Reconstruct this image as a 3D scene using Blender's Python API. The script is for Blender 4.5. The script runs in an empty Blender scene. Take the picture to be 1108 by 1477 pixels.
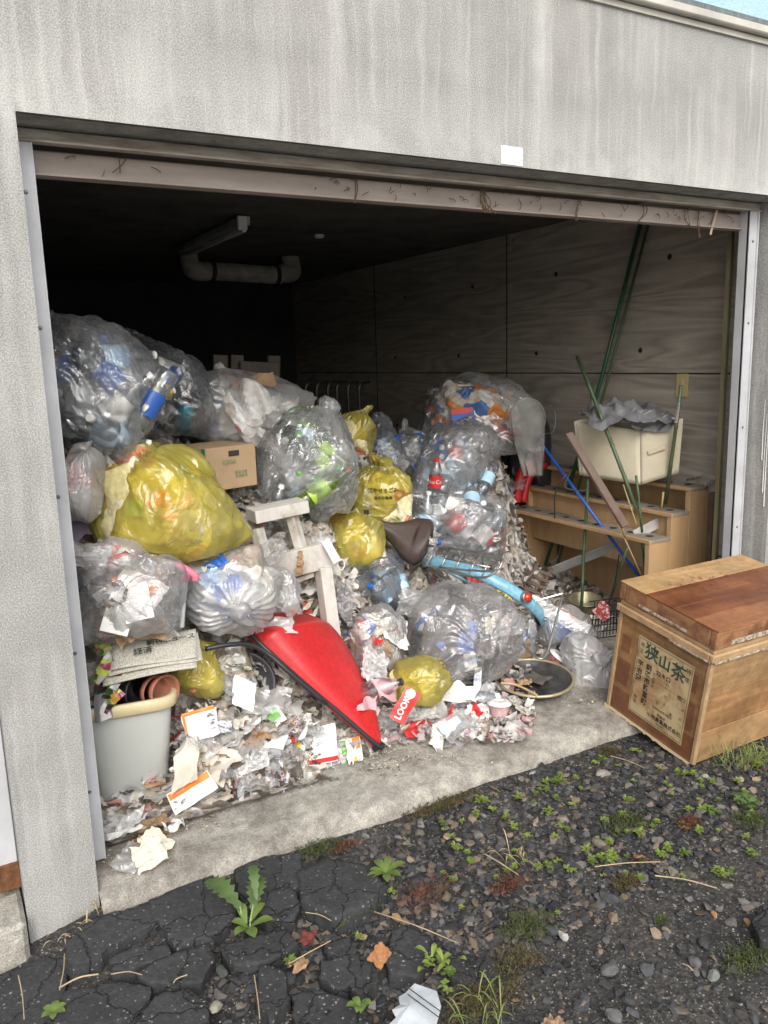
import bpy, bmesh, math, random, time
import numpy as np
from mathutils import Vector, Matrix, Quaternion
from mathutils.bvhtree import BVHTree
C=bpy.context.scene.collection
sc=bpy.context.scene
# ================= camera (vanishing points measured on the photograph)
CAMP=np.array([-.2578,-2.1614,1.5]); FPX=1159.4; CX,CY=554.,738.5
RC=np.array([[0.86999368,-0.49224222,-0.02843572],[-0.11711453,-0.1502798,-0.98168232],[0.47895217,0.85738765,-0.18839119]])  # rows: right, down, forward
cam=bpy.data.cameras.new('camera'); co=bpy.data.objects.new('camera',cam); C.objects.link(co); sc.camera=co
_m=Matrix(((RC[0][0],-RC[1][0],-RC[2][0],CAMP[0]),(RC[0][1],-RC[1][1],-RC[2][1],CAMP[1]),(RC[0][2],-RC[1][2],-RC[2][2],CAMP[2]),(0,0,0,1)))
co.matrix_world=_m
cam.sensor_fit='VERTICAL'; cam.sensor_height=36; cam.lens=36*FPX/1477; cam.clip_start=.05; cam.clip_end=500
# ================= light
SUN_EL,SUN_AZ=math.radians(40),math.radians(200)   # azimuth the light comes from, clockwise from +Y
w=bpy.data.worlds.new('World'); sc.world=w; w.use_nodes=True; nt=w.node_tree; bg=nt.nodes['Background']
sky=nt.nodes.new('ShaderNodeTexSky'); sky.sky_type='NISHITA'; sky.sun_disc=False; sky.sun_elevation=SUN_EL; sky.sun_rotation=SUN_AZ
sky.air_density=1.3; sky.dust_density=4.0; sky.ozone_density=.6
hs=nt.nodes.new('ShaderNodeHueSaturation'); hs.inputs['Saturation'].default_value=.35   # overcast: the blue is taken out of the sky
nt.links.new(sky.outputs[0],hs.inputs['Color']); nt.links.new(hs.outputs[0],bg.inputs[0]); bg.inputs[1].default_value=.14
sl=bpy.data.lights.new('sun','SUN'); sl.energy=.9; sl.angle=math.radians(35); sl.color=(1,.97,.92); so=bpy.data.objects.new('sun',sl); C.objects.link(so)
_d=Vector((math.sin(SUN_AZ)*math.cos(SUN_EL),math.cos(SUN_AZ)*math.cos(SUN_EL),math.sin(SUN_EL))); so.rotation_mode='QUATERNION'; so.rotation_quaternion=_d.to_track_quat('Z','Y'); so.location=_d*20
sc.view_settings.view_transform='Standard'; sc.view_settings.look='None'; sc.view_settings.exposure=.70; sc.view_settings.gamma=1
sc.cycles.transparent_max_bounces=40; sc.cycles.max_bounces=8; sc.cycles.diffuse_bounces=4
T0=time.time()
def W(px,py,y):
    """the place in the scene seen at photo pixel (px,py) on the plane at distance y behind the facade"""
    r=RC.T@np.array([px-CX,py-CY,FPX]); return CAMP+r*((y-CAMP[1])/r[1])
def WZ(px,py,z):
    r=RC.T@np.array([px-CX,py-CY,FPX]); return CAMP+r*((z-CAMP[2])/r[2])
def WX(px,py,x):
    r=RC.T@np.array([px-CX,py-CY,FPX]); return CAMP+r*((x-CAMP[0])/r[0])
def S(p): return FPX/((RC@(np.array(p)-CAMP))[2])
CAMYAW=math.atan2(RC[0][1],RC[0][0])
TOCAM=-RC[2]
C=bpy.context.scene.collection
# ---------------- node helpers
def newmat(name):
    m=bpy.data.materials.new(name); m.use_nodes=True; nt=m.node_tree; nt.nodes.clear()
    return m,nt
def N(nt,t,**k):
    n=nt.nodes.new(t)
    for a,v in k.items():
        if a.startswith('i_'): n.inputs[a[2:].replace('_',' ')].default_value=v
        else: setattr(n,a,v)
    return n
def L(nt,a,b): nt.links.new(a,b)
def c4(c): return (c[0],c[1],c[2],1)
FILM={}
def film(name,tint=(1,1,1),body=(.8,.8,.8),haze=(.10,.35),rough=.18,bs=14,bstr=.5,spec=1.0,sc=6):
    """thin plastic film: clear with milky patches and creased gloss"""
    m,nt=newmat(name)
    tc=N(nt,'ShaderNodeTexCoord')
    n1=N(nt,'ShaderNodeTexNoise'); n1.inputs['Scale'].default_value=sc; n1.inputs['Detail'].default_value=4
    n1.inputs['Distortion'].default_value=.6
    L(nt,tc.outputs['Object'],n1.inputs['Vector'])
    mr=N(nt,'ShaderNodeMapRange'); mr.inputs['From Min'].default_value=.35; mr.inputs['From Max'].default_value=.7
    mr.inputs['To Min'].default_value=haze[0]; mr.inputs['To Max'].default_value=haze[1]
    L(nt,n1.outputs['Fac'],mr.inputs['Value'])
    # crease bump: ridged, distorted noise at two sizes
    n2=N(nt,'ShaderNodeTexNoise'); n2.inputs['Scale'].default_value=bs; n2.inputs['Detail'].default_value=3; n2.inputs['Distortion'].default_value=1.8
    L(nt,tc.outputs['Object'],n2.inputs['Vector'])
    a=N(nt,'ShaderNodeMath',operation='SUBTRACT'); a.inputs[1].default_value=.5; L(nt,n2.outputs['Fac'],a.inputs[0])
    b=N(nt,'ShaderNodeMath',operation='ABSOLUTE'); L(nt,a.outputs[0],b.inputs[0])
    v=N(nt,'ShaderNodeTexVoronoi'); v.inputs['Scale'].default_value=bs*2.2; L(nt,tc.outputs['Object'],v.inputs['Vector'])
    ad=N(nt,'ShaderNodeMath',operation='MULTIPLY_ADD'); ad.inputs[1].default_value=.2; L(nt,v.outputs['Distance'],ad.inputs[0]); L(nt,b.outputs[0],ad.inputs[2])
    bp=N(nt,'ShaderNodeBump'); bp.inputs['Distance'].default_value=.03
    n4=N(nt,'ShaderNodeTexNoise'); n4.inputs['Scale'].default_value=sc*1.3; n4.inputs['Detail'].default_value=2; L(nt,tc.outputs['Object'],n4.inputs['Vector'])
    ms=N(nt,'ShaderNodeMapRange'); ms.inputs['From Min'].default_value=.40; ms.inputs['From Max'].default_value=.62; ms.inputs['To Min'].default_value=bstr*.08; ms.inputs['To Max'].default_value=bstr*1.5; L(nt,n4.outputs['Fac'],ms.inputs['Value']); L(nt,ms.outputs[0],bp.inputs['Strength'])
    L(nt,ad.outputs[0],bp.inputs['Height'])
    tr=N(nt,'ShaderNodeBsdfTransparent'); tr.inputs['Color'].default_value=c4(tint)
    df=N(nt,'ShaderNodeBsdfDiffuse'); df.inputs['Color'].default_value=c4(body)
    tl=N(nt,'ShaderNodeBsdfTranslucent'); tl.inputs['Color'].default_value=c4(body)
    L(nt,bp.outputs[0],df.inputs['Normal'])
    dm=N(nt,'ShaderNodeMixShader'); dm.inputs[0].default_value=.4; L(nt,df.outputs[0],dm.inputs[1]); L(nt,tl.outputs[0],dm.inputs[2])
    lw=N(nt,'ShaderNodeLayerWeight'); lw.inputs['Blend'].default_value=.35; L(nt,bp.outputs[0],lw.inputs['Normal'])
    pw=N(nt,'ShaderNodeMath',operation='POWER'); pw.inputs[1].default_value=2.2; L(nt,lw.outputs['Facing'],pw.inputs[0])
    hz=N(nt,'ShaderNodeMath',operation='MULTIPLY_ADD',use_clamp=True); hz.inputs[1].default_value=.55; L(nt,pw.outputs[0],hz.inputs[0]); L(nt,mr.outputs[0],hz.inputs[2])
    mx=N(nt,'ShaderNodeMixShader'); L(nt,hz.outputs[0],mx.inputs[0]); L(nt,tr.outputs[0],mx.inputs[1]); L(nt,dm.outputs[0],mx.inputs[2])
    gl=N(nt,'ShaderNodeBsdfGlossy'); gl.inputs['Roughness'].default_value=rough; gl.inputs['Color'].default_value=(spec,spec,spec,1); L(nt,bp.outputs[0],gl.inputs['Normal'])
    fr=N(nt,'ShaderNodeFresnel'); fr.inputs['IOR'].default_value=1.55; L(nt,bp.outputs[0],fr.inputs['Normal'])
    f2=N(nt,'ShaderNodeMath',operation='MULTIPLY_ADD',use_clamp=True); f2.inputs[1].default_value=.9; f2.inputs[2].default_value=.04; L(nt,fr.outputs[0],f2.inputs[0])
    m2=N(nt,'ShaderNodeMixShader'); L(nt,f2.outputs[0],m2.inputs[0]); L(nt,mx.outputs[0],m2.inputs[1]); L(nt,gl.outputs[0],m2.inputs[2])
    o=N(nt,'ShaderNodeOutputMaterial'); L(nt,m2.outputs[0],o.inputs[0])
    return m
def mat(name,col,rough=.6,var=.15,sc=8,bump=.1,bsc=40,metal=0,col2=None,spec=.5,coat=0,dist=.01,trans=0,stretch=None,lo=.35,hi=.68,distort=0.,detail=6):
    m,nt=newmat(name); tc=N(nt,'ShaderNodeTexCoord'); src=tc.outputs['Object']
    if stretch:
        mp=N(nt,'ShaderNodeMapping'); mp.inputs['Scale'].default_value=stretch; L(nt,src,mp.inputs[0]); src=mp.outputs[0]
    n=N(nt,'ShaderNodeTexNoise'); n.inputs['Scale'].default_value=sc; n.inputs['Detail'].default_value=detail; n.inputs['Roughness'].default_value=.6
    n.inputs['Distortion'].default_value=distort
    L(nt,src,n.inputs['Vector'])
    mr=N(nt,'ShaderNodeMapRange'); mr.inputs['From Min'].default_value=lo; mr.inputs['From Max'].default_value=hi; L(nt,n.outputs['Fac'],mr.inputs['Value'])
    mx=N(nt,'ShaderNodeMix',data_type='RGBA'); L(nt,mr.outputs[0],mx.inputs[0])
    c2=col2 or tuple(x*(1-var) for x in col)
    c1=col if col2 else tuple(min(1,x*(1+var)) for x in col)
    mx.inputs[6].default_value=c4(c1); mx.inputs[7].default_value=c4(c2)
    p=N(nt,'ShaderNodeBsdfPrincipled'); L(nt,mx.outputs[2],p.inputs['Base Color'])
    p.inputs['Roughness'].default_value=rough; p.inputs['Metallic'].default_value=metal
    p.inputs['Specular IOR Level'].default_value=spec; p.inputs['Coat Weight'].default_value=coat
    if bump:
        n2=N(nt,'ShaderNodeTexNoise'); n2.inputs['Scale'].default_value=bsc; n2.inputs['Detail'].default_value=5; L(nt,src,n2.inputs['Vector'])
        bp=N(nt,'ShaderNodeBump'); bp.inputs['Strength'].default_value=bump; bp.inputs['Distance'].default_value=dist; L(nt,n2.outputs['Fac'],bp.inputs['Height'])
        L(nt,bp.outputs[0],p.inputs['Normal'])
    o=N(nt,'ShaderNodeOutputMaterial')
    if trans:
        tl=N(nt,'ShaderNodeBsdfTranslucent'); L(nt,mx.outputs[2],tl.inputs['Color']); ms=N(nt,'ShaderNodeMixShader'); ms.inputs[0].default_value=trans
        L(nt,p.outputs[0],ms.inputs[1]); L(nt,tl.outputs[0],ms.inputs[2]); L(nt,ms.outputs[0],o.inputs[0])
    else: L(nt,p.outputs[0],o.inputs[0])
    return m
# ---------------- object helpers
def mesh(name,v,f,m=None,parent=None,smooth=False,loc=None):
    me=bpy.data.meshes.new(name); me.from_pydata([tuple(map(float,x)) for x in v],[],[tuple(map(int,x)) for x in f]); me.validate(); me.update()
    return objm(name,me,m,parent,smooth,loc)
def objm(name,me,m=None,parent=None,smooth=False,loc=None):
    o=bpy.data.objects.new(name,me); C.objects.link(o)
    if m and not len(me.materials): me.materials.append(m)
    if smooth: me.shade_smooth()
    if parent: o.parent=parent
    if loc is not None: o.location=loc
    return o
def tag(o,label,cat,group=None,kind=None):
    if label: o['label']=label
    if cat: o['category']=cat
    if group: o['group']=group
    if kind: o['kind']=kind
    return o
def empty(name,label,cat,loc=(0,0,0),rot=None,group=None):
    o=bpy.data.objects.new(name,None); C.objects.link(o); o.location=loc; o.empty_display_size=.05
    if rot is not None: o.rotation_euler=rot
    return tag(o,label,cat,group)
# ---------------- soft surface
_ico={}
def ico(sub):
    if sub not in _ico:
        bm=bmesh.new(); bmesh.ops.create_icosphere(bm,subdivisions=sub,radius=1); bm.verts.ensure_lookup_table()
        v=np.array([x.co[:] for x in bm.verts]); f=np.array([[q.index for q in p.verts] for p in bm.faces])
        nb=np.zeros((len(v),6),int)
        for x in bm.verts:
            k=[e.other_vert(x).index for e in x.link_edges]; k+= [x.index]*(6-len(k)); nb[x.index]=k[:6]
        bm.free(); _ico[sub]=(v,f,nb)
    return _ico[sub]
def vnoise(p,seed,n=24,fmin=1,fmax=4):
    r=np.random.RandomState(seed); out=np.zeros(len(p))
    for i in range(n):
        k=r.normal(size=3); k/=np.linalg.norm(k); fq=r.uniform(fmin,fmax); out+=np.sin((p@k)*fq*2+r.uniform(0,6.28))/n**.5
    return out
def bagmesh(dims,seed,knot=None,caps=(),sub=5,iters=90,excess=.16,lump=.10,tail=.08,sag=.0,spheres=(),neck=.03,cr=1.,fold=.16,fine=True):
    """thin bag draped over what it holds. dims: half sizes; knot: direction of the tied neck; caps: [(p0,p1,r)]"""
    v,f,nb=ico(sub); d=np.array(dims,float)
    n=v.copy(); rs=np.random.RandomState(seed)
    sq=np.sign(n)*np.abs(n)**.86; sq/=(np.abs(sq)**3).sum(1)[:,None]**(1/3.)   # slumped, boxy rather than round
    slump=1+.10*np.clip(-n[:,2],0,1)-.10*np.clip(n[:,2],0,1)
    base=sq*d*(1+lump*.75*vnoise(n,seed,12,.6,1.8)[:,None]+lump*.75*vnoise(n,seed+3)[:,None]); base[:,:2]*=slump[:,None]
    if lump>.05:   # leaning, and pressed flat where it meets its neighbours
        base[:,0]+=rs.uniform(-.32,.32)*base[:,2]; base[:,2]+=rs.uniform(-.16,.16)*base[:,0]
        for _ in range(5):
            k=rs.normal(size=3); k/=np.linalg.norm(k); t=base@k; lim=t.max()*rs.uniform(.55,.8); base-=(np.clip(t-lim,0,None)*.8)[:,None]*k
        base*=1.07
    tgt=base.copy(); circ=np.zeros(len(v))
    if knot is not None:
        k=np.array(knot,float); k/=np.linalg.norm(k); ca=n@k; th=np.arccos(np.clip(ca,-1,1))
        R0=1/np.sqrt(((k/d)**2).sum())
        t1=math.radians(42); t0=math.radians(15)
        ax=(base@k); rad=base-ax[:,None]*k; rl=np.linalg.norm(rad,axis=1)+1e-9
        w=np.clip((t1-th)/(t1-t0),0,1)
        w2=w*w*(3-2*w)
        newr=rl*(1-w2)+neck*w2
        # neck ring above the body, then the flared tail
        axn=ax*(1-w2)+(R0*1.08)*w2
        it=th<t0; u=(t0-th)/t0
        s1=np.where(u<.6,u/.6,(1-u)/.4)
        axn=np.where(it,R0*1.08+tail*s1,axn)
        newr=np.where(it,(neck+tail*.75*s1)*np.where(u<.6,1,.55+.3*s1),newr)
        axn=np.where(it,axn+tail*.25*np.sin(np.arctan2(rad[:,0]+.1*rad[:,2],rad[:,1])*4)*u,axn)
        ang=np.arctan2(rad@np.cross(k,[.3,.5,.81]),rad@np.cross(np.cross(k,[.3,.5,.81]),k))
        pl=1+it*.45*np.sin(ang*5+seed)*np.clip(s1,0,1)+w*.30*np.sin(ang*rs.randint(13,19)+rs.uniform(0,6)+3*np.sin(ang*2))+w*.15*np.sin(ang*29+2*np.sin(ang*3))
        newr*=pl
        tgt=rad/rl[:,None]*newr[:,None]+axn[:,None]*k; circ=w
    if sag: tgt[:,2]=np.where(tgt[:,2]<-d[2]*sag,-d[2]*sag+(tgt[:,2]+d[2]*sag)*.15,tgt[:,2])
    rest=np.linalg.norm(base[nb]-base[:,None],axis=2)*(1+excess+rs.uniform(-.02,.02))
    rest*=np.minimum(1,.55+.45*(1-circ))[:,None] if knot is not None else 1
    x=tgt+rs.normal(size=tgt.shape)*.0015*max(d)/.2
    deg=(nb!=np.arange(len(v))[:,None])
    cen=np.zeros(3)
    P=[(np.array(a),np.array(b),r) for a,b,r in caps]+[(np.array(a),np.array(a)+1e-6,r) for a,r in spheres]
    for it in range(iters):
        df=x[nb]-x[:,None]; ln=np.linalg.norm(df,axis=2)+1e-9
        cor=(df*((ln-rest)/ln*deg)[:,:,None]).sum(1)*.5/6*1.6
        lap=(df*deg[:,:,None]).mean(1)
        x=x+cor+lap*(.10 if it<iters*.7 else .2)
        x=x+(tgt-x)*(.012+.35*np.clip(circ*1.6-.6,0,1))[:,None]
        if P and it%2==0:
            x=x-(x-cen)*.004
            for a,b,r in P:
                ab=b-a; t=np.clip(((x-a)@ab)/(ab@ab),0,1); q=a+t[:,None]*ab; e=x-q; l=np.linalg.norm(e,axis=1); msk=l<r+.003
                if msk.any(): x[msk]=q[msk]+e[msk]/(l[msk][:,None]+1e-9)*(r+.003)
    if fine:
        x2,f2=midsub(np.hstack([x,n,circ[:,None]]),f); n2=x2[:,3:6]/np.linalg.norm(x2[:,3:6],axis=1)[:,None]; c2=x2[:,6]; x2=lapl(x2[:,:3],f2,1)
    else: x2,f2,n2,c2=x,f,n,circ
    x2=crease(x2,f2,n2,seed,d,knot,cr)
    y=crumple(x2,seed+5,amt=fold,lam=(.35*max(d),1.0*max(d)),k=7); y+=x2.mean(0)-y.mean(0)
    return y,f2
def midsub(x,f):
    e=np.sort(np.vstack([f[:,[0,1]],f[:,[1,2]],f[:,[2,0]]]),1); u,inv=np.unique(e,axis=0,return_inverse=True); inv=inv.ravel()
    m=(x[u[:,0]]+x[u[:,1]])/2; k=len(f); o=len(x); a,b,c=inv[:k]+o,inv[k:2*k]+o,inv[2*k:]+o
    return np.vstack([x,m]),np.vstack([np.stack([f[:,0],a,c],1),np.stack([a,f[:,1],b],1),np.stack([c,b,f[:,2]],1),np.stack([a,b,c],1)])
def lapl(x,f,k=1,w=.5):
    e=np.unique(np.sort(np.vstack([f[:,[0,1]],f[:,[1,2]],f[:,[2,0]]]),1),axis=0); dg=np.bincount(e.ravel(),minlength=len(x))
    for _ in range(k):
        s=np.stack([np.bincount(e[:,0],x[e[:,1],j],len(x))+np.bincount(e[:,1],x[e[:,0],j],len(x)) for j in range(3)],1); x=x*(1-w)+w*s/dg[:,None]
    return x
def normals(x,f):
    a=np.cross(x[f[:,1]]-x[f[:,0]],x[f[:,2]]-x[f[:,0]]); o=np.zeros_like(x)
    for i in range(3):
        for j in range(3): o[:,j]+=np.bincount(f[:,i],a[:,j],len(x))
    return o/(np.linalg.norm(o,axis=1)[:,None]+1e-12)
def crease(x,f,n,seed,d,knot,cr):
    r=np.random.RandomState(seed+77); nn=normals(x,f); sz=float(np.mean(d)); h=np.zeros(len(x))
    foci=[(np.array(knot)/np.linalg.norm(knot),1.5,1.1)] if knot is not None else []
    for i in range(4):
        k=r.normal(size=3); foci.append((k/np.linalg.norm(k),r.uniform(.5,1.1),r.uniform(.35,.7)))
    for k,am,fall in foci:
        e=np.cross(k,[.31,.52,.79]); e/=np.linalg.norm(e); g=np.cross(k,e); th=np.arccos(np.clip(n@k,-1,1)); an=np.arctan2(n@e,n@g)
        m=r.randint(6,10); w=np.exp(-(th/fall)**2)*np.clip(th/.25,0,1)
        p=an*m+1.3*np.sin(an*3+r.uniform(0,6))+.5*np.sin(th*6)
        q=an*(2*m+5)+1.5*np.sin(an*5+r.uniform(0,6))
        h+=am*w*((1-np.abs(np.sin(p/1.)))*.060+(1-np.abs(np.sin(q)))*.030)
    for i in range(12):
        k=r.normal(size=3); k/=np.linalg.norm(k); o=r.normal(size=3); fq=r.uniform(3,9)
        ph=(n@k)*fq+.5*np.sin(n@o*2+i)
        win=np.clip(np.sin(n@o*2.2+r.uniform(0,6)),0,1)
        h+=(np.exp(-np.abs(np.sin(ph))*7)-.15)*win*.16/fq*r.uniform(.5,1.2)
    return x+nn*(h*sz*cr)[:,None]
def smoothmesh(name,v,f):
    me=bpy.data.meshes.new(name); me.vertices.add(len(v)); me.vertices.foreach_set('co',np.asarray(v,np.float32).ravel())
    f=np.asarray(f); k=f.shape[1]
    me.loops.add(f.size); me.loops.foreach_set('vertex_index',f.ravel().astype(np.int32))
    me.polygons.add(len(f)); me.polygons.foreach_set('loop_start',np.arange(0,f.size,k,dtype=np.int32)); me.polygons.foreach_set('loop_total',np.full(len(f),k,dtype=np.int32))
    me.update(calc_edges=True); me.shade_smooth(); return me
def grid(n,m,w,h):
    gx,gy=np.meshgrid(np.linspace(-w/2,w/2,n),np.linspace(-h/2,h/2,m),indexing='ij')
    v=np.stack([gx.ravel(),gy.ravel(),gx.ravel()*0],1)
    idx=np.arange(n*m).reshape(n,m); f=np.stack([idx[:-1,:-1],idx[1:,:-1],idx[1:,1:],idx[:-1,1:]],-1).reshape(-1,4)
    return v,f
def tri(t): return np.abs((t%1)*2-1)
def crumple(v,seed,amt=.6,lam=(.03,.12),k=7):
    """origami-like crumpling: accordion folds in random directions, one after another"""
    r=np.random.RandomState(seed); x=v.copy()
    for i in range(k):
        n=r.normal(size=3); n[2]*=.35; n/=np.linalg.norm(n); o=np.cross(n,r.normal(size=3)); o/=np.linalg.norm(o)
        l=r.uniform(*lam); th=amt*r.uniform(.4,1.3)
        t=x@n; w=tri(t/l+r.uniform(0,1)+.15*np.sin(x@o/l*2))*l/2
        x=x+o[None]*(w*math.sin(th))[:,None]-n[None]*(t*(1-math.cos(th)))[:,None]*.8
    return x-x.mean(0)
# ---------------- more shapes
def bmo(name,bm,m=None,parent=None,smooth=False,mw=None,loc=None):
    me=bpy.data.meshes.new(name); bm.to_mesh(me); bm.free()
    o=objm(name,me,m,parent,smooth,loc)
    if mw is not None: o.matrix_basis=mw if parent is None else mw
    return o
def frame(f,u,p):
    """matrix with x along f and z near u"""
    f=Vector(f).normalized(); u=Vector(u); s=u.cross(f).normalized(); u=f.cross(s); m=Matrix.Identity(4)
    for i in range(3): m[i][0]=f[i]; m[i][1]=s[i]; m[i][2]=u[i]; m[i][3]=p[i]
    return m
def xbox(bm,cx,cy,cz,sx,sy,sz,bev=0,M=None,seg=1):
    r=bmesh.ops.create_cube(bm,size=1); vs=r['verts']
    for v in vs: v.co=Vector((cx+v.co.x*sx,cy+v.co.y*sy,cz+v.co.z*sz))
    if bev: 
        es=list({e for v in vs for e in v.link_edges}); rr=bmesh.ops.bevel(bm,geom=es,offset=bev,segments=seg,affect='EDGES',clamp_overlap=True); vs=list({v for f in rr['faces'] for v in f.verts}|{v for v in vs if v.is_valid})
    if M is not None:
        for v in vs: v.co=M@v.co
    return vs
def beam(bm,a,b,w,h,up=(0,0,1),bev=.001,jag=0):
    a=Vector(a);b=Vector(b); M=frame(b-a,up,(a+b)/2); xbox(bm,0,0,0,(b-a).length,w,h,bev,M)
def tube(bm,pts,r,seg=8,closed=False,taper=None):
    P=[Vector(p) for p in pts]; n=len(P); rings=[]; up=Vector((0,0,1)); prev=None
    for i,p in enumerate(P):
        if closed: t=(P[(i+1)%n]-P[i-1]).normalized()
        else: t=(P[min(i+1,n-1)]-P[max(i-1,0)]).normalized()
        if prev is None:
            s=t.cross(up); 
            if s.length<.05: s=t.cross(Vector((1,0,0)))
            s.normalize()
        else: s=(prev-t*prev.dot(t)).normalized()
        prev=s; u=s.cross(t); rr=r if taper is None else r*taper[i]
        rings.append([bm.verts.new(p+(s*math.cos(a)+u*math.sin(a))*rr) for a in [k*2*math.pi/seg for k in range(seg)]])
    for i in range(n if closed else n-1):
        A,B=rings[i],rings[(i+1)%n]
        for k in range(seg): bm.faces.new((A[k],A[(k+1)%seg],B[(k+1)%seg],B[k]))
    if not closed: bm.faces.new(rings[0][::-1]); bm.faces.new(rings[-1])
def spline(pts,n=6):
    P=[np.array(p,float) for p in pts]; P=[2*P[0]-P[1]]+P+[2*P[-1]-P[-2]]; o=[]
    for i in range(1,len(P)-2):
        for k in range(n):
            t=k/n; o.append(.5*((2*P[i])+(-P[i-1]+P[i+1])*t+(2*P[i-1]-5*P[i]+4*P[i+1]-P[i+2])*t*t+(-P[i-1]+3*P[i]-3*P[i+1]+P[i+2])*t**3))
    o.append(P[-2]); return o
def lathe(bm,prof,seg=24,M=None,cap=False):
    R=[]
    for (r,z) in prof: R.append([bm.verts.new((M or Matrix.Identity(4))@Vector((r*math.cos(a),r*math.sin(a),z))) for a in [k*2*math.pi/seg for k in range(seg)]])
    for A,B in zip(R[:-1],R[1:]):
        for k in range(seg): bm.faces.new((A[k],A[(k+1)%seg],B[(k+1)%seg],B[k]))
    if cap: bm.faces.new(R[0][::-1])
def text(name,s,size,m,M,parent=None,wrap=None,sx=1.,bold=.0,align='CENTER'):
    cu=bpy.data.curves.new(name,'FONT'); cu.body=s; cu.size=size; cu.align_x=align; cu.align_y='CENTER'; cu.offset=bold; cu.resolution_u=2
    o=bpy.data.objects.new(name,cu); C.objects.link(o); dg=bpy.context.evaluated_depsgraph_get(); dg.update()
    me=bpy.data.meshes.new_from_object(o.evaluated_get(dg)); bpy.data.objects.remove(o); me.name=name; me.materials.clear(); me.materials.append(m)
    for v in me.vertices:
        v.co.x*=sx
        if wrap: a=v.co.x/wrap; v.co=Vector((wrap*math.sin(a),v.co.y,wrap*math.cos(a)-wrap))
    me.transform(M); o=bpy.data.objects.new(name,me); C.objects.link(o)
    if parent: o.parent=parent
    return o
def colattr(me,cols):
    """one colour per face"""
    a=me.color_attributes.new('Col','FLOAT_COLOR','CORNER'); n=np.array([p.loop_total for p in me.polygons]) if len(me.polygons)<1 else None
    lt=np.zeros(len(me.polygons),np.int32); me.polygons.foreach_get('loop_total',lt)
    c=np.repeat(np.hstack([cols,np.ones((len(cols),1))]),lt,axis=0); a.data.foreach_set('color',c.astype(np.float32).ravel())
def attmat(name,rough=.7,bump=.3,bsc=60,spec=.4,trans=0,dirt=.25):
    m=mat(name,(1,1,1),rough,dirt,12,bump,bsc,spec=spec,trans=trans); nt=m.node_tree
    p=[n for n in nt.nodes if n.type=='BSDF_PRINCIPLED'][0]; mx=[n for n in nt.nodes if n.type=='MIX'][0]
    at=nt.nodes.new('ShaderNodeAttribute'); at.attribute_name='Col'; mu=nt.nodes.new('ShaderNodeMix'); mu.data_type='RGBA'; mu.blend_type='MULTIPLY'; mu.inputs[0].default_value=1
    nt.links.new(at.outputs['Color'],mu.inputs[6]); nt.links.new(mx.outputs[2],mu.inputs[7]); nt.links.new(mu.outputs[2],p.inputs['Base Color'])
    for n in nt.nodes:
        if n.type=='BSDF_TRANSLUCENT': nt.links.new(mu.outputs[2],n.inputs['Color'])
    return m
def patchmat(name,pal,sc=14,rough=.5,dirt=.3,bump=.4):
    """many scraps seen as one mass: cells of different colours"""
    m,nt=newmat(name); tc=N(nt,'ShaderNodeTexCoord'); ns=N(nt,'ShaderNodeTexNoise'); ns.inputs['Scale'].default_value=9; ns.inputs['Detail'].default_value=4; L(nt,tc.outputs['Object'],ns.inputs['Vector'])
    va=N(nt,'ShaderNodeVectorMath',operation='MULTIPLY_ADD'); va.inputs[1].default_value=(.09,.09,.09); L(nt,ns.outputs['Color'],va.inputs[0]); L(nt,tc.outputs['Object'],va.inputs[2])
    v=N(nt,'ShaderNodeTexVoronoi'); v.inputs['Scale'].default_value=sc; L(nt,va.outputs[0],v.inputs['Vector'])
    sp=N(nt,'ShaderNodeSeparateColor'); L(nt,v.outputs['Color'],sp.inputs[0])
    cr=N(nt,'ShaderNodeValToRGB'); cr.color_ramp.interpolation='CONSTANT'; e=cr.color_ramp.elements
    for i,c in enumerate(pal):
        if i<2: el=e[i]; el.position=i/len(pal)
        else: el=e.new(i/len(pal))
        el.color=c4(c)
    L(nt,sp.outputs[0],cr.inputs[0])
    p=N(nt,'ShaderNodeBsdfPrincipled'); p.inputs['Roughness'].default_value=rough
    n3=N(nt,'ShaderNodeTexNoise'); n3.inputs['Scale'].default_value=40; n3.inputs['Detail'].default_value=5; L(nt,tc.outputs['Object'],n3.inputs['Vector'])
    mr=N(nt,'ShaderNodeMapRange'); mr.inputs['From Min'].default_value=.35; mr.inputs['From Max'].default_value=.65; mr.inputs['To Min'].default_value=1-dirt; L(nt,n3.outputs['Fac'],mr.inputs['Value'])
    mu=N(nt,'ShaderNodeMix',data_type='RGBA',blend_type='MULTIPLY'); mu.inputs[0].default_value=1; L(nt,cr.outputs[0],mu.inputs[6]); L(nt,mr.outputs[0],mu.inputs[7]); L(nt,mu.outputs[2],p.inputs['Base Color'])
    bp=N(nt,'ShaderNodeBump'); bp.inputs['Strength'].default_value=bump; bp.inputs['Distance'].default_value=.02; L(nt,v.outputs['Distance'],bp.inputs['Height']); L(nt,bp.outputs[0],p.inputs['Normal'])
    o=N(nt,'ShaderNodeOutputMaterial'); L(nt,p.outputs[0],o.inputs[0]); return m
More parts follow.
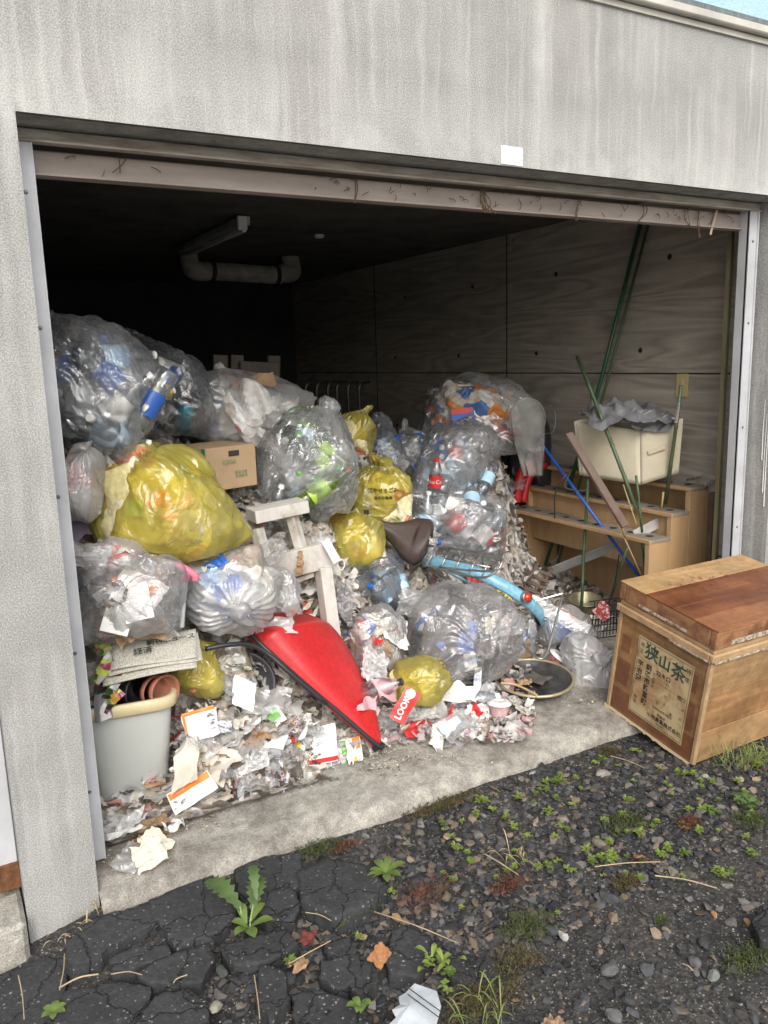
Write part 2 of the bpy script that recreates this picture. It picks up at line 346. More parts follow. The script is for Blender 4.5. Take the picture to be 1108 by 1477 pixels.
def woodmat(name,ca,cb,scale=1.,axis=0,rough=.6,knots=False,dirt=None,ring=9.,bump=.15):
    """grain running along the given axis"""
    m,nt=newmat(name); tc=N(nt,'ShaderNodeTexCoord'); mp=N(nt,'ShaderNodeMapping'); s=[6*scale]*3; s[axis]=.55*scale; mp.inputs['Scale'].default_value=s; L(nt,tc.outputs['Object'],mp.inputs[0])
    n=N(nt,'ShaderNodeTexNoise'); n.inputs['Scale'].default_value=1.1; n.inputs['Detail'].default_value=2; n.inputs['Distortion'].default_value=.7; L(nt,mp.outputs[0],n.inputs['Vector'])
    mu=N(nt,'ShaderNodeMath',operation='MULTIPLY'); mu.inputs[1].default_value=ring; L(nt,n.outputs['Fac'],mu.inputs[0])
    fr=N(nt,'ShaderNodeMath',operation='PINGPONG'); fr.inputs[1].default_value=1; L(nt,mu.outputs[0],fr.inputs[0])
    mp2=N(nt,'ShaderNodeMapping'); s2=[90*scale]*3; s2[axis]=3*scale; mp2.inputs['Scale'].default_value=s2; L(nt,tc.outputs['Object'],mp2.inputs[0])
    f=N(nt,'ShaderNodeTexNoise'); f.inputs['Scale'].default_value=1; f.inputs['Detail'].default_value=3; L(nt,mp2.outputs[0],f.inputs['Vector'])
    a=N(nt,'ShaderNodeMath',operation='MULTIPLY_ADD'); a.inputs[1].default_value=.5; L(nt,f.outputs['Fac'],a.inputs[0])
    b=N(nt,'ShaderNodeMath',operation='MULTIPLY'); b.inputs[1].default_value=.55; L(nt,fr.outputs[0],b.inputs[0]); L(nt,b.outputs[0],a.inputs[2])
    mx=N(nt,'ShaderNodeMix',data_type='RGBA'); mx.inputs[6].default_value=c4(ca); mx.inputs[7].default_value=c4(cb); L(nt,a.outputs[0],mx.inputs[0]); out=mx.outputs[2]
    if dirt:
        n3=N(nt,'ShaderNodeTexNoise'); n3.inputs['Scale'].default_value=7; n3.inputs['Detail'].default_value=8; n3.inputs['Roughness'].default_value=.7; L(nt,tc.outputs['Object'],n3.inputs['Vector'])
        mr=N(nt,'ShaderNodeMapRange'); mr.inputs['From Min'].default_value=.48; mr.inputs['From Max'].default_value=.7; L(nt,n3.outputs['Fac'],mr.inputs['Value'])
        m2=N(nt,'ShaderNodeMix',data_type='RGBA'); L(nt,mr.outputs[0],m2.inputs[0]); L(nt,out,m2.inputs[6]); m2.inputs[7].default_value=c4(dirt); out=m2.outputs[2]
    p=N(nt,'ShaderNodeBsdfPrincipled'); p.inputs['Roughness'].default_value=rough; L(nt,out,p.inputs['Base Color'])
    bp=N(nt,'ShaderNodeBump'); bp.inputs['Strength'].default_value=bump; bp.inputs['Distance'].default_value=.004; L(nt,a.outputs[0],bp.inputs['Height']); L(nt,bp.outputs[0],p.inputs['Normal'])
    o=N(nt,'ShaderNodeOutputMaterial'); L(nt,p.outputs[0],o.inputs[0]); return m
def speck(m,scale,lo,hi,big=None):
    nt=m.node_tree; p=[n for n in nt.nodes if n.type=='BSDF_PRINCIPLED'][0]; tc=[n for n in nt.nodes if n.type=='TEX_COORD'][0]; src=p.inputs['Base Color'].links[0].from_socket
    for s_,a,b in [(scale,lo,hi)]+([big] if big else []):
        n=N(nt,'ShaderNodeTexNoise'); n.inputs['Scale'].default_value=s_; n.inputs['Detail'].default_value=4; n.inputs['Roughness'].default_value=.7; L(nt,tc.outputs['Object'],n.inputs['Vector'])
        r=N(nt,'ShaderNodeMapRange'); r.inputs['From Min'].default_value=.36; r.inputs['From Max'].default_value=.62; r.inputs['To Min'].default_value=a; r.inputs['To Max'].default_value=b; L(nt,n.outputs['Fac'],r.inputs['Value'])
        mu=N(nt,'ShaderNodeMix',data_type='RGBA',blend_type='MULTIPLY'); mu.inputs[0].default_value=1; L(nt,src,mu.inputs[6]); L(nt,r.outputs[0],mu.inputs[7]); src=mu.outputs[2]
    L(nt,src,p.inputs['Base Color']); return m
def setp(o,parent):
    """put a finished world-space object under its thing without moving it"""
    o.parent=parent; o.matrix_parent_inverse=Matrix.LocRotScale(parent.location,parent.rotation_euler if parent.rotation_mode!='QUATERNION' else parent.rotation_quaternion,parent.scale).inverted()
    return o
# ================= the garage
def stucco(name,ca,cb,streak=True,grain=480):
    m,nt=newmat(name); tc=N(nt,'ShaderNodeTexCoord'); P=tc.outputs['Object']
    sp=N(nt,'ShaderNodeTexNoise'); sp.inputs['Scale'].default_value=grain*.55; sp.inputs['Detail'].default_value=3; sp.inputs['Roughness'].default_value=.7; L(nt,P,sp.inputs['Vector'])
    mr=N(nt,'ShaderNodeMapRange'); mr.inputs['From Min'].default_value=.36; mr.inputs['From Max'].default_value=.62; L(nt,sp.outputs['Fac'],mr.inputs['Value'])
    mx=N(nt,'ShaderNodeMix',data_type='RGBA'); mx.inputs[6].default_value=c4(tuple(x*.80 for x in ca)); mx.inputs[7].default_value=c4(tuple(min(1,x*1.13) for x in ca)); L(nt,mr.outputs[0],mx.inputs[0]); out=mx.outputs[2]
    if streak:
        wn=N(nt,'ShaderNodeTexNoise'); wn.inputs['Scale'].default_value=7; wn.inputs['Detail'].default_value=3; L(nt,P,wn.inputs['Vector'])
        wv=N(nt,'ShaderNodeVectorMath',operation='MULTIPLY_ADD'); wv.inputs[1].default_value=(.045,0,.3); L(nt,wn.outputs['Color'],wv.inputs[0]); L(nt,P,wv.inputs[2]); WP=wv.outputs[0]
        big=N(nt,'ShaderNodeTexNoise'); big.inputs['Scale'].default_value=1.6; big.inputs['Detail'].default_value=5; L(nt,P,big.inputs['Vector'])
        for (sx,sz,lo,hi,col,amt) in [(4,.3,.42,.72,cb,.40),(12,.5,.48,.76,(.60,.60,.58),.60),(36,1.2,.50,.74,(.66,.66,.64),.50),(90,2.,.54,.78,(.66,.66,.64),.30),(2.2,1.2,.45,.75,(.28,.26,.235),.30)]:
            mp=N(nt,'ShaderNodeMapping'); mp.inputs['Scale'].default_value=(sx,sx,sz); mp.inputs['Location'].default_value=(sx*.37,0,sz); L(nt,WP,mp.inputs[0])
            n=N(nt,'ShaderNodeTexNoise'); n.inputs['Scale'].default_value=1; n.inputs['Detail'].default_value=4; L(nt,mp.outputs[0],n.inputs['Vector'])
            r=N(nt,'ShaderNodeMapRange'); r.inputs['From Min'].default_value=lo; r.inputs['From Max'].default_value=hi; r.inputs['To Max'].default_value=amt; L(nt,n.outputs['Fac'],r.inputs['Value'])
            g=N(nt,'ShaderNodeMath',operation='MULTIPLY'); L(nt,r.outputs[0],g.inputs[0]); 
            b2=N(nt,'ShaderNodeMapRange'); b2.inputs['From Min'].default_value=.38; b2.inputs['From Max'].default_value=.6; L(nt,big.outputs['Fac'],b2.inputs['Value']); L(nt,b2.outputs[0],g.inputs[1])
            m2=N(nt,'ShaderNodeMix',data_type='RGBA'); L(nt,g.outputs[0],m2.inputs[0]); L(nt,out,m2.inputs[6]); m2.inputs[7].default_value=c4(col); out=m2.outputs[2]
        # lime bloom along the lower edge of the lintel, and broad blotches
        sx_=N(nt,'ShaderNodeSeparateXYZ'); L(nt,P,sx_.inputs[0])
        e1=N(nt,'ShaderNodeMapRange'); e1.inputs['From Min'].default_value=2.30; e1.inputs['From Max'].default_value=2.10; L(nt,sx_.outputs[2],e1.inputs['Value'])
        e2=N(nt,'ShaderNodeMapRange'); e2.inputs['From Min'].default_value=2.06; e2.inputs['From Max'].default_value=2.075; L(nt,sx_.outputs[2],e2.inputs['Value'])
        bn=N(nt,'ShaderNodeTexNoise'); bn.inputs['Scale'].default_value=4.5; bn.inputs['Detail'].default_value=7; bn.inputs['Roughness'].default_value=.65; L(nt,P,bn.inputs['Vector'])
        e3=N(nt,'ShaderNodeMapRange'); e3.inputs['From Min'].default_value=.42; e3.inputs['From Max'].default_value=.66; e3.inputs['To Max'].default_value=.75; L(nt,bn.outputs['Fac'],e3.inputs['Value'])
        e4=N(nt,'ShaderNodeMath',operation='MULTIPLY'); L(nt,e1.outputs[0],e4.inputs[0]); L(nt,e2.outputs[0],e4.inputs[1]); e5=N(nt,'ShaderNodeMath',operation='MULTIPLY'); L(nt,e4.outputs[0],e5.inputs[0]); L(nt,e3.outputs[0],e5.inputs[1])
        m4=N(nt,'ShaderNodeMix',data_type='RGBA'); L(nt,e5.outputs[0],m4.inputs[0]); L(nt,out,m4.inputs[6]); m4.inputs[7].default_value=(.66,.66,.64,1)
        b3=N(nt,'ShaderNodeMapRange'); b3.inputs['From Min'].default_value=.3; b3.inputs['From Max'].default_value=.7; b3.inputs['To Min'].default_value=1.12; b3.inputs['To Max'].default_value=.84; L(nt,bn.outputs['Fac'],b3.inputs['Value'])
        m5=N(nt,'ShaderNodeMix',data_type='RGBA',blend_type='MULTIPLY'); m5.inputs[0].default_value=1; L(nt,m4.outputs[2],m5.inputs[6]); L(nt,b3.outputs[0],m5.inputs[7]); out=m5.outputs[2]
        # keep the spray grain visible through the stains
        m3=N(nt,'ShaderNodeMix',data_type='RGBA',blend_type='MULTIPLY'); m3.inputs[0].default_value=.75
        r=N(nt,'ShaderNodeMapRange'); r.inputs['From Min'].default_value=.36; r.inputs['From Max'].default_value=.62; r.inputs['To Min'].default_value=.68; r.inputs['To Max'].default_value=1.16; L(nt,sp.outputs['Fac'],r.inputs['Value'])
        L(nt,out,m3.inputs[6]); L(nt,r.outputs[0],m3.inputs[7]); out=m3.outputs[2]
    p=N(nt,'ShaderNodeBsdfPrincipled'); p.inputs['Roughness'].default_value=.92; p.inputs['Specular IOR Level'].default_value=.2; L(nt,out,p.inputs['Base Color'])
    bp=N(nt,'ShaderNodeBump'); bp.inputs['Strength'].default_value=.45; bp.inputs['Distance'].default_value=.003; L(nt,sp.outputs['Fac'],bp.inputs['Height']); L(nt,bp.outputs[0],p.inputs['Normal'])
    o=N(nt,'ShaderNodeOutputMaterial'); L(nt,p.outputs[0],o.inputs[0]); return m
M_stucco=stucco('stucco',(.335,.335,.325),(.27,.257,.235))
M_conc=mat('bare concrete',(.30,.29,.27),.9,.3,9,.5,120,dist=.006,col2=(.19,.185,.17))
M_sill=mat('threshold concrete',(.42,.40,.35),.92,.3,6,.8,150,dist=.005,col2=(.25,.23,.20),lo=.4,hi=.62)
speck(M_sill,240,.62,1.18,(28,.70,1.12)); speck(M_conc,200,.8,1.1)
M_alu=mat('aluminium',(.56,.57,.60),.5,.2,5,.1,60,metal=.15,col2=(.42,.43,.45),detail=8)
M_alud=mat('dirty aluminium',(.50,.47,.42),.55,.3,6,.15,60,metal=.1,col2=(.26,.21,.17),stretch=(1,6,6))
M_beige=mat('shutter bar paint',(.36,.31,.275),.55,.2,3,.1,30,col2=(.26,.22,.195),stretch=(1,6,6))
M_cap=mat('roof edge metal',(.50,.48,.43),.5,.2,4,.1,40)
M_dark=mat('sealant',(.03,.03,.03),.8,.2)
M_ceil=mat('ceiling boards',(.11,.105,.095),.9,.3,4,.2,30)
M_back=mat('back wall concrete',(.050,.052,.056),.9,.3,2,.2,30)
M_strip=mat('timber strip',(.34,.30,.20),.7,.3,20,.2,40,stretch=(1,1,.1),col2=(.18,.16,.06))
M_ivory=mat('aged ivory plastic',(.62,.50,.26),.4,.1,6,.05)
M_white=mat('white plastic',(.78,.78,.76),.4,.08,5,.05)
M_lampgrey=mat('dusty lamp metal',(.45,.45,.43),.5,.2)
M_pipe=mat('pipe lagging',(.36,.34,.30),.7,.3,9,.4,40)
def wallmat():
    m=woodmat('board marked wall',(.58,.53,.455),(.25,.22,.185),scale=.95,axis=1,rough=.8,dirt=(.40,.37,.32),ring=16,bump=.5)
    return m
M_wall=wallmat()
XR=3.1; ZC=2.25; YB=5.6; ZO=2.087; XO=2.85
G=empty('garage','grey stuccoed concrete garage with its door opening piled full of rubbish','garage',(0,0,0))
# facade: one skin with the door opening and the neighbouring one
v=[(-3.2,0,-.15),(-3.2,0,2.62),(9,0,2.62),(9,0,-.15), (-.185,0,-.15),(-.185,0,ZO),(0,0,-.15),(0,0,ZO),(XO,0,ZO),(XO,0,-.15),(-2.9,0,-.15),(-2.9,0,ZO),(-2.9,0,2.62),(-.185,0,2.62),(0,0,2.62),(XO,0,2.62)]
f=[(0,10,11,12,1)[::1],(11,5,13,12),(4,6,7,14,13,5),(7,8,15,14),(9,3,2,15,8)]
def d(i,y): return (v[i][0],y,v[i][2])
k=len(v); dy=.20
ext=[d(4,dy),d(5,dy),d(11,dy),d(10,dy),d(6,dy),d(7,dy),d(8,dy),d(9,dy)]
v2=v+ext
f+= [(4,5,k+1,k),(5,11,k+2,k+1),(11,10,k+3,k+2),(7,6,k+4,k+5),(8,7,k+5,k+6),(9,8,k+6,k+7)]
mesh('front_wall',v2,f,M_stucco,G)
bm=bmesh.new()   # flaking cement under the lintel
rr=np.random.RandomState(4)
xs=np.linspace(0.004,XO-.004,120); wv=np.cumsum(rr.normal(size=120))*.0035; wv-=np.linspace(0,wv[-1],120); yy=.055+wv+.008*np.sin(xs*4)
for i in range(119):
    a=[bm.verts.new(q) for q in [(xs[i],.002,ZO-.004),(xs[i+1],.002,ZO-.004),(xs[i+1],yy[i+1],ZO-.010),(xs[i],yy[i],ZO-.010)]]; bm.faces.new(a)
    a=[bm.verts.new(q) for q in [(xs[i],yy[i],ZO-.010),(xs[i+1],yy[i+1],ZO-.010),(xs[i+1],yy[i+1],ZO-.001),(xs[i],yy[i],ZO-.001)]]; bm.faces.new(a)
bmesh.ops.remove_doubles(bm,verts=bm.verts,dist=.0005); bmo('soffit_render',bm,mat('flaked render',(.27,.27,.26),.9,.25,12,.6,60),G)
# walls behind the facade
def quad(name,a,m): return mesh(name,a,[(0,1,2,3)],m,G)
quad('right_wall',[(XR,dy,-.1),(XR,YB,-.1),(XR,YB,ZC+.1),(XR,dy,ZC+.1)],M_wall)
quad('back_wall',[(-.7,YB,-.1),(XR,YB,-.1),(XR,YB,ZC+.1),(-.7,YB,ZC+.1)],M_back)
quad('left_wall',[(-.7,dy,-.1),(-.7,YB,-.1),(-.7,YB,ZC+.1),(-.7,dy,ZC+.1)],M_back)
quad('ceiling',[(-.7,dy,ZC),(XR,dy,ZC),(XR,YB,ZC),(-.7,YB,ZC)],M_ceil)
bm=bmesh.new(); xbox(bm,-.355,.215,1.1,.69,.02,2.4); xbox(bm,(XO+XR)/2,.215,1.1,XR-XO,.02,2.4); xbox(bm,1.2,.215,2.3,4,.02,.42); bmo('wall_return',bm,M_conc,G)
# seams and tie holes of the form boards
bm=bmesh.new()
for z in (1.378,.478): xbox(bm,XR-.0015,2.9,z,.003,5.3,.007)
for y in (.36,2.13,3.9): xbox(bm,XR-.002,y,1.1,.004,.006,2.4)
bmo('wall_seam',bm,mat('dark joint',(.03,.026,.022),.9,.2),G)
bm=bmesh.new()
for y in (.9,1.75,2.6,3.5):
    for z in (1.50,1.96,.95): lathe(bm,[(.0,-.002),(.011,-.002),(.014,.0)],12,Matrix.Translation((XR-.004,y+.1*math.sin(z*9),z))@Matrix.Rotation(-math.pi/2,4,'Y'))
bmo('tie_hole',bm,mat('dark hole',(.02,.02,.02),.9,.2),G)
# door rails
def track(x,flip):
    bm=bmesh.new()
    xbox(bm,x,.118,1.068,.052,.012,1.975,.002); xbox(bm,x-.024*flip,.135,1.068,.004,.05,1.975); xbox(bm,x+.024*flip,.112,1.068,.006,.016,1.975,.001)
    o=bmo('door_rail',bm,M_alu,G)
    bm=bmesh.new()
    for z in (.3,.72,1.16,1.6,1.93): lathe(bm,[(.0,.0035),(.0035,.003),(.0055,.0)],10,Matrix.Translation((x,.1115,z))@Matrix.Rotation(math.pi/2,4,'X'))
    bmo('rail_screw',bm,mat('screw steel',(.2,.2,.2),.4,metal=.8),o)
track(.018,-1); track(2.80,1)
bm=bmesh.new(); xbox(bm,2.905,.30,1.06,.022,.022,1.99,.002); o=bmo('inner_strip',bm,M_strip,G)
bm=bmesh.new(); xbox(bm,-.212,.118,1.05,.05,.012,1.9,.002); xbox(bm,-.236,.13,1.05,.004,.03,1.9); bmo('door_rail',bm,M_alu,G)
bm=bmesh.new()
xbox(bm,-.212,.112,.115,.056,.012,.08,.003); bmo('rusty_rail_foot',bm,mat('rust',(.19,.08,.03),.9,.5,40,.6,70,col2=(.07,.03,.015)),G)
bm=bmesh.new()
for i in range(22): xbox(bm,-1.45,.16,.12+.09*i,2.36,.012,.084,.006)
bmo('shutter',bm,mat('shutter paint',(.55,.56,.56),.45,.1,4),G)['label']='closed shutter of the next garage bay'
# head of the door
bm=bmesh.new(); xbox(bm,XO/2,.128,2.068,XO-.004,.02,.030,.002); xbox(bm,XO/2,.117,2.052,XO-.004,.03,.006,.001); bmo('head_trim',bm,M_alud,G)
bm=bmesh.new(); xbox(bm,XO/2,.175,2.012,XO-.01,.03,.062,.003); xbox(bm,XO/2,.168,1.983,XO-.01,.045,.006,.001); o=bmo('shutter_bar',bm,M_beige,G)
bm=bmesh.new()
for i in range(70):
    x=rr.choice([rr.uniform(.1,2.8),rr.normal(1.45,.2),rr.normal(2.3,.3),rr.normal(.95,.1)]); x=min(max(x,.06),2.78); z=rr.uniform(2.0,2.048) ; l=rr.uniform(.008,.03); a=rr.uniform(0,6.3)
    tube(bm,[(x,.152,z),(x+l*math.cos(a)*.5,.145,z+l*math.sin(a)*.5-.004),(x+l*math.cos(a),.150,z+l*math.sin(a)*.6-.01)],.0012,4)
for x,ln in ((1.88,.055),(2.45,.05),(2.52,.085),(1.46,.05),(.98,.05),(2.2,.04),(.26,.02)):
    for q in range(2 if x!=1.46 else 7): tube(bm,spline([(x+rr.normal()*.012,.150,2.045),(x+rr.normal()*.015-.01,.14,2.03-ln*.5),(x-.008+rr.normal()*.02,.145,2.04-ln-.02)],4),.0016,4)
bmo('nest_straw',bm,mat('dry straw',(.12,.075,.04),.9,.4),o)['kind']='stuff'
bm=bmesh.new(); v,fc=grid(3,14,.012,.1); 
me=smoothmesh('tape_scrap',v+np.stack([.012*np.sin(v[:,1]*20),v[:,1]*0,v[:,1]*0],1),fc); me.transform(Matrix.Translation((2.60,.148,2.0))@Matrix.Rotation(math.radians(90),4,'X')@Matrix.Rotation(-.12,4,'Z')); objm('tape_scrap',me,mat('old tape',(.5,.38,.26),.6,.2),o)
# sticker, roof edge
s=mesh('paper_patch',[(1.407,-.003,2.092),(1.494,-.003,2.090),(1.494,-.003,2.145),(1.407,-.003,2.146)],[(0,1,2,3)],mat('white patch',(.86,.87,.88),.6,.02,5,.02),G)
bm=bmesh.new(); xbox(bm,2.9,-.012,2.655,12.2,.05,.028,.004); xbox(bm,2.9,.02,2.628,12.2,.06,.018); bmo('roof_edge',bm,M_cap,G)
bm=bmesh.new(); xbox(bm,2.9,.03,2.690,12.2,.05,.04,.002); bmo('edge_flashing',bm,mat('weathered flashing',(.10,.125,.125),.6,.5,30,.3,40,col2=(.18,.20,.20)),G)
mesh('roof',[(-3.2,.05,2.705),(9,.05,2.705),(9,2.6,4.5),(-3.2,2.6,4.5),(-3.2,5.8,2.6),(9,5.8,2.6)],[(0,1,2,3),(3,2,5,4)],mat('flaking blue roof paint',(.22,.40,.68),.6,.2,70,.5,60,col2=(.50,.62,.78),lo=.45,hi=.6),G)
# neighbour mass so that the building is a solid volume
bm=bmesh.new(); xbox(bm,-3.19,2.9,1.2,.02,5.6,2.84); xbox(bm,9.0,2.9,1.2,.02,5.6,2.84); xbox(bm,2.9,5.75,1.2,12.2,.02,2.84); bmo('outer_wall',bm,M_conc,G)
# drip stains on the jamb
bm=bmesh.new()
for y,z0,z1 in ((.045,1.28,1.02),(.032,1.22,.88),(.022,1.26,.82)):
    tube(bm,[(XO-.001,y,z0),(XO-.001,y+.002,(z0+z1)/2),(XO-.001,y,z1)],.0022,5,taper=[.5,.9,1.4])
bmo('paint_drip',bm,mat('lime drip',(.62,.62,.6),.7,.1),G)
# services under the ceiling
LF=empty('ceiling_lamp','dark strip lamp fixed under the ceiling at the back of the garage','lamp',(1.29,2.6,ZC-.01))
bm=bmesh.new(); xbox(bm,1.29,2.6,ZC-.03,.06,1.2,.045,.004); setp(bmo('lamp_housing',bm,M_lampgrey),LF)
bm=bmesh.new(); xbox(bm,1.27,1.99,ZC-.045,.05,.02,.07,.004); setp(bmo('end_cap',bm,M_white),LF)
bm=bmesh.new(); tube(bm,[(1.29,2.02,ZC-.072),(1.29,3.18,ZC-.072)],.014,10); setp(bmo('lamp_tube',bm,M_white),LF)
PP=empty('ceiling_pipe','lagged pipe with elbows hanging under the dark ceiling','pipe',(1.8,3.5,ZC))
bm=bmesh.new(); tube(bm,[(1.55,3.5,2.13),(2.1,3.5,2.11)],.062,16); setp(bmo('pipe_run',bm,M_pipe),PP)
for s,x in ((1,1.44),(-1,2.2)):
    bm=bmesh.new(); tube(bm,spline([(x+.11*s,3.5,2.125),(x+.03*s,3.5,2.128),(x,3.52,2.16),(x,3.56,2.26)],5),.066,16); setp(bmo('elbow',bm,M_pipe),PP)
bm=bmesh.new(); tube(bm,[(1.57,3.5,2.13),(1.60,3.5,2.13)],.068,16); tube(bm,[(2.05,3.5,2.11),(2.08,3.5,2.11)],.068,16); setp(bmo('clamp_band',bm,M_dark),PP)
bm=bmesh.new(); lathe(bm,[(.03,0),(.03,-.012),(.02,-.02),(0.001,-.022)],16,Matrix.Translation((1.95,2.5,ZC-.0005))); tag(bmo('smoke_detector',bm,M_white),'small round white fitting on the dark ceiling','detector')
# outlet plate
bm=bmesh.new(); xbox(bm,XR-.005,.694,1.318,.010,.072,.118,.003,seg=2); O=bmo('switch_plate',bm,M_ivory); tag(O,'yellowed socket plate on the board marked wall','socket plate')
bm=bmesh.new(); xbox(bm,XR-.012,.694,1.318,.006,.022,.066,.001); bmo('rocker',bm,M_ivory,O)
# floor and threshold
n=220
def sillmesh():
    xs=np.concatenate([np.linspace(-.0,3.6,n),[9]]); rows=[(-.05,0),(-.045,-.03),(-.03,-.008),(-.018,0),(.12,0),(.5,0),(1.5,0),(3,0),(YB,0)]
    xs=xs.copy(); v=[];r=np.random.RandomState(2); j=np.cumsum(r.normal(size=len(xs)))*.0016; j-=np.linspace(0,j[-1],len(xs)); j+=.010*np.sin(xs*2.3+1)+.006*np.sin(xs*5.1)
    chip=np.clip(r.normal(size=len(xs))-1.3,0,1)*.006
    for k,(y,dz) in enumerate(rows):
        for i,x in enumerate(xs):
            z=(.052 if k<4 else (.066 if k==4 else .08))+dz*.8-(chip[i] if k in(1,2,3) else 0)
            if k==0: z=-.12
            v.append((x,y-(j[i]*.8 if k<4 else 0)-.008*(k==0),z))
    m=len(xs); f=[(k*m+i,k*m+i+1,(k+1)*m+i+1,(k+1)*m+i) for k in range(len(rows)-1) for i in range(m-1)]
    return v,f
v,f=sillmesh(); o=mesh('threshold_slab',v,f,M_sill); o['kind']='structure'; o.data.shade_smooth()
bm=bmesh.new(); xbox(bm,-1.69,.02,-.0,3.0,.16,.15,.012); xbox(bm,-1.69,.3,-.02,3.0,.4,.15,.002); o=bmo('neighbour_threshold',bm,M_sill); o['kind']='structure'
# ================= ground
def groundz(x,y):
    z=-.004+.010*np.sin(x*1.9+.5)*np.sin(y*2.3)+.004*np.sin(x*5.3+y*4.1)+.003*np.sin(x*11-y*9)
    z=z+.012*np.clip((.9-x)/.5,0,1)-.05*np.clip((-.0-x)/.3,0,1)
    far=np.clip((np.hypot(x-1,y+1)-4)/4,0,1); return z*(1-far)-.03*far
def dip(x,y):
    return .022*np.clip((1.25-x)/.35,0,1)*np.clip((-.06-y)/.04,0,1)*np.clip((y+1.6)/.3,0,1)*np.clip((x+.9)/.3,0,1)
def gm():
    def ax(a,b,st,lim): 
        c=list(np.arange(a,b,st)); s=st;x=b
        while x<lim: x+=s; c.append(x); s*=1.25
        s=st;x=a
        while x>-lim: x-=s; c.insert(0,x); s*=1.25
        return np.array(c)
    xs=ax(-1.2,3.4,.016,70); ys=ax(-1.7,.1,.016,70); X,Y=np.meshgrid(xs,ys,indexing='ij'); Z=groundz(X,Y)-dip(X,Y)
    r=np.random.RandomState(1)
    near=np.clip(1-(np.hypot(X-1,Y+.8)-2)/1,0,1)
    Z+=near*(r.normal(size=X.shape)*.0011)
    v=np.stack([X.ravel(),Y.ravel(),Z.ravel()],1); i=np.arange(X.size).reshape(X.shape)
    f=np.stack([i[:-1,:-1],i[1:,:-1],i[1:,1:],i[:-1,1:]],-1).reshape(-1,4); return v,f
def groundmat():
    m,nt=newmat('weathered asphalt and grit'); tc=N(nt,'ShaderNodeTexCoord'); P=tc.outputs['Object']
    big=N(nt,'ShaderNodeTexNoise'); big.inputs['Scale'].default_value=2.2; big.inputs['Detail'].default_value=6; L(nt,P,big.inputs['Vector'])
    r=N(nt,'ShaderNodeMapRange'); r.inputs['From Min'].default_value=.38; r.inputs['From Max'].default_value=.62; L(nt,big.outputs['Fac'],r.inputs['Value'])
    mx=N(nt,'ShaderNodeMix',data_type='RGBA'); mx.inputs[6].default_value=(.028,.0285,.030,1); mx.inputs[7].default_value=(.052,.049,.045,1); L(nt,r.outputs[0],mx.inputs[0])
    v=N(nt,'ShaderNodeTexVoronoi'); v.inputs['Scale'].default_value=230; L(nt,P,v.inputs['Vector'])
    sc_=N(nt,'ShaderNodeSeparateColor'); L(nt,v.outputs['Color'],sc_.inputs[0])
    cr=N(nt,'ShaderNodeMapRange'); cr.inputs['From Min'].default_value=.93; cr.inputs['From Max'].default_value=.99; L(nt,sc_.outputs[0],cr.inputs['Value'])
    m2=N(nt,'ShaderNodeMix',data_type='RGBA'); L(nt,cr.outputs[0],m2.inputs[0]); L(nt,mx.outputs[2],m2.inputs[6]); m2.inputs[7].default_value=(.26,.24,.22,1)
    v2=N(nt,'ShaderNodeTexVoronoi'); v2.inputs['Scale'].default_value=90; L(nt,P,v2.inputs['Vector']); s2=N(nt,'ShaderNodeSeparateColor'); L(nt,v2.outputs['Color'],s2.inputs[0])
    r2=N(nt,'ShaderNodeMapRange'); r2.inputs['To Min'].default_value=.55; r2.inputs['To Max'].default_value=1.5; L(nt,s2.outputs[1],r2.inputs['Value'])
    m3=N(nt,'ShaderNodeMix',data_type='RGBA',blend_type='MULTIPLY'); m3.inputs[0].default_value=1; L(nt,m2.outputs[2],m3.inputs[6]); L(nt,r2.outputs[0],m3.inputs[7])
    # unseen ground farther out is made pale to bounce light into the garage
    sy=N(nt,'ShaderNodeSeparateXYZ'); L(nt,P,sy.inputs[0]); yr=N(nt,'ShaderNodeMapRange'); yr.inputs['From Min'].default_value=-2.4; yr.inputs['From Max'].default_value=-3.0; L(nt,sy.outputs[1],yr.inputs['Value'])
    m9=N(nt,'ShaderNodeMix',data_type='RGBA'); L(nt,yr.outputs[0],m9.inputs[0]); L(nt,m3.outputs[2],m9.inputs[6]); m9.inputs[7].default_value=(.30,.29,.27,1)
    p=N(nt,'ShaderNodeBsdfPrincipled'); p.inputs['Roughness'].default_value=.85; p.inputs['Specular IOR Level'].default_value=.35; L(nt,m9.outputs[2],p.inputs['Base Color'])
    n=N(nt,'ShaderNodeTexNoise'); n.inputs['Scale'].default_value=110; n.inputs['Detail'].default_value=4; L(nt,P,n.inputs['Vector'])
    b=N(nt,'ShaderNodeMath',operation='MULTIPLY_ADD'); b.inputs[1].default_value=.8; L(nt,v2.outputs['Distance'],b.inputs[0]); L(nt,n.outputs['Fac'],b.inputs[2])
    bp=N(nt,'ShaderNodeBump'); bp.inputs['Strength'].default_value=.6; bp.inputs['Distance'].default_value=.006; L(nt,b.outputs[0],bp.inputs['Height']); L(nt,bp.outputs[0],p.inputs['Normal'])
    o=N(nt,'ShaderNodeOutputMaterial'); L(nt,p.outputs[0],o.inputs[0]); return m
M_asph=groundmat()
v,f=gm(); me=smoothmesh('ground',v,f); o=objm('ground',me,M_asph); o['kind']='structure'
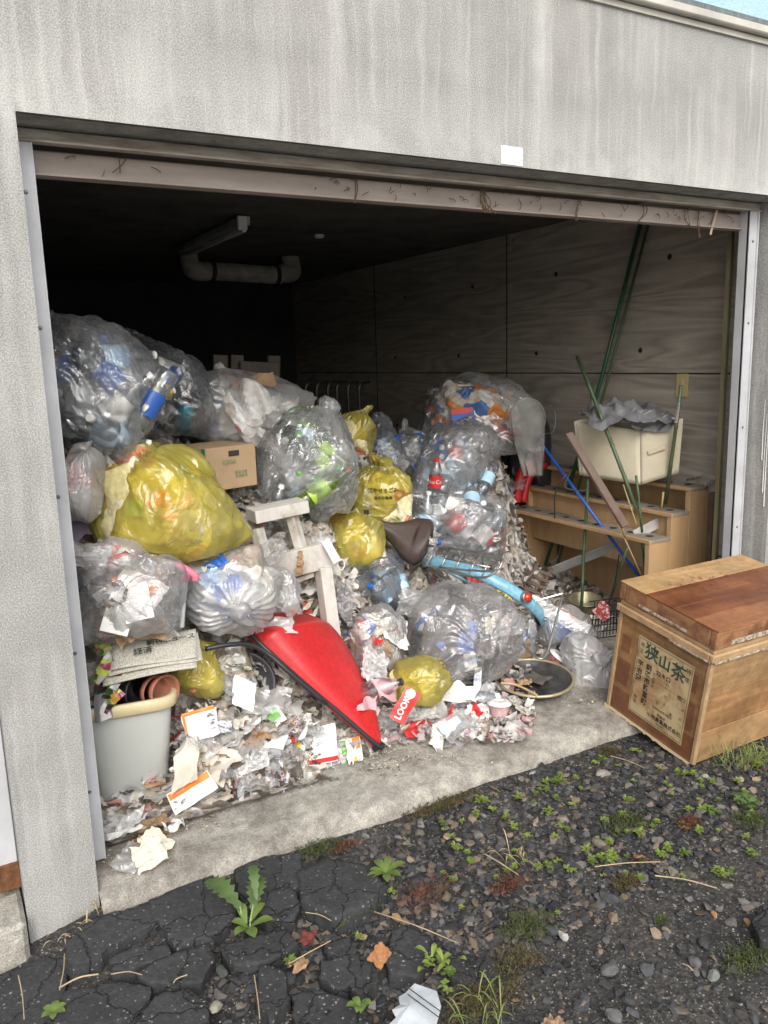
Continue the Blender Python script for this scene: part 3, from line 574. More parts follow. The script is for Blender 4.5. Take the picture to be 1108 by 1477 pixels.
# ================= films and rubbish materials
F_clear=film('clear film',body=(.88,.89,.91),haze=(.10,.42),bs=11,sc=5,bstr=.6)
F_clear3=film('packed film',body=(.90,.88,.88),haze=(.12,.40),bs=12,sc=6,bstr=.6)
F_clear2=film('cloudy film',body=(.90,.90,.91),haze=(.22,.55),bs=10,sc=5)
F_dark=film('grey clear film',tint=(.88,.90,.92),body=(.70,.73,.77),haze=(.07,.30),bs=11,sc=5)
F_yel=film('yellow film',tint=(1,.91,.30),body=(.88,.78,.20),haze=(.22,.60),bs=9,sc=5,spec=.7,rough=.26)
F_white=film('white film',tint=(.95,.95,.96),body=(.88,.89,.90),haze=(.62,.88),bs=9,sc=5)
F_pet=film('bottle plastic',tint=(.96,.98,1),body=(.8,.85,.9),haze=(.03,.10),bs=30,bstr=.15,rough=.08)
F_petg=film('green tea bottle',tint=(.75,.85,.35),body=(.35,.45,.08),haze=(.15,.25),bs=30,bstr=.15,rough=.08)
F_petd=film('dark green bottle',tint=(.15,.32,.22),body=(.02,.09,.05),haze=(.3,.4),bs=30,bstr=.15,rough=.08)
F_net=film('net gauze',tint=(.95,.95,.95),body=(.72,.72,.68),haze=(.24,.40),bs=60,bstr=.6,rough=.6,spec=.2)
def M(n,c,r=.5,**k): return mat(n,c,r,**k)
M_red=speck(M('red plastic',(.56,.020,.024),.40,col2=(.42,.035,.035),sc=5,bump=.06,bsc=40,coat=0,lo=.45,hi=.7,detail=9),60,.82,1.08)
M_redp=M('red print',(.55,.03,.03),.4); M_blue=M('blue print',(.03,.12,.45),.4); M_green=M('green print',(.12,.42,.05),.4)
M_lime=M('lime print',(.38,.60,.06),.4); M_orange=M('orange print',(.75,.20,.03),.4); M_pale=M('pale blue print',(.45,.68,.85),.4)
M_yelp=M('yellow print',(.72,.52,.04),.4); M_wht=M('white paper',(.74,.73,.70),.7,var=.1); M_crm=M('cream paper',(.66,.60,.48),.8,var=.2)
M_ink=M('black ink',(.02,.02,.02),.6,var=.1,bump=0); M_teal=M('teal can',(.03,.30,.38),.3,metal=.5); M_foil=M('foil',(.65,.65,.66),.25,metal=.9,bump=.3,bsc=30)
M_brn=M('brown paper',(.33,.21,.12),.85,var=.3); M_pink=M('pink cloth',(.62,.36,.38),.9,var=.15); M_cloth=M('dirty white cloth',(.66,.62,.56),.95,var=.15,col2=(.48,.42,.34),bump=.4,bsc=150,dist=.002)
M_blk=M('black plastic',(.022,.022,.024),.38,bump=.05); M_blkbag=M('black film',(.03,.03,.032),.3,bump=.5,bsc=14,dist=.02,coat=.2)
M_gry=M('grey film',(.16,.16,.17),.28,var=.1,bump=.5,bsc=18,dist=.012,coat=.3)
P_mix=patchmat('mixed rubbish',[(.62,.60,.57),(.45,.40,.34),(.70,.70,.70),(.40,.05,.05),(.08,.07,.06),(.60,.50,.36),(.72,.70,.66),(.06,.14,.35),(.25,.17,.1),(.55,.20,.05),(.3,.3,.3)],sc=13)
P_pale=patchmat('pale rubbish',[(.70,.69,.67),(.62,.58,.52),(.78,.78,.78),(.55,.50,.44),(.66,.30,.28),(.72,.71,.68),(.35,.30,.25),(.64,.62,.60)],sc=11)
P_brown=patchmat('brown rubbish',[(.35,.26,.18),(.50,.42,.32),(.25,.17,.10),(.55,.50,.44),(.30,.05,.04),(.42,.33,.24)],sc=10)
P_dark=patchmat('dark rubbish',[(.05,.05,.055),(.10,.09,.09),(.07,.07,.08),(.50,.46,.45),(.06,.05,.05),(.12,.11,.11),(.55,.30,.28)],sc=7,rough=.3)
P_bot=patchmat('packed bottles',[(.50,.53,.55),(.66,.68,.70),(.36,.38,.40),(.74,.77,.80),(.42,.55,.68),(.58,.60,.62),(.28,.29,.30),(.62,.65,.67)],sc=9,rough=.15)
P_yel=patchmat('food rubbish',[(.75,.68,.40),(.62,.55,.28),(.80,.76,.60),(.60,.25,.12),(.70,.62,.30),(.45,.50,.25),(.78,.72,.5)],sc=9)
P_heap=patchmat('trodden rubbish',[(.60,.57,.52),(.40,.35,.29),(.68,.66,.63),(.22,.18,.15),(.52,.46,.38),(.70,.69,.67),(.14,.12,.1),(.50,.44,.36)],sc=22,dirt=.6,bump=.8)
HC=[]   # points the heap must stay under
HRR=np.random.RandomState(9)
def rotm(loc,yaw=0,pitch=0,roll=0): return Matrix.Translation(Vector(loc))@Matrix.Rotation(yaw,4,'Z')@Matrix.Rotation(pitch,4,'Y')@Matrix.Rotation(roll,4,'X')
# ---------------- bottles, cans
def bottle_meshes(kind):
    b={}
    bm=bmesh.new()
    if kind=='square': prof=[(.001,0),(.030,.002),(.033,.01),(.0335,.12),(.031,.128),(.0335,.136),(.034,.17),(.026,.19),(.014,.205),(.0125,.215)]
    elif kind=='large': prof=[(.001,0),(.038,.003),(.042,.012),(.0425,.05),(.040,.06),(.0425,.07),(.040,.08),(.0425,.09),(.0425,.2),(.036,.235),(.018,.275),(.0135,.295)]
    else: prof=[(.001,0),(.026,.002),(.031,.01),(.0325,.03),(.030,.036),(.0325,.042),(.030,.048),(.0325,.054),(.0325,.06),(.0325,.12),(.030,.127),(.0325,.134),(.031,.155),(.022,.18),(.0135,.198),(.0125,.21)]
    lathe(bm,prof,18); me=bpy.data.meshes.new('bottle_body'); bm.to_mesh(me); bm.free(); me.shade_smooth(); b['h']=prof[-1][1]; b['r']=max(p[0] for p in prof)
    b['body']=me
    bm=bmesh.new(); h=b['h']; lathe(bm,[(.0145,h-.012),(.0145,h+.004),(.013,h+.006),(.0,h+.006)],14); me=bpy.data.meshes.new('cap'); bm.to_mesh(me); bm.free(); b['cap']=me
    bm=bmesh.new(); r=b['r']+.0008; lathe(bm,[(r,h*.32),(r,h*.62)],20); me=bpy.data.meshes.new('paper_label'); bm.to_mesh(me); bm.free(); me.shade_smooth(); b['label']=me
    return b
BT={k:bottle_meshes(k) for k in ('ribbed','square','large')}
_mc={}
def mesh_with(me,m):
    k=(me.name,m.name)
    if k not in _mc:
        c=me.copy(); c.materials.clear(); c.materials.append(m); _mc[k]=c
    return _mc[k]
def place(o,p,axis,centre=None):
    o.rotation_mode='QUATERNION'; o.rotation_quaternion=Vector(axis).to_track_quat('Z','Y'); o.location=p
def bottle(kind,p,axis,film_,lab,capm,label,group,words=None,wm=None):
    b=BT[kind]; o=empty('plastic_bottle',label,'bottle',group=group); a=Vector(axis).normalized(); place(o,Vector(p)-a*b['h']/2,a)
    objm('bottle_body',mesh_with(b['body'],film_),None,o)
    if lab: objm('paper_label',mesh_with(b['label'],lab),None,o)
    if words and lab:
        for ang in (0,2.1,4.2): text('label_print',words,.030,wm,Matrix.Rotation(ang,4,'Z')@Matrix.Translation((0,0,b['h']*.47))@Matrix.Rotation(math.pi/2,4,'X')@Matrix.Translation((0,0,b['r']+.0016)),o,wrap=b['r']+.0016)
    objm('cap',mesh_with(b['cap'],capm),None,o); return o
bm=bmesh.new(); lathe(bm,[(.0,.002),(.022,.003),(.026,0),(.033,.008),(.033,.108),(.028,.118),(.0265,.121)],20); cbody=bpy.data.meshes.new('can_body'); bm.to_mesh(cbody); bm.free(); cbody.shade_smooth()
bm=bmesh.new(); lathe(bm,[(.0275,.121),(.026,.122),(.024,.117),(.0,.117)],20); clid=bpy.data.meshes.new('can_lid'); bm.to_mesh(clid); bm.free()
def can(p,axis,m,label,group=None):
    o=empty('drink_can',label,'can',group=group); a=Vector(axis).normalized(); place(o,Vector(p)-a*.06,a); objm('can_body',mesh_with(cbody,m),None,o); objm('can_lid',mesh_with(clid,M_foil),None,o); return o
# ---------------- scraps: a stock of crumpled sheets shared by many pieces
STOCK=[]
for i in range(14):
    v,f=grid(15,12,1.0,.75); x=crumple(v,100+i,amt=.25+.07*i,lam=(.18,.6),k=7); x/=max(np.ptp(x[:,0]),np.ptp(x[:,1]))
    me=smoothmesh('scrap',x,f); me.shade_smooth() if i%2 else me.shade_flat(); STOCK.append(me)
def scrap(name,p,size,m,label=None,cat=None,group=None,rot=None,k=None,parent=None):
    k=HRR.randint(len(STOCK)) if k is None else k
    o=bpy.data.objects.new(name,mesh_with(STOCK[k],m)); C.objects.link(o); o.location=p; o.scale=(size,)*3
    o.rotation_euler=rot if rot is not None else (HRR.uniform(-.6,.6),HRR.uniform(-.6,.6),HRR.uniform(0,6.28))
    if label: tag(o,label,cat,group)
    if parent: o.parent=parent
    return o
# ---------------- bags
BAGS={}
def bag_(*a,**k): return bag(*a,**k)
def bag(label,px,py,y,w,h,film_,seed,knot=(0,-.3,1),kind='mixed',dp=.85,fill=None,n=8,where='',cat='rubbish bag',tail=.07,lump=.10,group=None,hc=True,fs=.8,excess=.20,fold=.20):
    p=W(px,py,y); s=S(p); a=w*1.0/2/s; c=h*1.02/2/s; b=(a+c)/2*dp; d=np.array((a,b,c))
    o=empty('rubbish_bag',label,cat,tuple(p),(0,0,CAMYAW),group); R=np.random.RandomState(seed); Mw=rotm(p,CAMYAW); big=w>150 and kind=='bottles'
    caps=[];items=[]
    if kind in('bottles','cans','greens'):
        for i in range(n):
            q=R.normal(size=3); q[1]=-abs(q[1])*.9; q[2]=q[2]*.9; q/=np.linalg.norm(q); r=.034; ax=R.normal(size=3); ax-=q*(ax@q)*.9; ax/=np.linalg.norm(ax)
            hl=.085 if kind!='cans' else .05
            ctr=q*(d-r-.012)*R.uniform(.78,.96)
            ctr-=0; 
            # keep both ends inside
            for e in (1,-1):
                t=ctr+ax*hl*e; g=np.sqrt(((t/(d-.8*r))**2).sum())
                if g>1: ctr=ctr-(t-t/g)*.9
            caps.append((ctr-ax*hl*.75,ctr+ax*hl*.75,r)); items.append((ctr,ax))
    x,f=bagmesh(d,seed,knot=knot,caps=caps,sub=5,lump=lump,tail=tail,excess=excess,fold=fold)
    me=smoothmesh('bag_film',x,f); fo=objm('bag_film',me,film_,o)
    if fill is not None:
        xf,ff=bagmesh(d*fs,seed+500,sub=5,lump=.16,iters=20,excess=.1,fold=.45,fine=False,cr=2.0)
        fm=smoothmesh('filling',xf,ff); fm.shade_flat(); objm('filling',fm,fill,o)
    for i,(ctr,ax) in enumerate(items):
        cw=Mw@Vector(ctr); aw=Mw.to_3x3()@Vector(ax); g='bottles in '+where
        if kind=='bottles':
            lab=[M_pale,M_pale,None,M_wht,M_pale,None,M_redp,M_blue][R.randint(8)]
            bottle(['large','square' if not big else 'large'][R.randint(2)] if big or R.rand()<.3 else ['ribbed','square'][R.randint(2)],cw,aw,F_pet,lab,[M_white,M_white,M_blue][R.randint(3)],'empty plastic bottle seen through the film of '+where,g)
        elif kind=='greens':
            bottle(['ribbed','square'][R.randint(2)],cw,aw,[F_pet,F_petg,F_petd][R.randint(3)],[M_green,M_lime,M_pale,None][R.randint(4)],[M_white,M_green][R.randint(2)],'empty tea or water bottle seen through the film of '+where,g)
        else: can(cw,aw,[M_yelp,M_teal,M_foil,M_blue,M_wht][R.randint(5)],'empty drink can seen through the film of '+where,'cans in '+where)
    if kind in('mixed','litter'):
        for i in range(n):
            q=R.normal(size=3); q[1]=-abs(q[1]); q/=np.linalg.norm(q); ctr=q*d*(.70 if 'yellow' in label else .78)
            m=[M_wht,M_crm,M_redp,M_brn,M_blue,M_wht,M_orange,M_pale,M_foil,M_wht][R.randint(10)]
            nrm=Vector(q/ d); nrm.normalize(); qt=(Mw.to_quaternion()@nrm.to_track_quat('Z','Y'))@Quaternion((0,0,1),R.uniform(0,6.28))
            sc_=scrap('wrapper',Mw@Vector(ctr),R.uniform(.08,.17),m,'crumpled wrapper pressed against the film inside '+where,'wrapper','wrappers in '+where,k=R.randint(6),rot=qt.to_euler())
    if hc: HC.append((p[0],p[1],p[2]-c*.72,max(a,b)))
    BAGS[label]=(o,fo,Mw,d); return o
def decal(o,fo,s,size,m,lx,lz,ang=0,name='printing',bold=0,off=.0025):
    """text pressed on the near side of a bag, following its creases"""
    bvh=BVHTree.FromPolygons([v.co for v in fo.data.vertices],[p.vertices[:] for p in fo.data.polygons])
    t=text(name,s,size,m,Matrix.Rotation(math.pi/2,4,'X')@Matrix.Rotation(ang,4,'Z'),None,bold=bold)
    for v in t.data.vertices:
        h=bvh.ray_cast(Vector((v.co.x+lx,-2,v.co.z+lz)),Vector((0,1,0)))
        v.co=(h[0]+Vector((0,-off,0))) if h[0] else Vector((v.co.x+lx,0,v.co.z+lz))
    t.parent=o; return t
# left pile
bag('tall clear bag of empty bottles leaning by the left door rail',150,568,.80,185,195,F_clear,11,(-.6,-.3,.8),'bottles',n=9,where='the tall bag by the left door rail',fill=P_bot,fs=.62)
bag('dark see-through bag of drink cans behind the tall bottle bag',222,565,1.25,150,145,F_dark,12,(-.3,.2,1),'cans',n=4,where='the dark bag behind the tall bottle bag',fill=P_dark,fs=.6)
bag('clear bag of pale wrappers on top of the middle of the pile',365,592,1.25,165,112,F_clear2,13,(.55,-.8,-.25),'mixed',n=11,where='the top middle bag',fill=P_pale,fs=.85)
bag('cloudy bag of green tea bottles standing above the white stool',440,678,1.0,150,165,F_clear,14,(.5,.1,1),'greens',n=12,where='the bag above the white stool',dp=.8,fill=P_bot,fs=.55)
bag('yellow bag end poking out behind the green bottle bag',508,632,1.35,60,66,F_yel,15,(.2,.2,1),'none',fill=P_yel)
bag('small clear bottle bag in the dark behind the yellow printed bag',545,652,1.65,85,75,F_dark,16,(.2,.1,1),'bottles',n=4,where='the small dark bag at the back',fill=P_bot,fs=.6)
yb=bag('yellow bag with black printing and a tied top beside the saddle',553,716,1.15,92,86,F_yel,17,(.05,-.1,1),'none',fill=P_yel,tail=.045)
bag('small pale yellow bag squeezed behind the saddle and the stool',514,775,.98,88,78,F_yel,18,(-.95,.1,.4),'none',fill=P_yel,tail=.03,fs=.86)
bag('large yellow bag bulging at the left of the pile',230,738,.62,205,158,F_yel,19,(-.2,.1,1),'litter',fill=P_yel,n=8,where='the large yellow bag',tail=.05,fs=.9,fold=.2)
bag('flattened yellow bag tucked under the tall bottle bag',178,668,.82,85,52,F_yel,20,(.8,-.2,.6),'none',fill=P_yel)
bag('clear bag with grey rags under the left of the large yellow bag',165,822,.52,135,90,F_clear2,21,(.9,-.4,.2),'mixed',n=4,where='the bag under the large yellow bag',fill=P_pale,fs=.8)
bag('clear bag stuffed with milky wrappers beside the pink umbrella handle',330,848,.50,160,112,F_clear2,22,(.35,-.9,-.3),'mixed',n=10,where='the bag beside the pink handle',fill=P_pale,fs=.78,tail=.06)
bag('clear bag with a white food tray above the newspapers',188,876,.42,140,112,F_clear,23,(-.1,-.9,.55),'mixed',n=6,where='the bag above the newspapers',fill=P_pale,fs=.7,tail=.05)
# middle
bag('clear bag of water bottles with blue labels beside the shelf',650,682,1.40,150,128,F_clear,24,(.2,.1,1),'bottles',n=12,where='the upper bottle bag beside the shelf',dp=.9,fill=P_bot,fs=.55)
bag('bulging clear bottle bag under the blue label bottles',650,752,1.25,166,118,F_clear,25,(-.8,-.1,.5),'bottles',n=9,where='the lower bottle bag beside the shelf',dp=.9,fill=P_bot,fs=.6)
bag('clear bag of mixed packets topping the right of the pile',685,602,1.55,160,100,F_clear,26,(-.7,-.1,.6),'mixed',n=15,where='the bag topping the right pile',fill=P_mix,fs=.8)
bag('black plastic bag hanging in the shade beside the red chair back',752,668,1.75,75,120,M_blkbag,27,(0,0,1),'none',tail=.03)
bag('dull grey see-through bag under the small pale yellow bag',542,845,.92,125,88,F_dark,28,(.1,-.8,.6),'bottles',n=5,where='the grey bag below the saddle',fill=P_bot,fs=.65)
bag('clear bag with brownish food waste beside the stool leg',545,930,.60,98,92,F_clear,29,(.3,-.5,.8),'litter',n=6,where='the brown bag beside the stool leg',fill=P_brown,fs=.88,tail=.03)
b33=bag('large clear bag of dark trays knotted at the front with paper tags',665,912,.52,152,124,F_clear3,30,(.35,-.9,.05),'mixed',n=12,where='the bag with paper tags',fill=P_dark,fs=.84,tail=.05)
bag('yellow bag crushed flat at the front of the heap',594,986,.40,100,56,F_yel,31,(.8,.3,.3),'none',fill=P_yel,fs=.85,tail=.03)
bag('yellow bag showing under the scoop handle behind the pots',290,972,.50,92,66,F_yel,32,(.2,.3,1),'none',fill=P_yel,tail=.03)
wb=bag('white carrier bag on the threshold beside the wooden tea chest',850,956,.34,85,74,F_white,33,(.2,-.85,.4),'none',fill=P_pale,fs=.85,tail=.02,hc=False)
bag('white film bag sagging between the reflector and the wire basket',815,905,.62,80,55,F_clear2,34,(-.5,-.3,.8),'mixed',n=4,where='the sagging bag by the wire basket',fill=P_pale,tail=.03,hc=False)
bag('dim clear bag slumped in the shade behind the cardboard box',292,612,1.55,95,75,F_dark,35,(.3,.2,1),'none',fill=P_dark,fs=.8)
bag('clear film bag squeezed between the left rail and the large yellow bag',112,700,.62,62,105,F_clear2,36,(.2,-.2,1),'none',fill=P_pale,fs=.75,tail=.03)
bag('limp clear bag lying between the two bottle bags and the saddle',600,655,1.6,70,70,F_clear,37,(-.5,.1,.8),'bottles',n=3,where='the limp bag behind the bottle bags',fill=P_bot,fs=.6)
bag('small clear bag of pink and white wrappers beside the bag with paper tags',738,925,.62,70,80,F_clear2,38,(.6,-.5,.5),'litter',n=4,where='the small bag beside the basin',fill=P_pale,fs=.8,tail=.03)
bag('small knotted clear bag at the right end of the milky wrapper bag',405,850,.52,52,70,F_clear2,39,(.5,-.6,-.5),'none',fill=P_mix,fs=.8,tail=.03)
o,fo,_,_=BAGS['yellow bag with black printing and a tied top beside the saddle']
for i,(s,z,sz,bd) in enumerate([('燃やせるごみ',.048,.024,.0008),('指定収集袋',.014,.017,.0004),('必ず分別して出してください',-.020,.0095,0),('袋の口はしっかり結んでください',-.036,.0085,0),('■',-.052,.030,.001)]): decal(o,fo,s,sz,M_ink,.0 if i<4 else -.08,z,0,bold=bd)
M_emb=mat('orange brown ink',(.45,.14,.05),.5)
decal(o,fo,'◎',.065,M_emb,.078,.02,bold=.0005)
# paper tags on the knot of the dark tray bag
o,fo,Mw,d_=BAGS['large clear bag of dark trays knotted at the front with paper tags']
for (lx,lz,w_,h_,t_) in ((.02,-.055,.05,.06,.1),(.05,-.13,.03,.085,-.05)):
    v,f=grid(6,6,w_,h_); x=crumple(v,int(w_*1000),amt=.15,lam=(.05,.1),k=3); tg=objm('paper_tag',smoothmesh('paper_tag',x,f),M_wht,o); tg.matrix_basis=Matrix.Translation((lx,-d_[1]*.97-.012,lz))@Matrix.Rotation(math.pi/2,4,'X')@Matrix.Rotation(t_,4,'Z')
    text('tag_print','円\n値引',.016,M_blue,Matrix.Translation((0,0,.004)),tg)
print('bags',time.time()-T0)
# ================= the heap under the bags
def q_bin(px,py): return (px<262 and py>930)
HP=[(p[0],p[1],p[2]+.02,1.+1.5*(p[2]>.8)) for p in HC]+[(-.5,.9,.95,2),(-.5,1.5,1.15,2),(-.4,.35,.45,2),(-.15,.75,1.05,2.5),(0.,1.1,1.12,2.5),(.35,1.35,1.10,2.5),(.12,.85,1.02,2.5)]
for px,py,y in [(350,1062,.40),(255,1110,.36),(420,1035,.42),(470,1085,.33),(400,1010,.50),(570,1062,.32),(640,1045,.34),(690,1010,.40),(560,968,.52),(495,905,.70),(345,728,.95),(385,705,1.05),(112,716,.85),(112,770,.62),(605,870,.78),(700,880,.85),(330,905,.50),(480,960,.60),(600,930,.65),(745,960,.55),(300,690,1.15),(270,640,1.3),(500,1010,.45),(625,1000,.42),(530,1045,.37),(340,780,.85),(310,1000,.42),(280,1050,.38),(200,960,.62),(150,940,.6)]:
    if q_bin(px,py): continue
    q=W(px,py,y); HP.append((q[0],q[1],q[2]-.02,2.2))
for x in (0,.12,.24,.33):
    for y in (.30,.42,.54): HP.append((x,y,.085,4.))
for x in np.arange(0,3.1,.12): HP.append((x,.22 if x<1.7 else .22+(x-1.7)*.15,.075,2.5))
for x in np.arange(1.7,3.1,.15):
    for y in (.45,.7,1.0): 
        if x>1.95+.2*(y>.8)+.3*(y>.6): HP.append((x,y,.085,1.5))
for y in (1.4,1.7,2.0): HP.append((2.9,y,.10,1.5))
for x,y,z in [(.2,2.0,1.15),(.6,2.0,1.12),(1.0,2.0,1.05),(1.5,2.0,.9),(2.0,2.1,.8),(2.5,2.1,.7),(.3,3,1.0),(1.2,3,.9),(2.2,3,.5),(.3,4,.7),(1.5,4,.5),(2.5,4,.3),(2.9,2.6,.4),(2.9,3.4,.2)]: HP.append((x,y,z,1.5))
HPa=np.array(HP)
def heapz(x,y):
    x=np.atleast_1d(np.asarray(x,float)); y=np.atleast_1d(np.asarray(y,float)); o=np.zeros(x.shape)
    d2=(x[...,None]-HPa[:,0])**2+(y[...,None]-HPa[:,1])**2; w_=HPa[:,3]/(d2+.004)**1.7; o=(w_*HPa[:,2]).sum(-1)/w_.sum(-1)
    return o
xs=np.linspace(-.68,3.08,236); ys=np.concatenate([np.linspace(.16,2.0,130),np.linspace(2.03,4.6,50)]); X,Y=np.meshgrid(xs,ys,indexing='ij')
Z=heapz(X.ravel(),Y.ravel()).reshape(X.shape); pr=np.stack([X.ravel(),Y.ravel(),Z.ravel()],1)
Z=Z+(.018*vnoise(pr*1.0,5,30,6,22)+.012*vnoise(pr,6,30,20,50)).reshape(X.shape)*np.clip((Z-.085)/.08,0,1)
Z=np.where(Z<.088,.05,Z)
v=np.stack([X.ravel(),Y.ravel(),Z.ravel()],1); i=np.arange(X.size).reshape(X.shape); f=np.stack([i[:-1,:-1],i[1:,:-1],i[1:,1:],i[:-1,1:]],-1).reshape(-1,4)
o=objm('rubbish_heap',smoothmesh('rubbish_heap',v,f),P_heap); tag(o,'trodden mass of dirty mixed rubbish filling the garage under the bags','rubbish heap',kind='stuff')
M_frag=attmat('litter fragments',.65,.2,50,trans=.15,dirt=.35)
def fragments(name,pts,smin,smax,pal,seed,label,cat,flat=.5):
    r=np.random.RandomState(seed); V=[];F=[];Cc=[]; n0=0
    gv,gf=grid(5,5,1,1); proto=[]
    for i in range(16):
        x=crumple(gv*np.array([1,.7,1]),900+i+seed,amt=.55,lam=(.35,1.0),k=5); x/=np.ptp(x[:,0])+1e-6; proto.append(x)
    for p in pts:
        x=proto[r.randint(16)]*(smin+(smax-smin)*r.beta(1.2,3)); a,b,c=r.uniform(0,6.28),r.normal()*flat,r.normal()*flat
        Rm=np.array(Matrix.Rotation(a,3,'Z')@Matrix.Rotation(b,3,'Y')@Matrix.Rotation(c,3,'X')); x=x@Rm.T+p; V.append(x); F.append(gf+n0); n0+=len(gv)
        col=np.array(pal[r.randint(len(pal))])*r.uniform(.75,1.1); Cc.append(np.repeat(col[None],len(gf),0))
    me=smoothmesh(name,np.vstack(V),np.vstack(F)); colattr(me,np.vstack(Cc)); o=objm(name,me,M_frag); return tag(o,label,cat,kind='stuff')
PALW=[(.76,.75,.72),(.72,.69,.64),(.78,.77,.76),(.70,.68,.66),(.66,.63,.58),(.58,.52,.44),(.72,.71,.69),(.50,.43,.34),(.74,.73,.72),(.34,.26,.19),(.62,.60,.56),(.18,.14,.11),(.66,.60,.50),(.24,.18,.13),(.60,.30,.28),(.5,.46,.42),(.10,.09,.08),(.42,.36,.28)]
r=np.random.RandomState(21); pts=[]
def inheap(x,y): return heapz(x,y)
cand=np.stack([r.uniform(-.6,3.0,15500),.2+r.beta(1.1,2.2,15500)*2.4],1); hz=heapz(cand[:,0],cand[:,1]); e=1e-2
ok=hz>.092; cand=cand[ok]; hz=hz[ok]
pts=np.stack([cand[:,0],cand[:,1],hz+r.uniform(-.005,.03,len(hz))],1)[:7800]
fragments('loose_litter',pts,.018,.085,PALW,1,'small torn scraps of paper, film and food waste covering the heap','litter')
q=[]
for _ in range(520):
    a=np.array(WZ(r.uniform(545,770),r.uniform(985,1075),.08)); 
    if .03<a[1] and a[0]<1.95: q.append(a+np.array([0,0,r.uniform(.006,.03)]))
fragments('front_litter',q,.02,.075,[(.74,.72,.70),(.70,.66,.62),(.72,.55,.55),(.66,.60,.50),(.60,.36,.35),(.76,.75,.74),(.40,.33,.27),(.68,.66,.64)],12,'pale and pink scraps of paper and film spread over the front of the floor','litter')
# crumbs spilled on the threshold in front
q=[]
for px,py,sx,sy,n_ in [(565,1095,60,22,330),(540,1100,30,18,160),(400,1130,90,14,150),(280,1185,40,16,120),(170,1240,25,14,80),(730,1045,40,14,70),(820,1010,60,12,70),(640,1095,60,12,60)]:
    for _ in range(n_):
        a=WZ(px+r.normal()*sx*.5,py+r.normal()*sy*.5,.07); a=np.array(a)
        if a[1]>-.03: q.append(a+np.array([0,0,.003 if a[1]<.2 else .013]))
fragments('spilled_crumbs',q,.003,.012,[(.75,.70,.55),(.7,.62,.42),(.3,.18,.1),(.6,.55,.5),(.8,.78,.7),(.15,.1,.07)],2,'spilled rice grains and crumbs on the front edge of the concrete floor','crumbs',flat=.3)
# ---------------- countable pieces of litter lying on the heap
SC=[('crumpled_tissue',M_wht,'crumpled white paper tissue lying on the rubbish heap','tissue','crumpled white tissues on the heap'),
    ('dirty_rag',M_cloth,'small dirty cream rag lying on the rubbish heap','rag','dirty cream rags on the heap'),
    ('film_scrap',F_clear2,'torn piece of cloudy clear film lying on the rubbish heap','film scrap','torn clear film scraps on the heap'),
    ('white_film_scrap',F_white,'crumpled scrap of milky white bag film on the rubbish heap','film scrap','milky white film scraps on the heap'),
    ('brown_paper_scrap',M_brn,'crumpled brown paper scrap lying on the rubbish heap','paper scrap','brown paper scraps on the heap'),
    ('red_wrapper',M_redp,'small crumpled red snack wrapper lying on the rubbish heap','wrapper','red wrappers on the heap'),
    ('black_film_scrap',M_blkbag,'crumpled black film scrap lying on the rubbish heap','film scrap','black film scraps on the heap'),
    ('cream_paper_scrap',M_crm,'crumpled cream paper scrap lying on the rubbish heap','paper scrap','cream paper scraps on the heap')]
P_prt=patchmat('printed wrapper',[(.72,.71,.70),(.70,.69,.68),(.10,.18,.45),(.70,.69,.68),(.55,.05,.05),(.74,.73,.72),(.62,.50,.10)],sc=26,rough=.4)
P_prt2=patchmat('green printed wrapper',[(.70,.70,.68),(.12,.32,.08),(.68,.66,.60),(.72,.72,.70),(.60,.25,.05),(.03,.03,.03)],sc=24,rough=.4)
SC+= [('printed_wrapper',P_prt,'crumpled printed white, blue and red wrapper lying on the heap','wrapper','printed white and blue wrappers on the heap'),('printed_wrapper',P_prt2,'crumpled wrapper with green and orange print lying on the heap','wrapper','green printed wrappers on the heap')]
wt=[.24,.10,.18,.14,.05,.05,.04,.06,.09,.05]
zones=[(660,1035,95,30,34),(330,1085,120,50,70),(210,1215,55,25,14),(600,1040,90,32,46),(470,1070,70,30,22),(520,960,60,50,30),(350,715,45,40,18),(640,1010,70,25,14),(120,745,25,50,8),(350,960,80,40,16),(760,890,60,30,14),(700,1020,45,20,8),(480,880,40,30,8)]
R0=math.radians
def onheap(px,py):
    """walk along the sight line until it meets the heap"""
    for y in np.arange(.16,2.6,.02):
        p=W(px,py,y)
        if p[2]<=heapz(p[0],p[1])[0]+.012 and p[2]>0: return p
        if p[2]<.066: return WZ(px,py,.075)
    return W(px,py,1)
for px,py,sx,sy,n_ in zones:
    for _ in range(n_):
        a=px+np.clip(HRR.normal(),-1.8,1.8)*sx*.55; b=py+np.clip(HRR.normal(),-1.8,1.8)*sy*.55; p=onheap(a,b)
        if p[0]<.06 or p[1]<.10: continue
        k=HRR.choice(len(SC),p=np.array(wt)/sum(wt)); s=SC[k]; sz=HRR.uniform(.06,.13)*(1.25 if 'film' in s[0] and 'black' not in s[0] else 1)
        scrap(s[0],tuple(p+np.array([0,0,sz*.10])),sz,s[1],s[2],s[3],s[4])
BF=[]
for i in range(5):
    v,f=grid(34,26,1.,.75); x=crumple(v,700+i,amt=.62,lam=(.10,.45),k=9); x/=max(np.ptp(x[:,0]),np.ptp(x[:,1])); BF.append(smoothmesh('film_sheet',x,f))
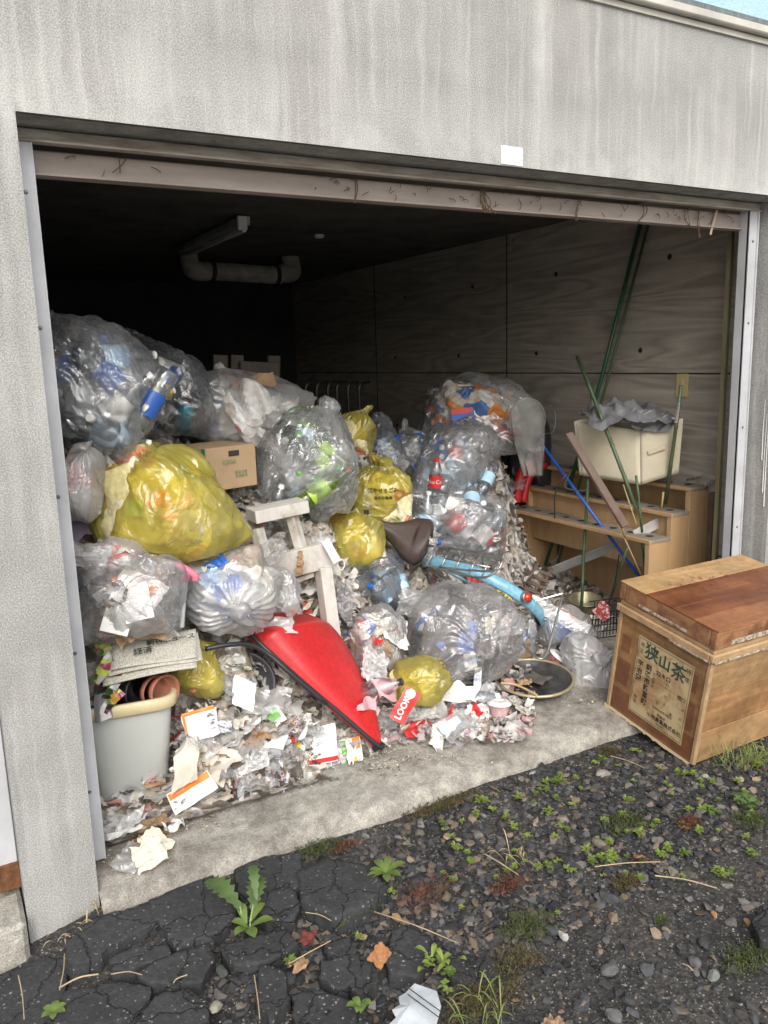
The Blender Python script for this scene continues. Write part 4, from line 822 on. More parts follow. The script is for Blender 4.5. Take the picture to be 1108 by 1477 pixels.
for i,(px,py,y,s_,m) in enumerate([(125,655,.72,.20,F_clear2),(250,775,.50,.22,F_clear2),(385,800,.62,.18,F_clear),(565,660,1.3,.22,F_clear),(600,790,1.05,.22,F_clear2),(490,860,.72,.20,F_clear),(610,870,.62,.20,F_clear2),(120,800,.42,.16,F_clear2),(350,650,1.2,.22,F_clear),(735,700,1.4,.18,F_dark),(330,1120,.26,.15,F_clear2),(400,1085,.28,.16,F_clear2),(620,1050,.27,.14,F_clear2),(540,960,.42,.14,F_white),(290,1060,.33,.14,F_clear2),(350,1130,.25,.12,F_white),(700,1000,.33,.14,F_white),(450,1050,.34,.14,F_clear),(225,830,.40,.15,F_clear2)]):
    o=bpy.data.objects.new('film_sheet',mesh_with(BF[i%5],m)); C.objects.link(o); o.location=tuple(W(px,py,y)); o.scale=(s_*1.15,)*3; o.rotation_euler=(R0(55)+HRR.uniform(-.4,.4),HRR.uniform(-.4,.4),CAMYAW+HRR.uniform(-.5,.5)) if y>.4 else (R0(25)+HRR.uniform(-.3,.3),HRR.uniform(-.3,.3),HRR.uniform(0,6)); tag(o,'large crumpled sheet of plastic film wedged among the bags and litter','film sheet','large crumpled film sheets among the bags')
# named pieces ------------------------------------------------------------
def sheet(name,label,cat,px,py,y,w_,h_,m,rot,amt=.12,seed=0,n=14,z=None,lam=(.06,.2)):
    p=W(px,py,y-.03) if z is None else WZ(px,py,z); v,f=grid(n,n,w_,h_); x=crumple(v,seed,amt=amt,lam=lam,k=5); me=smoothmesh(name,x,f)
    o=empty(name,label,cat,tuple(p),rot); objm('sheet',me,m,o); return o
def band(o,x0,y0,x1,y1,m,name='printed_band',z=.004):
    """a printed area laid over the sheet of a packet, following its folds"""
    sh=[c for c in o.children if c.name.startswith('sheet')][0].data; bvh=BVHTree.FromPolygons([v.co for v in sh.vertices],[p.vertices[:] for p in sh.polygons])
    n=8; v,f=grid(n,n,x1-x0,y1-y0); v=v+[(x0+x1)/2,(y0+y1)/2,0]
    for q in v:
        h=bvh.ray_cast(Vector((q[0],q[1],1)),Vector((0,0,-1))); q[2]=(h[0].z if h[0] else 0)+z
    me=smoothmesh(name,v,f); return objm(name,me,m,o)
def words(o,s,size,m,x,y,ang=0,z=.0065,bold=0,name='lettering',sx=1):
    sh=[c for c in o.children if c.name.startswith('sheet')][0].data; bvh=BVHTree.FromPolygons([v.co for v in sh.vertices],[p.vertices[:] for p in sh.polygons])
    t=text(name,s,size,m,Matrix.Translation((x,y,0))@Matrix.Rotation(ang,4,'Z'),None,bold=bold,sx=sx)
    for q in t.data.vertices:
        h=bvh.ray_cast(Vector((q.co.x,q.co.y,1)),Vector((0,0,-1))); q.co.z=(h[0].z if h[0] else 0)+z
    t.parent=o; return t
R_=math.radians
# the face of a flat packet is tilted towards the opening
def face(tilt,yaw,roll=0): return (Matrix.Rotation(CAMYAW+R_(yaw),3,'Z')@Matrix.Rotation(R_(tilt),3,'X')@Matrix.Rotation(R_(roll),3,'Z')).to_euler()
M_fine=mat('fine print',(.72,.71,.70),.5,.1,420,.03,20,col2=(.40,.40,.42),stretch=(.35,1,1),lo=.52,hi=.56,detail=2)
M_fineo=mat('fine print on silver',(.55,.56,.58),.35,.1,150,.03,20,col2=(.15,.15,.18),stretch=(.3,1,1),lo=.53,hi=.57,detail=2)
M_news=mat('newsprint',(.50,.48,.41),.9,.1,380,.03,20,col2=(.30,.29,.26),stretch=(1,.4,1),lo=.49,hi=.56,detail=2)
o=sheet('snack_packet','white back of a food packet with an orange red edge beside the grey bin','packet',290,1045,.37,.11,.10,M_wht,face(50,8,12),seed=1); band(o,-.055,.040,.055,.052,M_orange); band(o,-.055,-.02,-.047,.04,M_orange); band(o,-.045,-.045,.02,.034,M_fine,'small_print'); band(o,.025,-.03,.048,.034,M_fineo,'small_print')
o=sheet('food_packet','flattened white food packet with red bands and fine print under the scoop','packet',452,1075,.34,.17,.15,M_wht,face(35,-8,14),seed=2,amt=.08); band(o,-.084,.055,-.02,.072,M_redp); band(o,-.02,-.074,.084,-.058,M_redp); band(o,-.075,-.05,-.045,.04,M_yelp); band(o,-.03,-.04,.03,.05,M_fine,'small_print'); band(o,.036,-.045,.078,.045,M_fine,'small_print')
o=sheet('salad_packet','small white and green packet with lettering at the tip of the scoop','packet',505,1082,.31,.085,.095,M_wht,face(40,-5,12),seed=3,amt=.08); band(o,-.04,-.045,-.012,.04,M_green); words(o,'サラダ',.018,M_wht,-.027,0,math.pi/2,z=.009); words(o,'コーンクリーム',.011,M_green,.002,0,math.pi/2); band(o,.012,.0,.040,.045,M_orange); band(o,-.005,-.045,.022,-.03,M_yelp)
o=sheet('tissue_packet','orange and white printed tissue packet at the very front of the heap','packet',277,1143,.26,.15,.075,M_wht,face(42,0,32),seed=4,amt=.1); band(o,-.07,.012,.07,.034,M_orange); band(o,-.065,-.032,.06,.006,M_fine,'small_print'); words(o,'tissue',.013,M_wht,-.03,.023,z=.009)
o=sheet('chocolate_wrapper','bright red wrapper with white letters leaning on the crushed yellow bag','wrapper',584,1018,.265,.062,.135,M_redp,face(48,0,-28),seed=5,amt=.12); words(o,'LOOK',.034,M_wht,-.002,-.012,math.pi/2,bold=.001); words(o,'●',.05,M_wht,.0,.045,z=.006); 
o=sheet('zipper_bag','clear zipper bag with pale printed labels at the front edge of the heap','zipper bag',660,1052,.22,.15,.125,F_clear2,face(38,6,28),seed=6,amt=.1); band(o,-.06,-.01,.03,.045,M_pale); band(o,-.05,-.005,.02,.035,M_fine,'small_print',z=.007); band(o,-.01,-.05,.03,-.02,M_wht); words(o,'●●',.012,M_blue,.01,-.035)
o=sheet('green_snack_wrapper','small lime green wrapper on the concrete at the front of the heap','wrapper',622,1079,.24,.07,.035,M_lime,face(25,0,8),seed=7,amt=.3)
o=sheet('seasoning_packet','small white sachet with green leaf print under the scoop edge','sachet',393,1033,.41,.075,.07,M_wht,face(45,0,35),seed=8,amt=.15); band(o,-.02,-.02,.025,.02,M_green)
o=sheet('silver_packet','silver foil packet with fine print leaning against the dark tub','packet',352,1000,.40,.075,.10,M_foil,face(60,10,-20),seed=9,amt=.25)
o=sheet('grey_packet','grey foil sachet with a printed square beside the orange edged packet','sachet',322,1048,.36,.055,.05,M_fineo,face(45,0,-10),seed=19,amt=.15)
o=sheet('striped_cloth','pale pink ribbed cloth bunched beside the red chocolate wrapper','cloth',556,993,.37,.095,.085,M_pink,face(65,0,20),seed=10,amt=.55); 
o=sheet('striped_cloth','pale pink ribbed cloth end lying lower towards the scoop tip','cloth',530,1015,.36,.085,.07,M_pink,face(55,20,-30),seed=11,amt=.6)
o=sheet('white_shirt','dirty white cloth spread over the litter in front of the grey bin','cloth',300,1098,.33,.20,.15,M_cloth,face(35,0,-25),seed=12,amt=.45,n=26,lam=(.05,.15))
o=sheet('white_shirt','long dirty white cloth folded beside the tissue packet','cloth',268,1100,.30,.10,.17,M_cloth,face(38,0,15),seed=13,amt=.5,n=24,lam=(.04,.12))
o=sheet('kitchen_towel','stained white kitchen cloth lying left of the red banded packet','cloth',388,1070,.36,.12,.10,M_wht,face(40,0,-15),seed=14,amt=.45,n=20)
o=sheet('plastic_wrap','large sheet of clear wrap crumpled in front of the dark tub','wrap',345,1085,.34,.22,.19,F_clear2,face(38,0,20),seed=15,amt=.55,n=30,lam=(.04,.14))
o=sheet('plastic_wrap','clear wrap lying under the seasoning sachet','wrap',385,1010,.42,.18,.12,F_clear2,face(45,0,0),seed=16,amt=.5,n=26,lam=(.04,.14))
o=sheet('plastic_glove','clear crumpled plastic glove lying alone on the threshold by the left rail','glove',190,1237,.08,.10,.13,F_clear2,face(12,0,-20),seed=17,amt=.5,n=22,z=.085,lam=(.03,.1))
o=sheet('egg_carton_lid','dull white cloth strip along the front edge of the heap','cloth',442,1110,.25,.16,.035,M_cloth,face(25,0,8),seed=18,amt=.3,z=.09); o.name='cloth_strip'
o=sheet('white_wrapper','white and pink wrapper lying between the front bag and the pink cup','wrapper',660,1000,.38,.17,.07,M_wht,face(40,0,-12),seed=20,amt=.4,n=20); band(o,-.06,-.02,.05,.01,M_fine)
o=sheet('white_film','crumpled white film draped over the red scoop top','film',398,905,.50,.15,.10,F_white,face(50,0,10),seed=22,amt=.6,n=24,lam=(.03,.1))
for (a,b,c_,d_,e_,l_) in [(225,1215,.10,.09,31,'cream paper mass piled at the foot of the grey bin'),(180,1200,.13,.08,32,'dirty white film mass between the left rail and the grey bin'),(215,1232,.10,.06,33,'small cream paper lump in front of the grey bin'),(250,1190,.12,.07,34,'pale crumpled paper lump right of the grey bin foot')]:
    scrap('paper_lump',tuple(WZ(a,b,.10)),c_,M_crm if e_%2 else M_wht,l_,'paper lump',k=e_%14)
print('litter',time.time()-T0)
# ---------------- grey bin with its load
p0=WZ(202,1172,.08); 
def binshape(name,m,zs,parent,base,inner=False):
    bm=bmesh.new(); rings=[]
    for (z,sx,sy) in zs:
        ring=[]
        for k in range(36):
            a=k*2*math.pi/36; c_,s_=math.cos(a),math.sin(a); e=2/5.2
            ring.append(bm.verts.new((math.copysign(abs(c_)**e,c_)*sx,math.copysign(abs(s_)**e,s_)*sy,z)))
        rings.append(ring)
    for A,B in zip(rings[:-1],rings[1:]):
        for k in range(36): bm.faces.new((A[k],A[(k+1)%36],B[(k+1)%36],B[k]))
    return bmo(name,bm,m,parent,smooth=True)
B=empty('waste_bin','grey plastic bin with a beige rim standing by the left door rail','bin',(.200,.47,.08),(0,0,R_(-9))); B.scale=(1.12,1.12,.96)
binshape('bin_body',mat('scuffed grey plastic',(.47,.49,.47),.45,.12,5,.1,30,col2=(.38,.40,.38),lo=.5,hi=.75),[(0,.001,.001),(0,.092,.082),(.012,.100,.088),(.31,.128,.118),(.345,.130,.120)],B,None)
binshape('bin_rim',mat('beige rim plastic',(.58,.49,.30),.45,.15,5,.05),[(.345,.131,.121),(.340,.141,.131),(.345,.146,.136),(.378,.148,.138),(.385,.143,.133),(.384,.132,.122),(.345,.128,.118)],B,None)
binshape('inner_liner',M_blk,[(.375,.131,.121),(.30,.122,.112),(.30,.001,.001)],B,None)
def pot(p,axis,r,h,m,label):
    o=empty('flower_pot',label,'flower pot'); a=Vector(axis).normalized(); place(o,Vector(p)-a*h/2,a)
    bm=bmesh.new(); lathe(bm,[(.001,.002),(r*.68,0),(r*.92,h*.78),(r*1.0,h*.78),(r*1.04,h*.80),(r*1.06,h),(r*1.0,h+.003),(r*.93,h-.002),(r*.88,h*.78),(r*.64,.012),(.001,.010)],32); bmo('pot_wall',bm,m,o,smooth=False).data.shade_smooth(); return o
M_terr=mat('terracotta',(.40,.15,.09),.8,.25,14,.2,50,col2=(.30,.13,.09))
pot(W(228,994,.375),(.35,-.9,.05),.052,.085,M_terr,'terracotta pot lying on its side on top of the bin'); pot(W(215,994,.41),(.35,-.9,.05),.050,.085,M_terr,'second terracotta pot nested behind the front terracotta pot'); pot(W(190,994,.43),(.45,-.85,.05),.060,.09,M_blk,'black plastic pot nested left of the terracotta pots')
P_snack=patchmat('snack print',[(.05,.09,.03),(.35,.05,.12),(.45,.42,.08),(.03,.03,.03),(.10,.25,.06),(.50,.30,.05),(.25,.10,.22)],sc=48,rough=.3)
P_snack2=patchmat('lime snack print',[(.42,.48,.10),(.08,.08,.08),(.55,.55,.20),(.30,.06,.10),(.06,.16,.05),(.4,.4,.4)],sc=40,rough=.3)
for (a,b,c_,m,sd,rl,l_) in [(150,965,.36,M_yelp,41,-30,'yellow green gift wrap packet at the left of the bin load'),(158,1008,.33,M_lime,42,-40,'lime striped snack packet standing in the bin by the rail'),(166,975,.34,M_redp,43,-20,'red and black patterned snack packet in the bin'),(148,1020,.33,M_gry,44,10,'silver grey snack packet in the front corner of the bin'),(150,925,.45,M_green,45,10,'green packet wedged between the rail and the newspapers')]:
    o=sheet('snack_packet',l_,'packet',a,b,c_+.03,.055,.085,[P_snack,P_snack2][sd%2] if sd!=44 else M_gry,face(58,0,rl),seed=sd,amt=.18)
NP=empty('newspaper_stack','folded yellowed newspapers laid across the top of the bin','newspaper',tuple(W(222,948,.37)),face(26,12,6))
for i in range(4):
    v,f=grid(16,12,.30-.012*i,.13); x=v.copy(); x[:,2]=.006*np.sin(x[:,0]*14+i)+.010*i-.02*np.clip(-x[:,0]-.1,0,1)*3; x[:,0]+=.008*math.sin(i*5); x[:,1]+=(.012,-.022,.0,.01)[i]
    x[:,0]+=x[:,1]*.1*(i%2); bm=bmesh.new(); me=smoothmesh('newspaper_sheet',x,f); s_=objm('newspaper_sheet',me,M_news,NP); md=s_.modifiers.new('t','SOLIDIFY'); md.thickness=.004
for (s_,x_,y_,z_,sz) in [('朝刊ニュース',.06,.02,.047,.026),('経済',-.03,-.01,.047,.03)]: text('headline',s_,sz,M_ink,Matrix.Translation((x_,y_,z_)),NP,bold=.0005)
# white food tray standing in the bag above
TR=empty('food_tray','white plastic food tray with ribbed bottom behind the bag film','tray',tuple(W(172,885,.325)),face(72,10,-18)); 
bm=bmesh.new(); xbox(bm,0,0,0,.085,.125,.004,.0); xbox(bm,0,0,-.008,.06,.10,.012,.005,seg=2)
for i in range(6): xbox(bm,0,-.035+.014*i,.0035,.04,.006,.004,.0015)
bmo('tray_shell',bm,M_wht,TR)
TR2=sheet('polystyrene_sheet','folded white foam sheet behind the tray in the bag','foam sheet',197,868,.335,.085,.12,M_wht,face(65,5,12),seed=51,amt=.06)
# folded umbrella with pink handle
a=W(262,905,.36); b=W(266,838,.40)
U=empty('umbrella','grey folded umbrella standing upright with a pink handle on top','umbrella',tuple(a)); bm=bmesh.new(); tube(bm,[a,b],.0105,10,taper=[.8,1]); setp(bmo('umbrella_shaft',bm,mat('grey coated steel',(.42,.43,.44),.4),U if False else None),U)
bm=bmesh.new(); h0=W(247,815,.42); h1=W(280,829,.38); tube(bm,spline([W(246,821,.42),h0,W(262,818,.40),h1,W(282,836,.38)],4),.0125,10); tube(bm,[b,W(272,826,.39)],.013,10); setp(bmo('umbrella_handle',bm,mat('pink rubber',(.62,.16,.24),.5,.1)),U)
# dark tub under the scoop handle
TB=empty('plastic_tub','dark grey round plastic tub tipped on its side under the scoop','tub'); place(TB,W(350,985,.50),(-.15,-.75,.62))
bm=bmesh.new(); lathe(bm,[(.001,-.09),(.085,-.09),(.10,-.01),(.118,.0),(.121,.004),(.118,.007),(.108,.002),(.078,-.078),(.001,-.08)],36); bmo('tub_shell',bm,mat('dark grey tub plastic',(.06,.06,.065),.4),TB,smooth=True)
scrap('clear_wrap',tuple(W(338,985,.43)),.15,F_clear2,'crumpled clear wrap lying in the dark tipped tub','wrap',k=3)
# ---------------- red snow scoop, upside down
SP=empty('snow_scoop','red plastic snow scoop lying face down with a black tube handle','snow scoop',tuple(W(460,985,.4)))
def P3(*a): return Vector(W(*a))
near=[P3(352,905,.55),P3(372,926,.47),P3(392,943,.43),P3(440,987,.36),P3(495,1033,.30),P3(541,1074,.25)]
far=[P3(446,886,.74),P3(474,903,.68),P3(499,930,.61),P3(521,968,.52),P3(540,1015,.40),P3(551,1072,.26)]
bm=bmesh.new(); rows=[]; m_=16
nn=spline(near,5); ff=spline(far,5)
for i,(a,b) in enumerate(zip(nn,ff)):
    a=Vector(a);b=Vector(b); t=i/(len(nn)-1); row=[]
    up=Vector((-.15,-.60,.78)).normalized(); bulge=(.015+.085*min(1,t/.28)**.8) if t<.28 else .10*(1-(t-.28)/.72)**.85
    for k in range(m_+1):
        s_=k/m_; row.append(bm.verts.new(a.lerp(b,s_)+up*bulge*(1-abs(2*s_-1)**5)-(up*.0)))
    rows.append(row)
for i in range(len(rows)-1):
    for k in range(m_): bm.faces.new((rows[i][k],rows[i+1][k],rows[i+1][k+1],rows[i][k+1]))
# skirts at both edges
for side,idx in ((near,0),(far,m_)):
    low=[bm.verts.new(r_[idx].co+Vector((0,0,-1))*(.020 if idx==0 else .10)*(1-.6*i/len(rows))+Vector((-.004,-.006,0))*(idx==0)) for i,r_ in enumerate(rows)]
    for i in range(len(rows)-1): bm.faces.new((rows[i][idx],rows[i+1][idx],low[i+1],low[i]))
bmesh.ops.recalc_face_normals(bm,faces=bm.faces); o=bmo('scoop_shell',bm,M_red,smooth=True); md=o.modifiers.new('s','SOLIDIFY'); md.thickness=.005; setp(o,SP)
# folded back wall with hand slots
bm=bmesh.new(); c_=[P3(352,905,.55),P3(372,880,.66),P3(402,872,.78),P3(440,893,.78)]
g=[bm.verts.new(x) for x in c_]; bm.faces.new(g); o=bmo('scoop_back',bm,M_red); md=o.modifiers.new('s','SOLIDIFY'); md.thickness=.006; setp(o,SP)
bm=bmesh.new(); tube(bm,spline([P3(332,885,.55),P3(352,905,.52),P3(375,928,.455),P3(430,978,.36),P3(495,1033,.29),P3(546,1076,.235),P3(552,1073,.245)],6),.0085,10); setp(bmo('handle_tube',bm,M_blk,smooth=True),SP)
bm=bmesh.new(); tube(bm,spline([P3(296,936,.40),P3(330,930,.39),P3(360,930,.40),P3(385,942,.39),P3(420,972,.345),P3(470,1015,.30)],6),.0085,10); setp(bmo('handle_tube',bm,M_blk,smooth=True),SP)
bm=bmesh.new(); tube(bm,[P3(546,1077,.235),P3(540,1080,.25)],.012,10); setp(bmo('tube_foot',bm,M_blk),SP)
CR=empty('red_crate','red plastic crate corner with slots showing above the scoop','crate',tuple(W(430,885,.75)))
bm=bmesh.new(); A,B_,Cc_,D=P3(405,852,.85),P3(447,872,.80),P3(458,925,.72),P3(418,905,.76)
g=[bm.verts.new(x) for x in (A,B_,Cc_,D)]; bm.faces.new(g); bmesh.ops.bevel(bm,geom=bm.verts[:],offset=.02,segments=3,affect='VERTICES'); o=bmo('crate_side',bm,M_red); md=o.modifiers.new('s','SOLIDIFY'); md.thickness=-.03; md.offset=-1; setp(o,CR)
n_=(B_-A).cross(D-A).normalized(); n_=n_ if n_.dot(Vector(TOCAM))>0 else -n_
bm=bmesh.new()
for s_,t_ in ((.25,.62),(.45,.70),(.65,.78)):
    c0=A.lerp(B_,s_).lerp(D.lerp(Cc_,s_),t_)+n_*.004; e1=(B_-A).normalized()*.012; e2=(D-A).normalized()*.006; bm.faces.new([bm.verts.new(c0+e1*a+e2*b) for a,b in ((-1,-1),(1,-1),(1,1),(-1,1))])
setp(bmo('crate_slot',bm,M_dark),CR)
# ---------------- broken white chair
M_wpaint=woodmat('flaking white paint',(.62,.60,.56),(.50,.48,.44),scale=1,axis=2,rough=.8,dirt=(.30,.25,.19),bump=.3)
CH=empty('broken_chair','broken white painted wooden chair frame standing in the middle of the heap','chair',tuple(W(430,900,.8)))
def bpart(name,segs,m,par,up=(0,0,1),bev=.002):
    bm=bmesh.new()
    for (a,b,w_,h_) in segs: beam(bm,a,b,w_,h_,up,bev)
    return setp(bmo(name,bm,m),par)
bpart('top_board',[(P3(362,744,.80),P3(438,728,.80),.11,.050)],M_wpaint,CH)
bpart('back_post',[(P3(371,762,.79),P3(384,815,.76),.045,.035)],M_wpaint,CH); bpart('back_post',[(P3(421,744,.79),P3(437,800,.76),.05,.035)],M_wpaint,CH)
bpart('seat_rail',[(P3(384,822,.74),P3(480,798,.72),.035,.105)],M_wpaint,CH)
bpart('front_leg',[(P3(466,818,.72),P3(482,940,.66),.055,.055)],M_wpaint,CH)
bpart('lower_rail',[(P3(396,848,.76),P3(452,828,.74),.02,.02)],M_wpaint,CH)
TW=empty('twisted_cloth','brown rag strips hanging over the white seat rail','rag',tuple(W(432,815,.68)))
for i in range(3):
    v,f=grid(6,22,.02,.11); x=crumple(v,60+i,amt=.6,lam=(.03,.07)); me=smoothmesh('rag_strip',x,f); me.transform(Matrix.Rotation(math.pi/2,4,'X')); objm('rag_strip',me,M_brn,TW,loc=(.008*i-.01,-.01,.01*i))
# face mask hanging from the rail
MK=empty('face_mask','white cloth face mask with ear loop hanging over the end of the seat rail','face mask',tuple(W(478,795,.66)))
v,f=grid(10,14,.034,.10); x=v.copy(); x[:,2]=.012*np.sin(x[:,0]*60)*.3+.03*(x[:,1]*10)**2*.15; me=smoothmesh('mask_cloth',x,f); me.transform(Matrix.Rotation(CAMYAW,4,'Z')@Matrix.Rotation(R_(80),4,'X')@Matrix.Rotation(R_(28),4,'Z')); objm('mask_cloth',me,M_wht,MK)
bm=bmesh.new(); c0=W(491,812,.66)-W(478,795,.66); tube(bm,spline([c0+np.array(q)*1.0 for q in [(-.012,0,.02),(-.010,0,-.012),(.004,0,-.030),(.018,0,-.014),(.012,0,.012),(-.004,0,.012)]],4),.0022,6); bmo('ear_loop',bm,M_white,MK)
# ---------------- cardboard box
CB=empty('cardboard_box','brown cardboard box with a green stripe and printed lettering','cardboard box',tuple(W(305,672,1.0)),(0,0,R_(-74)))
M_card=mat('cardboard',(.42,.29,.17),.85,.12,12,.15,60,col2=(.36,.25,.15)); M_grn=mat('green print on board',(.05,.20,.10),.7)
bm=bmesh.new(); xbox(bm,0,.02,0,.235,.235,.17,.003); bmo('box_body',bm,M_card,CB)
bm=bmesh.new(); xbox(bm,.1025,-.0995,0,.022,.003,.168); bmo('green_stripe',bm,M_grn,CB)
text('box_print','国産野菜 950g',.026,M_grn,Matrix.Translation((-.015,-.101,.052))@Matrix.Rotation(math.pi/2,4,'X'),CB)
text('box_print','GJ056',.026,M_grn,Matrix.Translation((.1195,.005,.022))@Matrix.Rotation(math.pi/2,4,'Z')@Matrix.Rotation(math.pi/2,4,'X'),CB)
text('box_print','取扱注意\n天地無用',.015,M_grn,Matrix.Translation((.1195,.06,-.030))@Matrix.Rotation(math.pi/2,4,'Z')@Matrix.Rotation(math.pi/2,4,'X'),CB)
bm=bmesh.new(); xbox(bm,.1185,.03,.056,.004,.05,.022,.001); bmo('hand_hole',bm,M_dark,CB)
# things in the dark at the back
WP=empty('wooden_pallet','weathered wooden crate standing in the dark at the back','crate',tuple(W(360,530,2.6)))
M_pal=woodmat('dusty pallet wood',(.22,.19,.15),(.13,.11,.09),axis=2)
for i,(a,b,c_,d_,nm) in enumerate([((318,512),(318,560),.09,.02,'slat'),((342,512),(342,560),.08,.02,'slat'),((395,513),(395,570),.08,.02,'slat')]): bpart(nm,[(P3(a[0],a[1],2.62),P3(b[0],b[1]+20,2.62),c_,d_)],M_pal,WP,up=(0,1,0))
bpart('front_panel',[(P3(346,540,2.58),P3(403,542,2.58),.02,.16)],M_pal,WP)
for j,(px,y) in enumerate(((455,2.6),(500,2.75))):
    q=empty('folding_chair','dark tube chair frame standing in the dark, '+('left one of the pair' if j==0 else 'right one of the pair'),'chair',tuple(W(px,600,y)))
    for t_ in range(3):
        a=P3(px-14+t_*16,560,y+.04*t_); bm=bmesh.new(); tube(bm,spline([a+Vector((0,0,-.35)),a+Vector((0,0,-.1)),a,a+Vector((.03,0,.035)),a+Vector((.09,.02,.04))],5),.011,8); setp(bmo('frame_tube',bm,M_blk),q)
# ================= stepped shelf by the right wall
M_lam=woodmat('oak print board',(.55,.36,.19),(.42,.265,.13),scale=1.6,axis=2,rough=.45,dirt=(.46,.31,.18),ring=6,bump=.05)
M_lamt=mat('dusty shelf top',(.30,.25,.20),.8,.2,9,.1,60,col2=(.22,.19,.16)); M_hole=mat('dark green hole',(.015,.05,.035),.8,.1)
SH=empty('display_shelf','light brown three step shelf with rows of dark green holes against the right wall','shelf',(2.88,1.05,.08))
SY0,SY1=.50,1.60; XS=[2.685,2.83,2.955,3.08]; ZS=[.60,.715,.83]
def box3(name,x0,x1,y0,y1,z0,z1,m,par,bev=.0015):
    bm=bmesh.new(); xbox(bm,(x0+x1)/2,(y0+y1)/2,(z0+z1)/2,x1-x0,y1-y0,z1-z0,bev); return setp(bmo(name,bm,m),par)
for (ya,yb) in ((SY0,SY0+.028),(SY1-.028,SY1)):
    for i in range(3): box3('side_panel',XS[i]+(.0 if i==0 else .0005),XS[i+1],ya,yb,.08,ZS[i]-.0185,M_lam,SH)
for i in range(3):
    box3('step_edge',XS[i]-.004,XS[i]+.012,SY0-.003,SY1+.003,ZS[i]-.018,ZS[i],M_lam,SH)
    o=box3('step',XS[i]+.0125,XS[i+1]+(.0 if i==2 else -.001),SY0-.003,SY1+.003,ZS[i]-.018,ZS[i]-.0005,M_lamt,SH)
    for k in range(9):
        bm=bmesh.new(); lathe(bm,[(0,.001),(.017,.001),(.0195,.002)],20,Matrix.Translation(((XS[i]+XS[i+1])/2+.004,SY0+.07+k*.12,ZS[i]))); q=setp(bmo('hole',bm,M_hole),SH)
box3('back_board',3.081,3.095,SY0,SY1,.08,.80,M_lam,SH); box3('divider',2.86,2.875,SY0+.03,SY1-.03,.40,.69,M_lam,SH)
# storage box of cream fabric
SB=empty('fabric_box','cream fabric storage box with a handle standing on the top step of the shelf','storage box',(2.93,.80,.83))
M_fab=mat('cream fabric',(.62,.57,.44),.9,.1,5,.2,150,col2=(.52,.46,.33),dist=.003)
tb=lambda px,py,y: W(px,py,y)
fz=.735
bx=[(833,606,.93),(910,617,.93),(985,604,.93)]
A0=W(836,685,1.02); B0=W(924,699,.70); C0=W(979,682,.55); A1=W(828,608,1.02); B1=W(923,621,.70); C1=W(986,604,.55)
print('fabric',A0,B0,C0,A1,B1,C1)
D0=A0+(C0-B0); D1=A1+(C1-B1)
def panel(name,q,m,par,n=12,bul=.01,th=.004):
    q=[np.array(x) for x in q]; v=[];nrm=np.cross(q[1]-q[0],q[3]-q[0]); nrm/=np.linalg.norm(nrm)
    for i in range(n+1):
        for j in range(n+1):
            s_,t_=i/n,j/n; p=(q[0]*(1-s_)+q[1]*s_)*(1-t_)+(q[3]*(1-s_)+q[2]*s_)*t_; v.append(p+nrm*bul*math.sin(math.pi*s_)*math.sin(math.pi*t_)*(.6+.4*math.sin(5*s_+3*t_)))
    f=[(i*(n+1)+j,(i+1)*(n+1)+j,(i+1)*(n+1)+j+1,i*(n+1)+j+1) for i in range(n) for j in range(n)]
    me=smoothmesh(name,np.array(v),np.array(f)); o=objm(name,me,m); md=o.modifiers.new('s','SOLIDIFY'); md.thickness=th; return setp(o,par)
panel('box_side',(A0,B0,B1,A1),M_fab,SB); panel('box_side',(B0,C0,C1,B1),M_fab,SB); panel('box_side',(C0,D0,D1,C1),M_fab,SB,bul=0); panel('box_side',(D0,A0,A1,D1),M_fab,SB,bul=0); panel('box_bottom',(A0,B0,C0,D0),M_fab,SB,bul=0)
h0=B0*.68+B1*.32; e1=(C0-B0); hz_=B0+(B1-B0)*.55
bm=bmesh.new(); off=np.array([-.3,-1,0])*.010; beam(bm,hz_+e1*.18+off,hz_+e1*.62+off+(C1-C0)*.02,.004,.022,bev=.001); setp(bmo('box_handle',bm,M_fab),SB)
# crumpled grey plastic sheet spilling over the box
GS=empty('plastic_sheet','crumpled dark grey plastic sheet heaped over the cream storage box','plastic sheet',tuple((A1+C1)/2+np.array([0,0,.04])),(0,0,CAMYAW))
for i,(lx,ly,lz,w_,h_,sd,tilt) in enumerate([(-.01,.01,-.02,.34,.26,71,.1),(.10,-.10,-.035,.17,.15,73,.9)]):
    v,f=grid(60,48,w_*1.5,h_*1.5); v=v.copy(); r2=(v[:,0]/w_)**2+(v[:,1]/h_)**2; x=crumple(v,sd,amt=.55,lam=(.07,.22),k=7); x[:,2]+=.07*np.exp(-r2*3)*(i==0)
    me=smoothmesh('sheet_fold',x,f); me.transform(Matrix.Rotation(tilt,4,'X')); objm('sheet_fold',me,M_gry,GS,loc=(lx,ly,lz))

